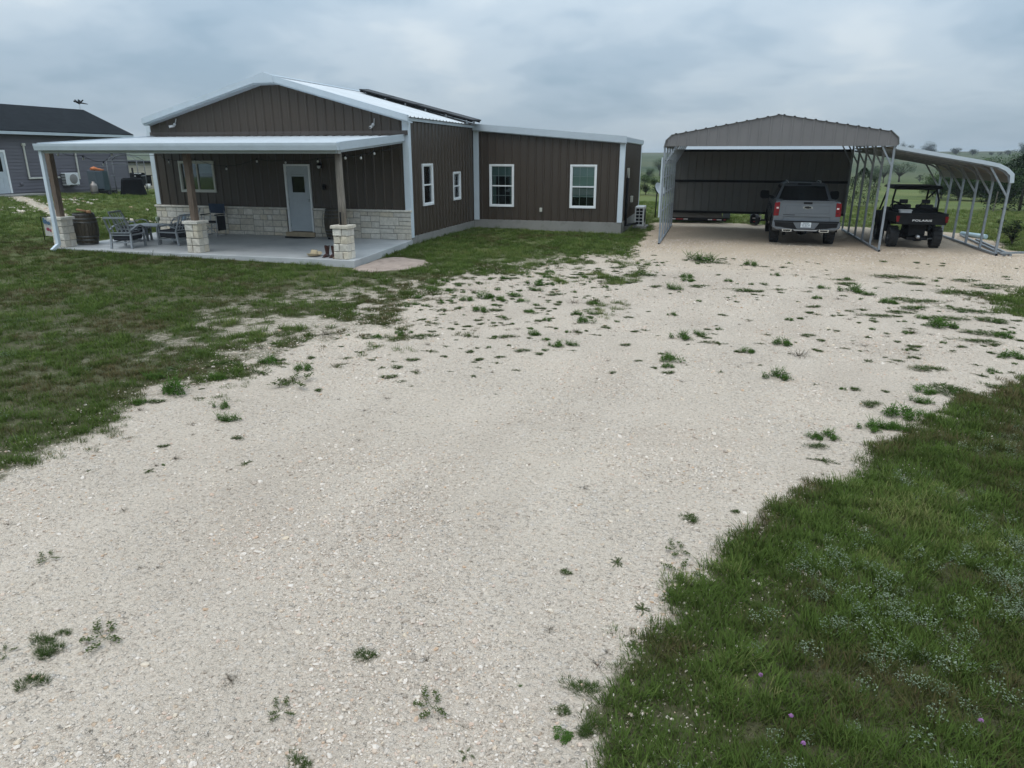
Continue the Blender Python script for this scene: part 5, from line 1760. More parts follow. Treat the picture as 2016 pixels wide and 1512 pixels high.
    mb.box(0.42, -0.95, 0.50, 0.50, 4.3, 0.62)
    mb.tube([(-0.6, -0.75, 0.34), (-0.6, -0.5, 0.44)], 0.05, 10)
    mb.build('underbody', M['black'], T)
    # roof rack rails give the uneven roof line
    mb = MB()
    for s in (-1, 1):
        mb.tube([(s * 0.52, 1.15, 1.93), (s * 0.54, 1.25, 1.975), (s * 0.54, 2.2, 1.98), (s * 0.52, 2.35, 1.94)], 0.02, 6)
    mb.build('roof_rail', M['alum'], cab)
    return T


T = truck()
T.location = (2.98, 26.25, CZ + 0.003)
T.rotation_euler = (0, 0, math.radians(-1.5))

# ------------------------------------------------------------------ side-by-side utility vehicle


def utv():
    T = thing('utility_vehicle', 'black side by side utility vehicle with white lettered dump bed under the lean-to', 'utility vehicle')
    B_ = M['blackplastic']
    mb = MB()
    # dump bed: floor, walls, tailgate
    mb.box(-0.70, -0.62, 0.80, 0.70, 0.42, 0.84)
    mb.box(-0.74, -0.62, 0.82, -0.68, 0.42, 1.10)
    mb.box(0.68, -0.62, 0.82, 0.74, 0.42, 1.10)
    mb.box(-0.68, 0.36, 0.842, 0.68, 0.42, 1.12)
    bed = mb.build('dump_bed', B_, T, bevel=0.01)
    mb = MB()
    mb.prism([(-0.70, 0.76), (0.70, 0.76), (0.73, 1.11), (-0.73, 1.11)], 'y', -0.68, -0.622)
    for q in ((-0.45, 1.02, 0.45, 1.04), (-0.45, 0.96, 0.45, 0.975)):
        mb.box(q[0], -0.688, q[1], q[2], -0.68, q[3])
    tg = mb.build('tailgate', B_, T, bevel=0.008)
    cu = bpy.data.curves.new('POLARIS_lettering', 'FONT')
    cu.body = 'POLARIS'
    cu.size = 0.105
    cu.align_x = 'CENTER'
    cu.extrude = 0.003
    cu.offset = 0.002
    cu.space_character = 1.12
    ob = bpy.data.objects.new('tailgate_lettering', cu)
    COL.objects.link(ob)
    dg = bpy.context.evaluated_depsgraph_get()
    me = bpy.data.meshes.new_from_object(ob.evaluated_get(dg))
    bpy.data.objects.remove(ob)
    me.materials.clear()
    me.materials.append(M['lettering'])
    for v in me.vertices:
        x, y, z = v.co
        v.co = (x * 1.28 + y * 0.12, -0.686 - z, 0.86 + y * 0.78)
    link('tailgate_lettering', me, tg)
    for s in (-1, 1):
        mb = MB()
        mb.prism([(s * 0.66, 0.84), (s * 0.725, 0.84), (s * 0.742, 1.02), (s * 0.64, 1.02)], 'y', -0.70, -0.60)
        mb.build('tail_lamp', M['redlens'], T)
        # rear and front cage legs
        for nm_, pts in (('cage_post', [(s * 0.66, 0.40, 0.95), (s * 0.68, 0.46, 1.45), (s * 0.60, 0.62, 1.80)]), ('cage_post', [(s * 0.70, 2.1, 1.05), (s * 0.62, 1.60, 1.80)])):
            mb = MB()
            mb.tube(pts, 0.030, 8)
            mb.build(nm_, M['black'], T)
        mb = MB()
        mb.tube([(s * 0.60, 0.62, 1.80), (s * 0.62, 1.60, 1.80)], 0.026, 8)
        mb.build('cage_rail', M['black'], T)
        # fenders and side skirts
        mb = MB()
        pr = [(0.48, 0.42), (1.75, 0.42), (1.80, 0.75), (2.0, 1.02), (2.45, 0.98), (2.62, 0.80), (2.62, 0.62), (2.40, 0.74), (2.05, 0.74), (1.75, 0.55), (1.45, 0.48), (1.4, 0.95), (0.95, 0.85), (0.80, 0.62), (0.48, 0.62)]
        mb.prism(pr, 'x', min(s * 0.55, s * 0.74), max(s * 0.55, s * 0.74))
        mb.build('side_body', B_, T, bevel=0.012)
        mb = MB()
        mb.prism([(0.50, 0.50), (1.72, 0.50), (1.78, 0.95), (1.55, 1.18), (0.62, 1.22), (0.50, 0.95)], 'x', min(s * 0.70, s * 0.725), max(s * 0.70, s * 0.725))
        mb.build('half_door', B_, T, bevel=0.01)
        wheel(0.325, 0.27, 0.17, T, s * 0.63, 0.0, s, lugs=16, holes=5)
        wheel(0.325, 0.25, 0.17, T, s * 0.63, 2.05, s, lugs=16, holes=5)
        # seat back with headrest
        mb = MB()
        mb.obox((s * 0.33, 0.62, 1.05), (0.52, 0.11, 0.52), Matrix.Rotation(math.radians(-10), 3, 'X'))
        st = mb.build('seat_back', M['blackfab'], T, bevel=0.03)
        mb = MB()
        mb.obox((s * 0.33, 0.55, 1.40), (0.24, 0.09, 0.13))
        mb.box(s * 0.33 - 0.08, 0.55, 1.27, s * 0.33 - 0.06, 0.57, 1.36)
        mb.box(s * 0.33 + 0.06, 0.55, 1.27, s * 0.33 + 0.08, 0.57, 1.36)
        mb.build('headrest', M['blackfab'], st, bevel=0.02)
    mb = MB()
    mb.box(-0.62, 0.55, 0.70, 0.62, 1.2, 0.84)
    mb.build('seat', M['blackfab'], T, bevel=0.03)
    mb = MB()
    mb.prism([(2.0, 0.55), (2.75, 0.55), (2.72, 0.85), (2.1, 1.08), (1.78, 1.12), (1.72, 0.9)], 'x', -0.54, 0.54)
    mb.build('bonnet', B_, T, bevel=0.02)
    mb = MB()
    pts = [(-0.33 + 0.17 * math.cos(2 * math.pi * k / 16), 1.52 - 0.10 * math.sin(2 * math.pi * k / 16), 1.20 + 0.13 * math.sin(2 * math.pi * k / 16)) for k in range(17)]
    mb.tube(pts, 0.016, 6)
    mb.tube([(-0.33, 1.75, 1.05), (-0.33, 1.52, 1.20)], 0.02, 6)
    mb.build('steering_wheel', M['black'], T)
    # roof: shallow dished slab
    mb = MB()
    a = [(-0.74, 0.36, 1.80), (0.74, 0.36, 1.80), (0.72, 2.0, 1.82), (-0.72, 2.0, 1.82)]
    b = [(-0.69, 0.42, 1.90), (0.69, 0.42, 1.90), (0.64, 1.9, 1.90), (-0.64, 1.9, 1.90)]
    mb.add(a + b, BOXF)
    mb.build('roof', B_, T, bevel=0.02)
    for pts, nm_ in (([(-0.68, 0.46, 1.42), (0.0, 0.48, 1.12), (0.62, 0.62, 1.78)], 'cage_brace'), ([(-0.66, 0.44, 1.18), (0.66, 0.44, 1.18)], 'cage_crossbar'), ([(-0.60, 0.62, 1.79), (0.60, 0.62, 1.79)], 'cage_crossbar')):
        mb = MB()
        mb.tube(pts, 0.024, 8)
        mb.build(nm_, M['black'], T)
    # running gear
    mb = MB()
    mb.tube([(-0.55, 0, 0.34), (0.55, 0, 0.34)], 0.028, 8)
    for s in (-1, 1):
        mb.bar((s * 0.18, -0.12, 0.36), (s * 0.55, 0, 0.26), 0.04)
        mb.bar((s * 0.22, 0.05, 0.62), (s * 0.50, -0.02, 0.45), 0.04)
        mb.tube([(s * 0.42, -0.10, 0.30), (s * 0.36, -0.05, 0.78)], 0.035, 8)
    mb.box(-0.24, -0.3, 0.40, 0.24, 0.5, 0.78)
    mb.box(-0.30, -0.45, 0.26, 0.30, 2.2, 0.34)
    mb.build('running_gear', M['black'], T)
    mb = MB()
    mb.lathe([(0.0, -0.06), (0.05, -0.055), (0.06, -0.02), (0.06, 0.1)], (0.02, -0.46, 0.36), 12, axis='y')
    mb.build('exhaust_outlet', M['alum'], T)
    mb = MB()
    mb.bar((0.2, -0.35, 0.30), (0.60, -0.05, 0.28), 0.035)
    mb.build('suspension_arm', M['alum'], T)
    return T


U = utv()
U.location = (6.37, 26.05, CZ + 0.003)
b = thing('white_bucket', 'small white box standing in the dump bed of the utility vehicle', 'box', (5.94, 25.72, CZ + 0.843))
mb = MB()
mb.add([(5.80, 25.62, CZ + .843), (6.08, 25.62, CZ + .843), (6.08, 25.82, CZ + .843), (5.80, 25.82, CZ + .843), (5.77, 25.60, CZ + 1.17), (6.10, 25.60, CZ + 1.17), (6.10, 25.84, CZ + 1.17), (5.77, 25.84, CZ + 1.17)], BOXF)
mb.build('tub', M['offwhite'], b, bevel=0.01)
mb = MB()
mb.box(5.755, 25.585, CZ + 1.171, 6.115, 25.855, CZ + 1.195)
mb.build('lid', M['offwhite'], b, bevel=0.006)

# ------------------------------------------------------------------ flatbed trailer and implement behind the carport
ty = 32.6
tz = gz(0, ty)
t = thing('flatbed_trailer', 'low dark flatbed trailer with grey deck boards and red reflectors behind the carport', 'trailer', (-0.6, ty + 1.5, tz))
mb = MB()
mb.box(-1.75, ty, tz + 0.10, 0.62, ty + 0.09, tz + 0.24)
mb.box(-1.75, ty + 0.1, tz + 0.40, -1.65, ty + 4.2, tz + 0.52)
mb.box(0.52, ty + 0.1, tz + 0.40, 0.62, ty + 4.2, tz + 0.52)
mb.build('frame', M['black'], t)
for k in range(5):
    mb = MB()
    a, b_ = Vector((-1.7, ty + 0.02 + 0.03 * k, tz + 0.245 + 0.052 * k)), Vector((0.42, ty + 0.02 + 0.03 * k, tz + 0.245 + 0.052 * k))
    mb.box(a.x, a.y, a.z, b_.x, a.y + 0.05, a.z + 0.05)
    mb.build('plank', M['deckwood'], t)
for k in range(8):
    mb = MB()
    mb.box(-1.64, ty + 0.2 + 0.5 * k, tz + 0.521, 0.51, ty + 0.68 + 0.5 * k, tz + 0.55)
    mb.build('plank', M['deckwood'], t)
mb = MB()
mb.box(-1.7, ty + 0.02, tz + 0.515, 0.42, ty + 0.10, tz + 0.56)
mb.build('ramp_edge', M['offwhite'], t)
for x0, x1, mm in ((-1.7, -1.52, 'offwhite'), (-1.5, -1.2, 'redtape'), (-1.18, -1.0, 'offwhite'), (-0.15, 0.03, 'offwhite'), (0.05, 0.2, 'redtape'), (0.22, 0.42, 'offwhite'), (0.5, 0.6, 'redtape')):
    mb = MB()
    mb.box(x0, ty - 0.006, tz + 0.15, x1, ty + 0.002, tz + 0.19)
    mb.build('reflector', M[mm], t)
mb = MB()
mb.box(0.46, ty + 0.02, tz + 0.26, 0.74, ty + 0.25, tz + 0.52)
mb.build('tool_box', M['cabinet'], t)
for x in (-1.8, 0.70):
    for yy in (2.0, 2.8):
        mb = MB()
        mb.lathe([(0.18, -0.09), (0.34, -0.1), (0.36, 0), (0.34, 0.1), (0.18, 0.09), (0.0, 0.05)], (x, ty + yy, tz + 0.34), 18, axis='x')
        mb.build('wheel', M['rubber'], t)
ex = 1.65
t = thing('mower_deck', 'small black implement with white stripe standing behind the carport beside the pickup', 'implement', (2.0, 32.7, tz))
mb = MB()
mb.prism([(1.6, tz + 0.05), (1.98, tz + 0.05), (2.0, tz + 0.35), (1.9, tz + 0.46), (1.72, tz + 0.50), (1.6, tz + 0.38)], 'y', 32.5, 33.1)
mb.build('housing', M['black'], t, bevel=0.02)
mb = MB()
mb.bar((1.70, 32.48, tz + 0.5), (1.98, 32.48, tz + 0.34), 0.05)
mb.box(1.68, 32.485, tz + 0.26, 1.86, 32.497, tz + 0.30)
mb.box(1.99, 32.485, tz + 0.22, 2.03, 32.497, tz + 0.40)
mb.build('stripe', M['offwhite'], t)
mb = MB()
mb.bar((2.0, 32.6, tz + 0.2), (2.75, 32.8, tz + 0.2), 0.08)
mb.bar((2.2, 32.7, tz + 0.2), (2.2, 32.7, tz + 0.7), 0.05)
mb.bar((2.4, 32.7, tz + 0.2), (2.4, 32.7, tz + 0.7), 0.05)
mb.build('hitch_frame', M['black'], t)
mb = MB()
mb.lathe([(0.1, -0.06), (0.2, -0.07), (0.22, 0), (0.2, 0.07), (0.1, 0.06)], (1.85, 32.45, tz + 0.22), 16, axis='x')
mb.build('wheel', M['rubber'], t)
mb = MB()
mb.box(1.72, 32.49, tz + 0.12, 1.92, 32.5, tz + 0.16)
mb.build('reflector', M['redtape'], t)
# ------------------------------------------------------------------ solar panels on the right roof slope
sol = thing('solar_array', 'row of dark solar panels racked on the white roof slope of the ranch house', 'solar panels', (-11, 28.5, 4.2))
slope_n = Vector((0.249, 0, 0.968))


def roof_pt(x, y, lift):
    return Vector((x, y, rz_main(x))) + slope_n * lift


pf0, pf1 = roof_pt(-12.85, 25.55, 0.15), roof_pt(-8.55, 25.55, 0.20)
pr0, pr1 = roof_pt(-13.25, 27.1, 0.17), roof_pt(-8.70, 27.1, 0.22)
NPAN = 4
for i in range(NPAN):
    g0_, g1_ = i / NPAN + 0.003, (i + 1) / NPAN - 0.003
    pts = [pf0.lerp(pf1, g0_), pf0.lerp(pf1, g1_), pr0.lerp(pr1, g1_), pr0.lerp(pr1, g0_)]
    mb = MB()
    mb.add([p - slope_n * 0.03 for p in pts] + [p for p in pts], BOXF)
    pn = mb.build('solar_panel', M['panel_black'], sol)
    mb = MB()
    for p, q in ((0, 1), (1, 2), (2, 3), (3, 0)):
        mb.bar(pts[p] - slope_n * 0.014, pts[q] - slope_n * 0.014, 0.03, 0.044, up=slope_n)
    mb.build('panel_frame', M['black'], pn)
for f_ in (0.12, 0.88):
    a_, b_ = pf0.lerp(pr0, f_) - slope_n * 0.065, pf1.lerp(pr1, f_) - slope_n * 0.065
    mb = MB()
    mb.bar(a_, b_, 0.045, 0.06, up=slope_n)
    mb.build('rack_rail', M['black'], sol)
    for k in range(6):
        p = a_.lerp(b_, 0.05 + 0.18 * k)
        mb = MB()
        mb.bar(p, (p.x, p.y, rz_main(p.x) + 0.01), 0.05, 0.05, up=(0, 1, 0))
        mb.build('rack_foot', M['alum'], sol)

# ------------------------------------------------------------------ small fittings on the house
for (x, z, dx, lab) in ((-17.1, 3.50, 0.12, 'white security camera on the gable, at its left end above the sliding window'), (-10.05, 3.43, 0.01, 'white security camera on the gable, at its right end above the log post')):
    c = thing('security_camera', lab, 'camera', (x, HY0 - 0.03, z), 'security cameras on the gable')
    mb = MB()
    mb.lathe([(0.0, -0.005), (0.045, -0.004), (0.045, -0.03), (0.0, -0.031)], (x, HY0 - 0.03, z), 12, axis='y')
    mb.bar((x, HY0 - 0.06, z), (x + dx * .3, HY0 - 0.13, z - 0.03), 0.025)
    mb.build('mount', M['offwhite'], c)
    mb = MB()
    mb.tube([(x + dx * .2, HY0 - 0.10, z - 0.05), (x - dx * .6, HY0 - 0.25, z - 0.085)], 0.038, 10)
    hd = mb.build('camera_body', M['offwhite'], c)
    mb = MB()
    mb.tube([(x - dx * .6, HY0 - 0.251, z - 0.0855), (x - dx * .65, HY0 - 0.262, z - 0.089)], 0.024, 10)
    mb.build('lens', M['black'], hd)
    mb = MB()
    mb.tube([(x + 0.035, HY0 - 0.06, z + 0.01), (x + 0.06 + dx * .4, HY0 - 0.08, z + 0.17)], 0.010, 6)
    mb.build('antenna', M['offwhite'], c)

lp = thing('wall_lantern', 'small dark wall lantern beside the front door', 'lamp', (-11.93, HY0 - 0.03, 2.15))
mb = MB()
mb.box(-11.98, HY0 - 0.06, 2.16, -11.88, HY0 - 0.03, 2.34)
mb.bar((-11.93, HY0 - 0.06, 2.30), (-11.93, HY0 - 0.16, 2.30), 0.025)
mb.lathe([(0.02, 0.13), (0.085, 0.09), (0.085, 0.075), (0.0, 0.075)], (-11.93, HY0 - 0.15, 2.17), 12)
mb.build('bracket', M['black'], lp)
mb = MB()
mb.lathe([(0.0, -0.02), (0.045, 0.0), (0.06, 0.07), (0.05, 0.074), (0.0, 0.074)], (-11.93, HY0 - 0.15, 2.17), 12)
mb.build('lantern_glass', M['bulb'], lp)
dc = thing('wall_box', 'small dark box on the porch wall right of the front door', 'box', (-11.86, HY0 - 0.03, 1.55))
mb = MB()
mb.box(-11.91, HY0 - 0.075, 1.52, -11.81, HY0 - 0.031, 1.68)
mb.build('case', M['black'], dc, bevel=0.01)
mb = MB()
mb.box(-11.90, HY0 - 0.08, 1.63, -11.82, HY0 - 0.076, 1.665)
mb.build('face', M['blackfab'], dc)
dm = thing('door_mat', 'black half round mat lying on the slab before the front door', 'mat', (-12.68, 20.35, SLAB))
mb = MB()
pts = [(-12.68 + 0.52 * math.cos(math.pi + math.pi * k / 18), 20.52 + 0.36 * math.sin(math.pi + math.pi * k / 18)) for k in range(19)]
mb.prism(pts, 'z', SLAB + 0.001, SLAB + 0.018)
mb.build('mat', M['black'], dm)
ou = thing('outlet_box', 'pale outlet box low on the brown wing wall between its two windows', 'outlet', (-6.27, HY1 - 0.03, 0.6))
mb = MB()
mb.box(-6.32, HY1 - 0.085, 0.52, -6.22, HY1 - 0.032, 0.67)
mb.build('cover', M['almond'], ou, bevel=0.008)

# ------------------------------------------------------------------ string lights under the porch roof
sl = thing('string_lights', 'string of white bulbs hanging under the porch roof', 'string lights', (-13, 18.5, 2.5))
strands = [[(-17.55, 16.25, 2.66), (-17.5, 16.5, 2.64), (-17.5, 17.33, 2.53), (-17.52, 18.05, 2.36), (-17.5, 18.4, 2.63), (-17.3, 20.2, 2.55)],
           [(-17.3, 20.2, 2.55), (-17.1, 20.3, 2.42), (-16.12, 20.3, 2.44), (-14.97, 20.3, 2.22), (-13.84, 20.3, 2.45), (-12.83, 20.3, 2.42), (-11.6, 20.1, 2.46), (-9.2, 20.2, 2.75)],
           [(-8.95, 16.5, 2.66), (-8.95, 16.85, 2.57), (-8.95, 17.7, 2.57), (-8.95, 18.5, 2.68), (-8.97, 20.3, 2.82)]]
for st in strands:
    pts = []
    for a, b in zip(st[:-1], st[1:]):
        for k in range(4):
            q = Vector(a).lerp(Vector(b), k / 4)
            q.z -= 0.06 * math.sin(math.pi * k / 4)
            pts.append(q)
    pts.append(Vector(st[-1]))
    mb = MB()
    mb.tube(pts, 0.006, 5)
    mb.build('wire', M['black'], sl)
    for p in st[1:-1]:
        mb = MB()
        mb.tube([(p[0], p[1], p[2]), (p[0], p[1], p[2] - 0.055)], 0.017, 8)
        sk = mb.build('socket', M['black'], sl)
        mb = MB()
        mb.lathe([(0.0, -0.125), (0.022, -0.118), (0.032, -0.095), (0.026, -0.07), (0.016, -0.0555), (0.0, -0.0555)], p, 10)
        mb.build('bulb', M['bulb'], sk)

# ------------------------------------------------------------------ barrels


def barrel(x, y, z, lab, h, rm):
    t = thing('oak_barrel', lab, 'barrel', (x, y, z), None)
    pr = [(0.0, 0.0)] + [(rm * (0.80 + 0.20 * math.sin(math.pi * k / 8)), h * k / 8) for k in range(9)] + [(rm * 0.74, h), (rm * 0.74, h - 0.03), (0, h - 0.03)]
    n = 22
    for k in range(n):                              # staves, proud by turns of a millimetre or so
        mb_ = MB()
        a0_, a1_ = 2 * math.pi * k / n + 0.012, 2 * math.pi * (k + 1) / n - 0.012
        e = rs.uniform(-0.003, 0.003)
        vs_ = []
        for r_, hh in pr[1:10]:
            for a in (a0_, a1_):
                for q in (r_ + e, r_ - 0.03):
                    vs_.append((x + q * math.cos(a), y + q * math.sin(a), z + hh))
        fs_ = []
        for i in range(8):
            o_ = i * 4
            fs_ += [(o_, o_ + 2, o_ + 6, o_ + 4), (o_ + 1, o_ + 5, o_ + 7, o_ + 3), (o_, o_ + 4, o_ + 5, o_ + 1), (o_ + 2, o_ + 3, o_ + 7, o_ + 6)]
        fs_ += [(0, 1, 3, 2), (32, 34, 35, 33)]
        mb_.add(vs_, fs_)
        mb_.build('stave', M['barrel'], t, fix=True)
    mb_ = MB()
    mb_.lathe([(0.0, h - 0.05), (rm * 0.78, h - 0.05), (rm * 0.78, h - 0.03), (0, h - 0.03)], (x, y, z), 22)
    mb_.build('barrel_head', M['barrel'], t)
    for hz in (0.03, 0.16, 0.27, 0.72, 0.83, 0.96):
        q = lambda f: rm * (0.80 + 0.20 * math.sin(math.pi * f)) + 0.006
        d = 0.022
        mb_ = MB()
        mb_.lathe([(q(hz - d), h * (hz - d)), (q(hz + d), h * (hz + d)), (q(hz + d) - 0.012, h * (hz + d)), (q(hz - d) - 0.012, h * (hz - d)), (q(hz - d), h * (hz - d))], (x, y, z), 22)
        mb_.build('hoop', M['hoop'], t)
    return t


barrel(-17.68, 17.16, SLAB, 'brown oak barrel beside the left stone pillar with cut wood lying on it', 0.90, 0.335)
barrel(-11.35, 20.40, SLAB + 0.05, 'dark oak barrel against the stone wall right of the front door', 0.88, 0.32)
fb = [o for o in bpy.data.objects if o.name.startswith('oak_barrel')][-1]
mb = MB()
for a in range(4):
    x_, y_ = -11.35 + 0.2 * math.cos(a * 1.571 + .7), 20.40 + 0.2 * math.sin(a * 1.571 + .7)
    mb.box(x_ - 0.03, y_ - 0.03, SLAB, x_ + 0.03, y_ + 0.03, SLAB + 0.05)
mb.build('foot_block', M['black'], fb)
for i, (a, b, lab) in enumerate((((-17.81, 17.08), (-17.59, 17.24), 'long split of orange wood lying on the left barrel'), ((-17.51, 17.13), (-17.42, 17.19), 'short stub of orange wood on the right edge of the left barrel top'))):
    t = thing('wood_piece', lab, 'wood', (a[0], a[1], SLAB + 0.9))
    mb = MB()
    mb.tube([(a[0], a[1], SLAB + 0.935 + 0.06 * (1 - i)), (b[0], b[1], SLAB + 0.93)], [0.028 + .02 * i, 0.032 + .02 * i], 7)
    mb.build('split', M['tanwood'], t)

# ------------------------------------------------------------------ patio seats
G_ = M['alum_paint']


def lounge():
    t = thing('patio_armchair', '', 'chair')
    fr = MB()
    w2, d0, d1 = 0.29, -0.36, 0.36
    for s in (-1, 1):
        fr.bar((s * w2, d0, 0.0), (s * (w2 - 0.01), d0 + 0.05, 0.40), 0.05, 0.05, up=(0, 1, 0))
        fr.bar((s * w2, d1, 0.0), (s * w2, d1, 0.40), 0.05, 0.05, up=(0, 1, 0))
        fr.bar((s * w2, d0 + 0.02, 0.17), (s * w2, d1, 0.17), 0.035, 0.03)
        fr.bar((s * w2, d0 + 0.04, 0.37), (s * w2, d1, 0.37), 0.04, 0.035)
    for y_, z_ in ((d0 + 0.02, 0.17), (d1, 0.17), (d0 + 0.04, 0.37), (d1, 0.37)):
        fr.bar((-w2, y_, z_), (w2, y_, z_), 0.035, 0.03)
    fr.build('frame', G_, t)
    for s in (-1, 1):
        ar = MB()
        pts = [(s * (w2 + 0.03), d1 - 0.02, 0.36), (s * (w2 + 0.03), d1 - 0.03, 0.50), (s * (w2 + 0.03), d1 - 0.10, 0.585), (s * (w2 + 0.03), d1 - 0.25, 0.62), (s * (w2 + 0.03), d1 - 0.42, 0.59), (s * (w2 + 0.02), d0 + 0.03, 0.50)]
        for a, b in zip(pts[:-1], pts[1:]):
            ar.bar(a, b, 0.055, 0.024, up=(0, 0, 1) if abs(Vector(b)[2] - Vector(a)[2]) < 0.1 else (0, 1, 0))
        ar.build('armrest', G_, t)
    bk = MB()
    a, b = Vector((0, d0 + 0.06, 0.38)), Vector((0, d0 - 0.17, 0.86))
    for s in (-1, 1):
        bk.bar(a + Vector((s * w2, 0, 0)), b + Vector((s * w2, 0, 0)), 0.045, 0.03, up=(0, 1, 0))
    bk.bar(b + Vector((-w2, 0, 0)), b + Vector((w2, 0, 0)), 0.035, 0.05)
    m_ = a.lerp(b, 0.12)
    bk.bar(m_ + Vector((-w2, 0, 0)), m_ + Vector((w2, 0, 0)), 0.03, 0.03)
    bk.build('back_frame', G_, t)
    for k in range(4):
        x_ = -0.18 + 0.12 * k
        sb = MB()
        sb.bar(a.lerp(b, 0.12) + Vector((x_, 0, 0)), b + Vector((x_, 0, 0)), 0.028, 0.012, up=(0, 1, 0))
        sb.build('back_slat', G_, t)
    cu = MB()
    cu.box(-w2 + 0.03, d0 + 0.06, 0.22, w2 - 0.03, d1 - 0.01, 0.43)
    cu.build('seat_cushion', M['blackfab'], t, bevel=0.03)
    return t


ch0 = lounge()
for i, (x_, y_, deg, lab) in enumerate(((-15.96, 16.86, 14, 'grey metal patio armchair with its slatted back to the lawn, nearest the slab edge'),
                                         (-15.14, 17.82, 86, 'grey metal patio armchair just left of the middle stone pillar, facing the table'),
                                         (-17.05, 18.30, -80, 'grey metal patio armchair behind the one nearest the slab edge'),
                                         (-16.15, 19.42, 128, 'grey metal patio armchair nearest the stone wall, holding the pale blue cushion'))):
    c = ch0 if i == 0 else copy_tree(ch0)
    c.location = (x_, y_, SLAB)
    c.rotation_euler = (0, 0, math.radians(deg))
    c['label'] = lab
    c['group'] = 'patio armchairs round the low table'
tb = thing('patio_table', 'low grey metal table between the patio armchairs', 'table', (-16.05, 18.05, SLAB))
mb = MB()
mb.box(-16.68, 17.66, SLAB + 0.50, -15.55, 18.40, SLAB + 0.535)
mb.build('tabletop', G_, tb, bevel=0.008)
for x_, y_ in ((-16.6, 17.74), (-15.63, 17.74), (-16.6, 18.32), (-15.63, 18.32)):
    mb = MB()
    mb.bar((x_, y_, SLAB), (x_ * 0.999, y_, SLAB + 0.50), 0.055, 0.055, up=(0, 1, 0))
    mb.build('leg', G_, tb)
pw = thing('cushion', 'pale blue cushion propped in the patio armchair nearest the stone wall', 'cushion', (-16.05, 19.36, SLAB + 0.43))
mb = MB()
mb.obox((-16.03, 19.34, SLAB + 0.59), (0.12, 0.36, 0.32), Matrix.Rotation(math.radians(38), 3, 'Z') @ Matrix.Rotation(math.radians(18), 3, 'Y'))
mb.build('cover', M['pillow'], pw, bevel=0.04)
fi = thing('garden_finial', 'slim sage green post with a ball top standing behind the patio armchairs', 'garden ornament', (-17.25, 19.6, SLAB))
mb = MB()
mb.tube([(-17.25, 19.6, SLAB), (-17.25, 19.6, SLAB + 0.46)], [0.05, 0.025], 8)
mb.lathe([(0.0, 0.45), (0.05, 0.47), (0.075, 0.54), (0.06, 0.60), (0.0, 0.63)], (-17.25, 19.6, SLAB), 10)
mb.build('post', M['sage'], fi)
# folding directors chair
fc = thing('folding_chair', 'black folding camp chair with navy back against the stone wall', 'chair', (-15.7, 20.15, SLAB))
mb = MB()
X0_, Y0_ = -15.62, 20.2
for s in (-1, 1):
    mb.tube([(X0_ + s * 0.27, Y0_ - 0.24, SLAB + 0.02), (X0_ + s * 0.27, Y0_ - 0.2, SLAB + 0.66)], 0.014, 6)
    mb.tube([(X0_ + s * 0.27, Y0_ + 0.2, SLAB + 0.02), (X0_ + s * 0.27, Y0_ + 0.26, SLAB + 1.0)], 0.014, 6)
    mb.tube([(X0_ + s * 0.27, Y0_ - 0.26, SLAB + 0.02), (X0_ + s * 0.27, Y0_ + 0.24, SLAB + 0.02)], 0.013, 6)
    mb.tube([(X0_ - s * 0.27, Y0_ - 0.2, SLAB + 0.04), (X0_ + s * 0.27, Y0_ - 0.2, SLAB + 0.44)], 0.012, 6)
mb.build('frame', M['alum'], fc)
mb = MB()
mb.box(X0_ - 0.27, Y0_ - 0.24, SLAB + 0.43, X0_ + 0.27, Y0_ + 0.22, SLAB + 0.46)
mb.build('seat', M['blackfab'], fc)
mb = MB()
mb.box(X0_ - 0.29, Y0_ + 0.235, SLAB + 0.70, X0_ + 0.29, Y0_ + 0.262, SLAB + 1.0)
mb.build('backrest', M['navy'], fc)
for s in (-1, 1):
    mb = MB()
    mb.box(X0_ + s * 0.27 - 0.03, Y0_ - 0.24, SLAB + 0.66, X0_ + s * 0.27 + 0.03, Y0_ + 0.22, SLAB + 0.69)
    mb.build('armrest', M['black'], fc)
mb = MB()
mb.box(X0_ + 0.29, Y0_ - 0.2, SLAB + 0.18, X0_ + 0.315, Y0_ + 0.18, SLAB + 0.64)
mb.build('side_pouch', M['blackfab'], fc)

# boots and hat at the foot of the log post pillar


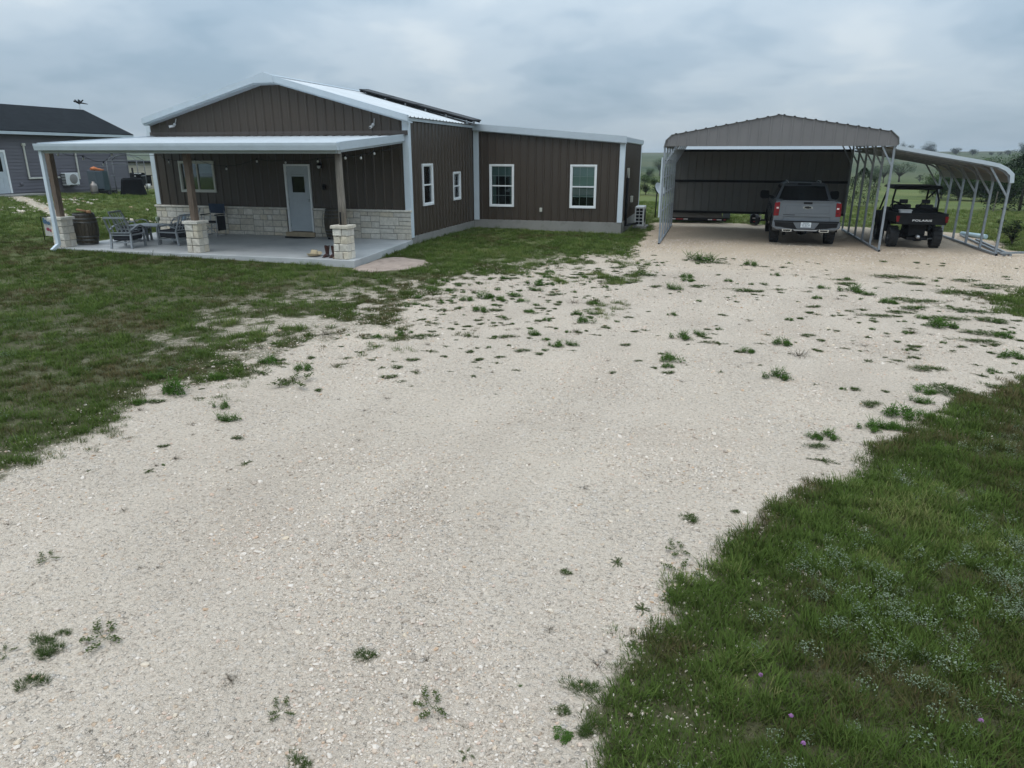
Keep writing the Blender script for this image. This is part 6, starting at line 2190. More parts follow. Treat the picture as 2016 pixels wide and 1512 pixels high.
def boot(x, y, lab, rz):
    t = thing('cowboy_boot', lab, 'boot', (x, y, SLAB), None)
    mb_ = MB()
    secs = [(0.0, 0.036, 0.05, 0.0), (0.04, 0.044, 0.055, 0.0), (0.10, 0.05, 0.06, -.004), (0.17, 0.062, 0.075, 0.0), (0.215, 0.067, 0.082, 0.0)]
    n = 12
    vs_ = []
    for z_, rx, ry, oy in secs:
        for k in range(n):
            a = 2 * math.pi * k / n
            zz = z_ + (0.03 * abs(math.cos(a)) if z_ == 0.215 else 0)
            vs_.append((x + rx * math.cos(a), y + 0.02 + oy + ry * math.sin(a), SLAB + 0.045 + zz))
    fs_ = [(i * n + k, i * n + (k + 1) % n, (i + 1) * n + (k + 1) % n, (i + 1) * n + k) for i in range(4) for k in range(n)]
    mb_.add(vs_, fs_, None, True)
    mb_.build('shaft', M['leather'], t, fix=False)
    mb_ = MB()
    secs = [(0.055, 0.040, 0.10), (0.0, 0.044, 0.105), (-0.08, 0.048, 0.085), (-0.15, 0.042, 0.06), (-0.20, 0.018, 0.04)]
    vs_ = []
    for yy, rx, hh in secs:
        for k in range(8):
            a = math.pi * k / 7
            vs_.append((x + rx * math.cos(a), y + yy, SLAB + 0.012 + hh * math.sin(a) * 0.9))
    fs_ = [(i * 8 + k, i * 8 + k + 1, (i + 1) * 8 + k + 1, (i + 1) * 8 + k) for i in range(4) for k in range(7)] + [tuple(range(8)), tuple(range(32, 40))]
    mb_.add(vs_, fs_, None, True)
    mb_.build('foot', M['leather'], t)
    mb_ = MB()
    mb_.box(x - 0.036, y + 0.005, SLAB, x + 0.036, y + 0.075, SLAB + 0.045)
    mb_.box(x - 0.04, y - 0.20, SLAB, x + 0.04, y - 0.02, SLAB + 0.012)
    mb_.build('sole', M['black'], t)
    return t


boot(-9.53, 16.62, 'brown leather cowboy boot next to the straw hat', 0)
boot(-9.33, 16.60, 'brown leather cowboy boot next to the stone pillar with the log post', 0)
ht = thing('cowboy_hat', 'tan cowboy hat lying on the slab beside the brown boots', 'hat', (-9.90, 16.62, SLAB))
mb = MB()
n = 20
vs = []
for r_, z_ in ((0.23, 0.05), (0.17, 0.022), (0.105, 0.02), (0.10, 0.10), (0.075, 0.17), (0.03, 0.155), (0.0, 0.15)):
    for k in range(n):
        a = 2 * math.pi * k / n
        lift = 0.05 * abs(math.sin(a)) if r_ > 0.2 else 0
        vs.append((-9.90 + r_ * 0.8 * math.cos(a) * (1.25 if r_ < 0.12 else 1), 16.62 + r_ * 1.1 * math.sin(a) * (0.8 if r_ < 0.12 else 1), SLAB + z_ + lift - (0.03 * (abs(math.cos(a)) < 0.4) if 0.02 < r_ < 0.08 else 0)))
fs = [(i * n + k, i * n + (k + 1) % n, (i + 1) * n + (k + 1) % n, (i + 1) * n + k) for i in range(6) for k in range(n)]
mb.add(vs, fs, None, True)
mb.build('felt', M['straw'], ht, fix=False)
sh = thing('small_stone', 'small brown stone on the slab edge between the boots and the pillar', 'stone', (-9.17, 16.36, SLAB))
mb = MB()
mb.lathe([(0.0, 0.0), (0.06, 0.005), (0.05, 0.04), (0.0, 0.06)], (-9.17, 16.36, SLAB), 7)
mb.build('stone', mat('brown_stone', (0.2, 0.14, 0.1), 0.9), sh)

# garden flag beside the downspout
fl = thing('garden_flag', 'small printed garden flag on a thin black stand left of the downspout', 'flag', (-19.15, 17.2, gz(-19.15, 17.2)))
gzf = gz(-19.15, 17.2)
mb = MB()
mb.tube([(-19.32, 17.2, gzf), (-19.32, 17.2, gzf + 0.72), (-18.85, 17.2, gzf + 0.73)], 0.012, 6)
mb.build('stand', M['black'], fl)
mb = MB()
nx_, nz_ = 6, 7
vs = [(-19.25 + 0.36 * i / nx_, 17.2 + 0.025 * math.sin(i * 1.4), gzf + 0.16 + 0.54 * k / nz_) for k in range(nz_ + 1) for i in range(nx_ + 1)]
fs = [(k * (nx_ + 1) + i, k * (nx_ + 1) + i + 1, (k + 1) * (nx_ + 1) + i + 1, (k + 1) * (nx_ + 1) + i) for k in range(nz_) for i in range(nx_)]
mb.add(vs, fs, None, True)
fo = mb.build('cloth', M['flagcloth'], fl, fix=False)
for (x0, z0, r_, mm) in ((0.1, 0.42, 0.09, 'flagblue'), (0.22, 0.38, 0.07, 'flagblue'), (0.16, 0.2, 0.07, 'flagred'), (0.27, 0.16, 0.06, 'flagred'), (0.06, 0.5, 0.04, 'flagblue')):
    mb = MB()
    mb.add([(-19.25 + x0 + r_ * math.cos(k * 1.047), 17.17, gzf + 0.16 + z0 + r_ * 0.8 * math.sin(k * 1.047)) for k in range(6)], [(0, 1, 2, 3, 4, 5)])
    mb.build('print', M[mm], fo, fix=False)

# ------------------------------------------------------------------ heat pump, line cover, dish by the wing
gq = gz(-2.75, 29.9)
ac = thing('heat_pump', 'white heat pump unit with dark side grille beside the wing wall', 'heat pump', (-2.75, 29.9, gq))
mb = MB()
mb.box(-2.98, 29.45, gq + 0.09, -2.62, 30.35, gq + 0.86)
mb.build('cabinet', M['acwhite'], ac, bevel=0.02)
for i in range(5):
    for k in range(2):
        mb = MB()
        mb.box(-2.93 + k * 0.14, 29.442, gq + 0.17 + i * 0.13, -2.81 + k * 0.14, 29.4505, gq + 0.27 + i * 0.13)
        mb.build('grille_slot', M['black'], ac)
mb = MB()
mb.box(-3.05, 29.35, gq - 0.05, -2.5, 30.45, gq + 0.088)
mb.build('pad', M['concrete'], ac)
mb = MB()
mb.lathe([(0.0, 0.001), (0.27, 0.001), (0.29, 0.012), (0.0, 0.012)], (-2.619, 29.9, gq + 0.48), 20, axis='x')
mb.build('fan_grille', M['black'], ac)
lc = thing('line_set', 'black pipe line running down the wing side wall to the heat pump', 'pipe', (WX2 + 0.05, 28.4, 1))
mb = MB()
mb.tube([(WX2 + 0.07, 28.05, 2.15), (WX2 + 0.07, 28.0, 1.0), (WX2 + 0.07, 28.0, 0.0), (WX2 + 0.1, 28.6, -0.02), (-2.9, 29.44, gq + 0.2)], 0.045, 7)
mb.build('line', M['black'], lc)
mb = MB()
mb.box(WX2 + 0.035, 28.0, 1.75, WX2 + 0.12, 28.12, 2.12)
mb.build('bracket', M['almond'], lc)
mt = thing('meter_box', 'small grey box on the wing side wall above the heat pump', 'box', (WX2 + 0.04, 29.6, 0.9))
mb = MB()
mb.box(WX2 + 0.035, 29.5, 0.78, WX2 + 0.13, 29.72, 1.02)
mb.build('case', M['almond'], mt, bevel=0.01)

gs = gz(-2.62, 35.2)
di = thing('satellite_dish', 'grey satellite dish on a thin pole between the house and the carport', 'satellite dish', (-2.6, 35.2, gs))
mb = MB()
mb.tube([(-2.6, 35.2, gs - 0.05), (-2.58, 35.2, gs + 1.12)], 0.03, 8)
mb.build('pole', M['black'], di)
mb = MB()
nrm = Vector((0.75, -0.42, 0.5)).normalized()
R_ = nrm.to_track_quat('Z', 'Y').to_matrix()
c0 = Vector((-2.5, 35.15, gs + 1.25))
vs, fs = [], []
for i in range(6):
    r_ = 0.36 * i / 5
    for k in range(20):
        a = 2 * math.pi * k / 20
        vs.append(c0 + R_ @ Vector((r_ * math.cos(a), r_ * math.sin(a) * 0.95, 0.28 * r_ * r_ / 0.36)))
fs = [(i * 20 + k, i * 20 + (k + 1) % 20, (i + 1) * 20 + (k + 1) % 20, (i + 1) * 20 + k) for i in range(5) for k in range(20)]
mb.add(vs, fs, None, True)
mb.build('reflector', mat('dish_grey', (0.36, 0.38, 0.40), 0.5), di, fix=False)
mb = MB()
mb.tube([c0 + R_ @ Vector((0, -0.34, 0.1)), c0 + R_ @ Vector((0, -0.12, 0.42))], 0.014, 6)
mb.obox(c0 + R_ @ Vector((0, -0.10, 0.44)), (0.07, 0.07, 0.1), R_)
mb.build('feed_arm', M['black'], di)

gp = gz(8.9, 29.0)
pp = thing('pvc_pipe', 'pale blue plastic pipe lying in the grass beyond the lean-to posts', 'pipe', (8.9, 29.6, gp))
mb = MB()
mb.tube([(9.0, 30.3, gp + 0.08), (9.5, 29.3, gp + 0.08)], 0.085, 14)
mb.build('pipe', M['bluepipe'], pp)

# ------------------------------------------------------------------ neighbouring house
NX = -34.3
nb = thing('grey_house', 'grey lap sided house with dark shingle gable roof on the far side of the lawn', 'house', (NX, 30, 0.6))
ny0, ny1 = 19.0, 37.1
nz0, nz1 = 0.70, 3.52
npl = 17
Fn = Frame((NX, ny0, 0), (0, 1, 0), (0, 0, 1), (1, 0, 0))
eh = (nz1 - nz0) / npl
dU0, dU1 = 8.9, 10.22
for k in range(npl):
    za, zb = nz0 + k * eh, nz0 + (k + 1) * eh
    spans = [(0, ny1 - ny0)] if za > 2.72 else [(0, dU0), (dU1, ny1 - ny0)]
    for a, b in spans:
        mb = MB()
        mb.add([Fn.p(a, za, 0.0), Fn.p(b, za, 0.0), Fn.p(b, za, 0.034), Fn.p(a, za, 0.034), Fn.p(a, zb, 0.0), Fn.p(b, zb, 0.0), Fn.p(b, zb, 0.008), Fn.p(a, zb, 0.008)], BOXF)
        mb.build('plank', M['lap'], nb)
mb = MB()
mb.box(NX - 6, ny0, nz0 - 0.1, NX - 0.002, ny1 - 0.002, nz1)
mb.build('wall_core', M['lap'], nb)
for y_, d in ((ny1, 1),):
    mb = MB()
    mb.box(NX - 6.0, y_, nz0, NX + 0.03, y_ + 0.03, 3.5)
    mb.prism([(NX - 6.0, 3.5), (NX + 0.0, 3.5), (NX - 3.0, 4.9)], 'y', y_, y_ + 0.03)
    mb.build('gable_wall', M['lap'], nb)
mb = MB()
mb.box(NX + 0.005, ny1 - 0.02, nz0, NX + 0.045, ny1 + 0.045, nz1)
mb.build('corner_board', M['lap'], nb)
mb = MB()
mb.box(NX - 6.1, ny0, 0.2, NX - 0.03, ny1 - 0.03, nz0 + 0.002)
mb.build('foundation', M['concrete'], nb)
ex_, ez_, rx_, rzz = NX + 0.42, 3.72, NX - 2.95, 5.16
for s in (1, -1):
    xe = ex_ if s > 0 else 2 * rx_ - ex_
    me = bpy.data.meshes.new('roof_slope')
    y0_, y1_ = ny0 - 0.4, 37.52
    pts = [(rx_, y0_, rzz), (rx_, y1_, rzz), (xe, y1_, ez_), (xe, y0_, ez_)]
    lo_ = [(p[0], p[1], p[2] - 0.05) for p in pts]
    off = nb.location
    me.from_pydata([(p[0] - off[0], p[1] - off[1], p[2] - off[2]) for p in pts + lo_], [], [(0, 1, 2, 3), (7, 6, 5, 4), (0, 4, 5, 1), (1, 5, 6, 2), (2, 6, 7, 3), (3, 7, 4, 0)])
    uv = me.uv_layers.new(name='UVMap')
    sl_ = math.hypot(xe - rx_, rzz - ez_)
    for lp_ in me.loops:
        v = me.vertices[lp_.vertex_index].co
        uv.data[lp_.index].uv = (v.y, (rzz - off[2] - v.z) / (rzz - ez_) * sl_)
    me.materials.append(M['shingle'])
    link('roof', me, nb)
mb = MB()
mb.box(ex_ - 0.03, ny0 - 0.4, ez_ - 0.19, ex_ + 0.02, 37.5, ez_ - 0.052)
mb.build('fascia', M['white'], nb)
mb = MB()
mb.box(NX + 0.04, ny0 - 0.4, ez_ - 0.21, ex_ - 0.032, 37.5, ez_ - 0.19)
mb.build('soffit', M['lap'], nb)
mb = MB()
Fn.box(mb, dU0, dU0 + 0.1, nz0, 2.78, 0, 0.05)
Fn.box(mb, dU1 - 0.1, dU1, nz0, 2.78, 0, 0.05)
Fn.box(mb, dU0 + 0.1, dU1 - 0.1, 2.66, 2.78, 0, 0.05)
mb.build('door_frame', M['winframe'], nb)
mb = MB()
Fn.box(mb, dU0 + 0.11, dU1 - 0.11, nz0, 2.65, -0.02, 0.02)
dr = mb.build('door', M['doorsteel'], nb)
for a, b, c, d in ((0.2, 0.55, 0.85, 1.5), (0.62, 0.97, 0.85, 1.5)):
    mb = MB()
    Fn.ring(mb, dU0 + a, dU0 + b, c, d, 0.03, 0.0, 0.03)
    mb.build('moulding', M['doorsteel'], dr)
mb = MB()
Fn.box(mb, dU0 + 0.28, dU1 - 0.28, 1.75, 2.45, 0.0, 0.025)
mb.build('pane', M['tint'], dr)
mb = MB()
mb.lathe([(0.0, 0.10), (0.03, 0.09), (0.035, 0.07), (0.012, 0.05), (0.012, 0.02)], Fn.p(dU0 + 0.2, 1.62, 0.0), 10, axis='x')
mb.build('handle', M['chrome'], dr)
st = thing('door_step', 'low concrete step below the white door of the grey house', 'step', (NX + 0.6, 28.6, 0.55))
mb = MB()
mb.box(NX + 0.04, 27.6, 0.3, NX + 1.3, 30.2, 0.665)
mb.build('step', M['concrete'], st, bevel=0.01)
# heat pump with its cream line covers
hp = thing('heat_pump', 'white heat pump with round fan grille bracketed on the grey lap siding', 'heat pump', (NX + 0.3, 32.6, 0.9))
mb = MB()
mb.box(NX + 0.10, 32.18, 0.98, NX + 0.42, 33.05, 1.62)
mb.build('cabinet', M['acwhite'], hp, bevel=0.02)
mb = MB()
mb.lathe([(0.0, 0.008), (0.24, 0.008), (0.26, 0.001), (0.0, 0.001)], (NX + 0.421, 32.68, 1.30), 22, axis='x')
mb.build('fan_grille', mat('fan_grey', (0.22, 0.21, 0.20), 0.6), hp)
for k in range(7):
    mb = MB()
    mb.box(NX + 0.12, 32.171, 1.04 + 0.08 * k, NX + 0.40, 32.1805, 1.085 + 0.08 * k)
    mb.build('grille_slot', M['black'], hp)
mb = MB()
mb.bar((NX + 0.04, 32.3, 0.95), (NX + 0.42, 32.3, 0.95), 0.05)
mb.bar((NX + 0.04, 32.9, 0.95), (NX + 0.42, 32.9, 0.95), 0.05)
mb.build('bracket', M['alum'], hp)
pc = thing('pipe_cover', 'cream line cover bent down the grey siding left of its heat pump', 'pipe', (NX + 0.05, 31, 1.4), 'line covers on the grey siding')
mb = MB()
mb.box(NX + 0.035, 30.25, 1.44, NX + 0.10, 30.34, 3.0)
mb.box(NX + 0.035, 30.25, 1.345, NX + 0.10, 32.16, 1.435)
mb.build('duct', M['pipewhite'], pc, bevel=0.015)
mb = MB()
mb.box(NX + 0.03, 30.2, 2.98, NX + 0.13, 30.4, 3.12)
mb.build('elbow', M['pipewhite'], pc, bevel=0.02)
pc = thing('pipe_cover', 'cream line cover bent down the grey siding right of its heat pump', 'pipe', (NX + 0.05, 33.3, 1.4), 'line covers on the grey siding')
mb = MB()
mb.box(NX + 0.035, 33.37, 1.36, NX + 0.10, 33.46, 3.2)
mb.box(NX + 0.035, 33.06, 1.345, NX + 0.10, 33.46, 1.358)
mb.box(NX + 0.035, 33.06, 1.27, NX + 0.10, 33.46, 1.345)
mb.build('duct', M['pipewhite'], pc, bevel=0.015)
vt = thing('wall_vent', 'small grey round vent low on the grey lap siding near its door', 'vent', (NX + 0.04, 29.8, 1.1))
mb = MB()
mb.lathe([(0.0, 0.06), (0.08, 0.05), (0.09, 0.03), (0.09, 0.0)], (NX + 0.03, 29.8, 1.13), 12, axis='x')
mb.build('hood', M['lap'], vt)
# windmill spinner on the ridge end
wv = thing('weathervane', 'small black dragonfly weathervane on the ridge end of the dark shingle roof', 'weathervane', (rx_, 37.3, 5.17))
mb = MB()
mb.tube([(rx_, 37.3, 5.1), (rx_, 37.3, 5.5)], 0.018, 6)
mb.build('stem', M['offwhite'], wv)
mb = MB()
mb.tube([(rx_ - 0.03, 37.0, 5.60), (rx_, 37.28, 5.52), (rx_, 37.45, 5.54), (rx_, 37.92, 5.50)], [0.03, 0.065, 0.045, 0.02], 7)
mb.lathe([(0, -0.06), (0.05, -0.03), (0.05, 0.03), (0, 0.06)], (rx_ - 0.03, 37.0, 5.60), 8)
mb.build('body', M['black'], wv)
for s in (-1, 1):
    for a in (0.12, -0.1):
        mb = MB()
        mb.add([(rx_, 37.3, 5.54), (rx_ + s * 0.14, 37.3 + a * 1.3, 5.72), (rx_ + s * 0.12, 37.3 + a * 2, 5.68), (rx_ + s * 0.02, 37.3 + a, 5.54)] + [(rx_, 37.3, 5.55), (rx_ + s * 0.14, 37.3 + a * 1.3, 5.73), (rx_ + s * 0.12, 37.3 + a * 2, 5.69), (rx_ + s * 0.02, 37.3 + a, 5.55)], BOXF)
        mb.build('wing', M['black'], wv)

# ------------------------------------------------------------------ things standing at the end of the grey house
ga = gz(-31.5, 32.3)
cf = thing('canopy_frame', 'bare grey metal frame of a small grill canopy beside the grey house', 'canopy frame', (-30.6, 33.4, ga))
corners = [(-31.2, 32.35), (-30.05, 33.2), (-32.3, 33.9), (-31.1, 34.9)]
cfm = mat('dark_canopy_tube', (0.10, 0.105, 0.11), 0.5)
for x_, y_ in corners:
    mb = MB()
    mb.tube([(x_, y_, gz(x_, y_)), (x_, y_, 2.27)], 0.024, 8)
    mb.build('post', cfm, cf)
rr = [(0, 1), (1, 3), (3, 2), (2, 0)]
for a, b in rr:
    A_, B_ = Vector((*corners[a], 2.27)), Vector((*corners[b], 2.27))
    for zz, bend in ((0.0, 0.0), (-0.2, 0.0)):
        mb = MB()
        mb.tube([A_ + Vector((0, 0, zz)), B_ + Vector((0, 0, zz))], 0.012, 6)
        mb.build('top_rail', cfm, cf)
ce = Vector((-31.16, 33.58, 2.56))
for x_, y_ in corners:
    A_ = Vector((x_, y_, 2.27))
    mb = MB()
    mb.tube([A_, A_.lerp(ce, 0.3) + Vector((0, 0, .09)), A_.lerp(ce, 0.65) + Vector((0, 0, .07)), ce], 0.018, 6)
    mb.build('roof_rib', cfm, cf)
for a, b in ((0, 2), (1, 3)):
    A_, B_ = Vector((*corners[a], 1.45)), Vector((*corners[b], 1.45))
    mb = MB()
    mb.tube([A_, B_], 0.02, 6)
    mb.build('shelf_rail', cfm, cf)

g1 = gz(-30.4, 32.9)
gc = thing('covered_grill', 'grill under a baggy black cover inside the canopy frame', 'grill', (-30.35, 33.0, g1))
mb = MB()
vs, fs = [], []
n = 16
for i, (z_, sx, sy) in enumerate(((0.0, 0.66, 0.46), (0.06, 0.64, 0.44), (0.4, 0.55, 0.36), (0.72, 0.53, 0.34), (0.84, 0.5, 0.32), (0.90, 0.38, 0.24), (0.92, 0.0, 0.0))):
    for k in range(n):
        a = 2 * math.pi * k / n
        c_, s_ = math.cos(a), math.sin(a)
        q = 1 / max(abs(c_), abs(s_)) ** 0.75
        wv_ = 1 + 0.05 * math.sin(k * 2.3 + i) * (i < 3)
        u_, v_ = sx * c_ * q * wv_, sy * s_ * q * wv_
        vs.append((-30.35 + u_ * 0.72 - v_ * 0.69, 33.0 + u_ * 0.69 + v_ * 0.72, g1 + z_ + 0.02 * math.sin(k * 1.7) * (2 < i < 6)))
fs = [(i * n + k, i * n + (k + 1) % n, (i + 1) * n + (k + 1) % n, (i + 1) * n + k) for i in range(6) for k in range(n)]
mb.add(vs, fs, None, False)
mb.obox((-30.1, 33.25, g1 + 0.98), (0.2, 0.16, 0.2))
mb.build('cover', M['coverblack'], gc)

cb = thing('storage_cabinet', 'blue grey upright cabinet with orange gear lying on top against the grey house', 'cabinet', (-32.2, 32.6, gz(-32.2, 32.6)))
gb_ = gz(-32.2, 32.6)
mb = MB()
mb.box(-32.6, 32.35, gb_ + 0.26, -32.05, 32.85, gb_ + 1.22)
mb.build('body', M['cabinet'], cb, bevel=0.015)
mb = MB()
mb.box(-32.58, 32.87, gb_ + 0.1, -32.2, 33.4, gb_ + 1.20)
mb.build('side_bin', mat('dark_teal', (0.035, 0.06, 0.065), 0.6), cb, bevel=0.015)
mb = MB()
mb.box(-32.047, 32.40, gb_ + 0.30, -32.035, 32.80, gb_ + 1.16)
mb.build('door', M['cabinet'], cb)
for x_, y_ in ((-32.55, 32.4), (-32.1, 32.4), (-32.1, 32.8), (-32.55, 32.8)):
    mb = MB()
    mb.bar((x_, y_, gb_), (x_, y_, gb_ + 0.26), 0.05, 0.05, up=(0, 1, 0))
    mb.build('leg', M['black'], cb)
og = thing('orange_tarp', 'crumpled orange bundle lying on the blue grey cabinet', 'bundle', (-32.25, 32.7, gb_ + 1.22))
mb = MB()
mb.tube([(-32.3, 32.35, gb_ + 1.33), (-32.3, 32.55, gb_ + 1.34), (-32.25, 32.8, gb_ + 1.27), (-32.2, 33.1, gb_ + 1.26)], [0.06, 0.11, 0.09, 0.03], 8)
mb.build('cloth', M['orange'], og)
tk = thing('gas_cylinder', 'brushed gas cylinder standing left of the blue grey cabinet', 'gas cylinder', (-31.9, 31.95, gz(-31.9, 31.95)))
gt_ = gz(-31.9, 31.95)
for yy, mm in ((31.95, 'steeltank'),):
    mb = MB()
    mb.lathe([(0.0, 0.0), (0.17, 0.02), (0.18, 0.1), (0.18, 0.45), (0.15, 0.56), (0.07, 0.60), (0.07, 0.68), (0.0, 0.68)], (-31.9, yy, gt_), 14)
    mb.build('tank', M[mm], tk)
mb = MB()
mb.lathe([(0.19, 0.12), (0.19, 0.16), (0.182, 0.16), (0.182, 0.12), (0.19, 0.12)], (-31.9, 31.95, gt_), 14)
mb.build('band', M['black'], tk)
lr = thing('low_cart', 'low dark cart with a small white bag under the blue grey cabinet', 'cart', (-31.7, 32.7, gz(-31.7, 32.7)))
gl_ = gz(-31.7, 32.7)
mb = MB()
mb.box(-31.95, 32.3, gl_ + 0.08, -31.45, 33.05, gl_ + 0.22)
mb.build('tray', M['black'], lr)
for y_ in (32.45, 32.9):
    mb = MB()
    mb.lathe([(0.0, -0.03), (0.09, -0.03), (0.09, 0.03), (0.0, 0.03)], (-31.43, y_, gl_ + 0.09), 12, axis='x')
    mb.build('wheel', M['rubber'], lr)
# offset smoker by the tan wall
gm_ = gz(-38.4, 42.6)
sm = thing('offset_smoker', 'black offset smoker grill standing before the tan ribbed wall', 'grill', (-38.5, 42.6, gm_))
mb = MB()
mb.lathe([(0.0, -0.62), (0.26, -0.6), (0.29, -0.5), (0.29, 0.4), (0.26, 0.5), (0.0, 0.52)], (-38.6, 42.6, gm_ + 0.82), 14, axis='x')
mb.build('chamber', M['coverblack'], sm)
mb = MB()
mb.box(-38.15, 42.4, gm_ + 0.25, -37.7, 42.8, gm_ + 0.95)
mb.tube([(-39.0, 42.6, gm_ + 1.0), (-39.0, 42.6, gm_ + 1.42)], 0.06, 8)
mb.box(-37.7, 42.35, gm_ + 0.92, -37.35, 42.85, gm_ + 0.96)
mb.build('firebox', M['black'], sm)
for x_ in (-39.05, -38.2):
    for y_ in (42.4, 42.8):
        mb = MB()
        mb.bar((x_, y_, gm_), (x_, y_, gm_ + 0.65), 0.06, 0.06, up=(0, 1, 0))
        mb.build('leg', M['black'], sm)
mb = MB()
for k in range(7):
    mb.box(-38.62 + 0.085 * k, 42.29, gm_ + 1.04, -38.57 + 0.085 * k, 42.33, gm_ + 1.09)
    mb.box(-38.62 + 0.085 * k, 42.27, gm_ + 0.86, -38.57 + 0.085 * k, 42.31, gm_ + 0.91)
mb.build('white_marks', M['offwhite'], sm)
wb = thing('white_bucket', 'white bucket on the grass at the right foot of the black smoker', 'bucket', (-37.5, 42.2, gz(-37.5, 42.2)))
mb = MB()
mb.lathe([(0.0, 0.0), (0.12, 0.0), (0.15, 0.36), (0.14, 0.36), (0.11, 0.03), (0.0, 0.03)], (-37.5, 42.2, gz(-37.5, 42.2)), 14)
mb.build('pail', M['offwhite'], wb)
gf = gz(-40, 44.5)
tw = thing('tan_shed', 'low tan shed with horizontally ribbed wall and dark roof edge beyond the smoker', 'shed', (-39, 45, gf))
n = 11
for k in range(n):
    z0_, z1_ = gf - 0.05 + k * 0.168, gf - 0.05 + (k + 1) * 0.168
    mb = MB()
    mb.add([(-46, 44.02, z0_), (-31, 44.02, z0_), (-31, 44.1, z0_), (-46, 44.1, z0_), (-46, 44.045, z1_), (-31, 44.045, z1_), (-31, 44.1, z1_), (-46, 44.1, z1_)], BOXF)
    mb.build('wall_plank', M['tanwall'], tw)
mb = MB()
mb.box(-46, 44.11, gf - 0.2, -31, 49.5, gf + 1.79)
mb.build('wall_core', M['tanwall'], tw)
mb = MB()
mb.box(-46.2, 43.85, gf + 1.80, -30.8, 49.7, gf + 1.90)
mb.build('roof', M['black'], tw)

# fence post in the pasture
gx_ = gz(15.0, 46.0)
fp = thing('fence_post', 'thin dark steel fence post standing in the pasture beyond the lean-to', 'fence post', (15.0, 46.0, gx_))
mb = MB()
mb.bar((15.0, 46.0, gx_ - 0.1), (15.06, 46.0, gx_ + 1.1), 0.05, 0.05, up=(0, 1, 0))
mb.build('post', M['post_steel'], fp)
WEED_LABELS = [(12, 'biggest round green weed alone in the middle of the driveway'), (13, 'small green weed touching the near side of the biggest mid-driveway weed'), (14, 'low brownish tuft nearest the camera of the three in line with the biggest weed'), (10, 'wide round green weed, left one of a pair in the middle of the driveway'), (11, 'small round green weed, right one of a pair in the middle of the driveway'), (140, 'round dark green weed alone on bare gravel towards the right lawn'), (138, 'round green weed with a pale dry runner in front of it'), (139, 'small round green weed left of the weed with the pale dry runner'), (0, 'small round green weed, left rear of a cluster of three'), (1, 'small round green weed, right rear of a cluster of three'), (2, 'wide green weed in front of the two smaller ones of its cluster'), (3, 'light green weed left of the cluster of three'), (4, 'flat round green weed in the gravel before the wing, left of two in a row'), (5, 'flat green weed, left one of two close together on the worn gravel'), (6, 'flat green weed, right one of two close together on the worn gravel'), (9, 'small flat green weed alone on the gravel left of the wide round weed'), (16, 'rounded green weed in front of the carport entrance, left of the pickup line'), (98, 'green weed on the gravel nearest the carport, in line with the pickup'), (177, 'small round weed right of the pickup line, second nearest the carport'), (164, 'tall bushy grey green weed, left of two merged near the right lawn'), (165, 'tall bushy grey green weed, right of two merged near the right lawn'), (166, 'low olive tuft at the foot of the two merged bushy weeds'), (167, 'flat sprawling green weed just beside the edge of the right lawn'), (160, 'bushy grey green weed, leftmost of three joined by the right lawn'), (161, 'bushy grey green weed, middle one of three joined by the right lawn'), (162, 'bushy grey green weed, rightmost of three joined by the right lawn'), (158, 'long green weed mound behind the three joined bushy weeds'), (153, 'long low green weed patch with its tip towards the right lawn'), (156, 'small round green weed between the long mound and the low long patch'), (157, 'dark low tuft alone on the gravel behind the joined bushy weeds'), (199, 'small dense grass tuft alone on the near gravel, bottom centre'), (200, 'low grass tuft nearest the bottom left corner'), (201, 'grass tuft, left one of three close together on the near gravel'), (202, 'smallest grass tuft, farthest of three close together on the near gravel'), (203, 'longest grass tuft, nearest of three close together on the near gravel'), (204, 'sprawling leafy weed right of the three grass tufts on the near gravel'), (207, 'small sprawling weed on bare gravel by the left edge of the photo'), (214, 'three-armed leafy weed with bright green leaves on the near gravel'), (212, 'wilted upright sprawling weed left of the three-armed leafy weed'), (219, 'round dry grass tuft right of the three-armed leafy weed'), (220, 'small leafy weed nearest the bottom edge, below the round dry tuft'), (226, 'dark green grass tuft just left of the near right lawn edge'), (223, 'yellowish green tuft alone on gravel near the right lawn'), (224, 'sparse creeping weed on gravel near the right lawn, farther of two'), (225, 'sparse creeping weed on gravel near the right lawn, nearer of two'), (235, 'small green weed on the left gravel, farther of two in line'), (236, 'green weed on the left gravel, nearer of two in line'), (210, 'flat dark dry weed alone on the left gravel'), (246, 'bright green bushy weed at the edge of the left lawn'), (247, 'round green weed standing alone beyond the left lawn edge'), (252, 'long creeping weed with several runners near the left lawn'), (248, 'small green weed above the long creeping weed with runners'), (24, 'wide green weed on the worn gravel before the wing windows'), (28, 'long dark green weed in front of the wide weed before the wing windows')]
# ------------------------------------------------------------------ weeds on the gravel


def leaf_quad(vs, fs, c, s, rnd, up=0.6, asp=0.55):
    a = rnd.uniform(0, 6.283)
    t = Vector((math.cos(a), math.sin(a), rnd.uniform(-0.2, up)))
    t.normalize()
    b = t.cross(Vector((rnd.uniform(-.4, .4), rnd.uniform(-.4, .4), 1))).normalized() * (s * asp)
    t = t * s
    k = len(vs)
    c = Vector(c)
    vs += [c - t * 0.5, c + b * 0.5, c + t * 0.5, c - b * 0.5]
    fs.append((k, k + 1, k + 2, k + 3))


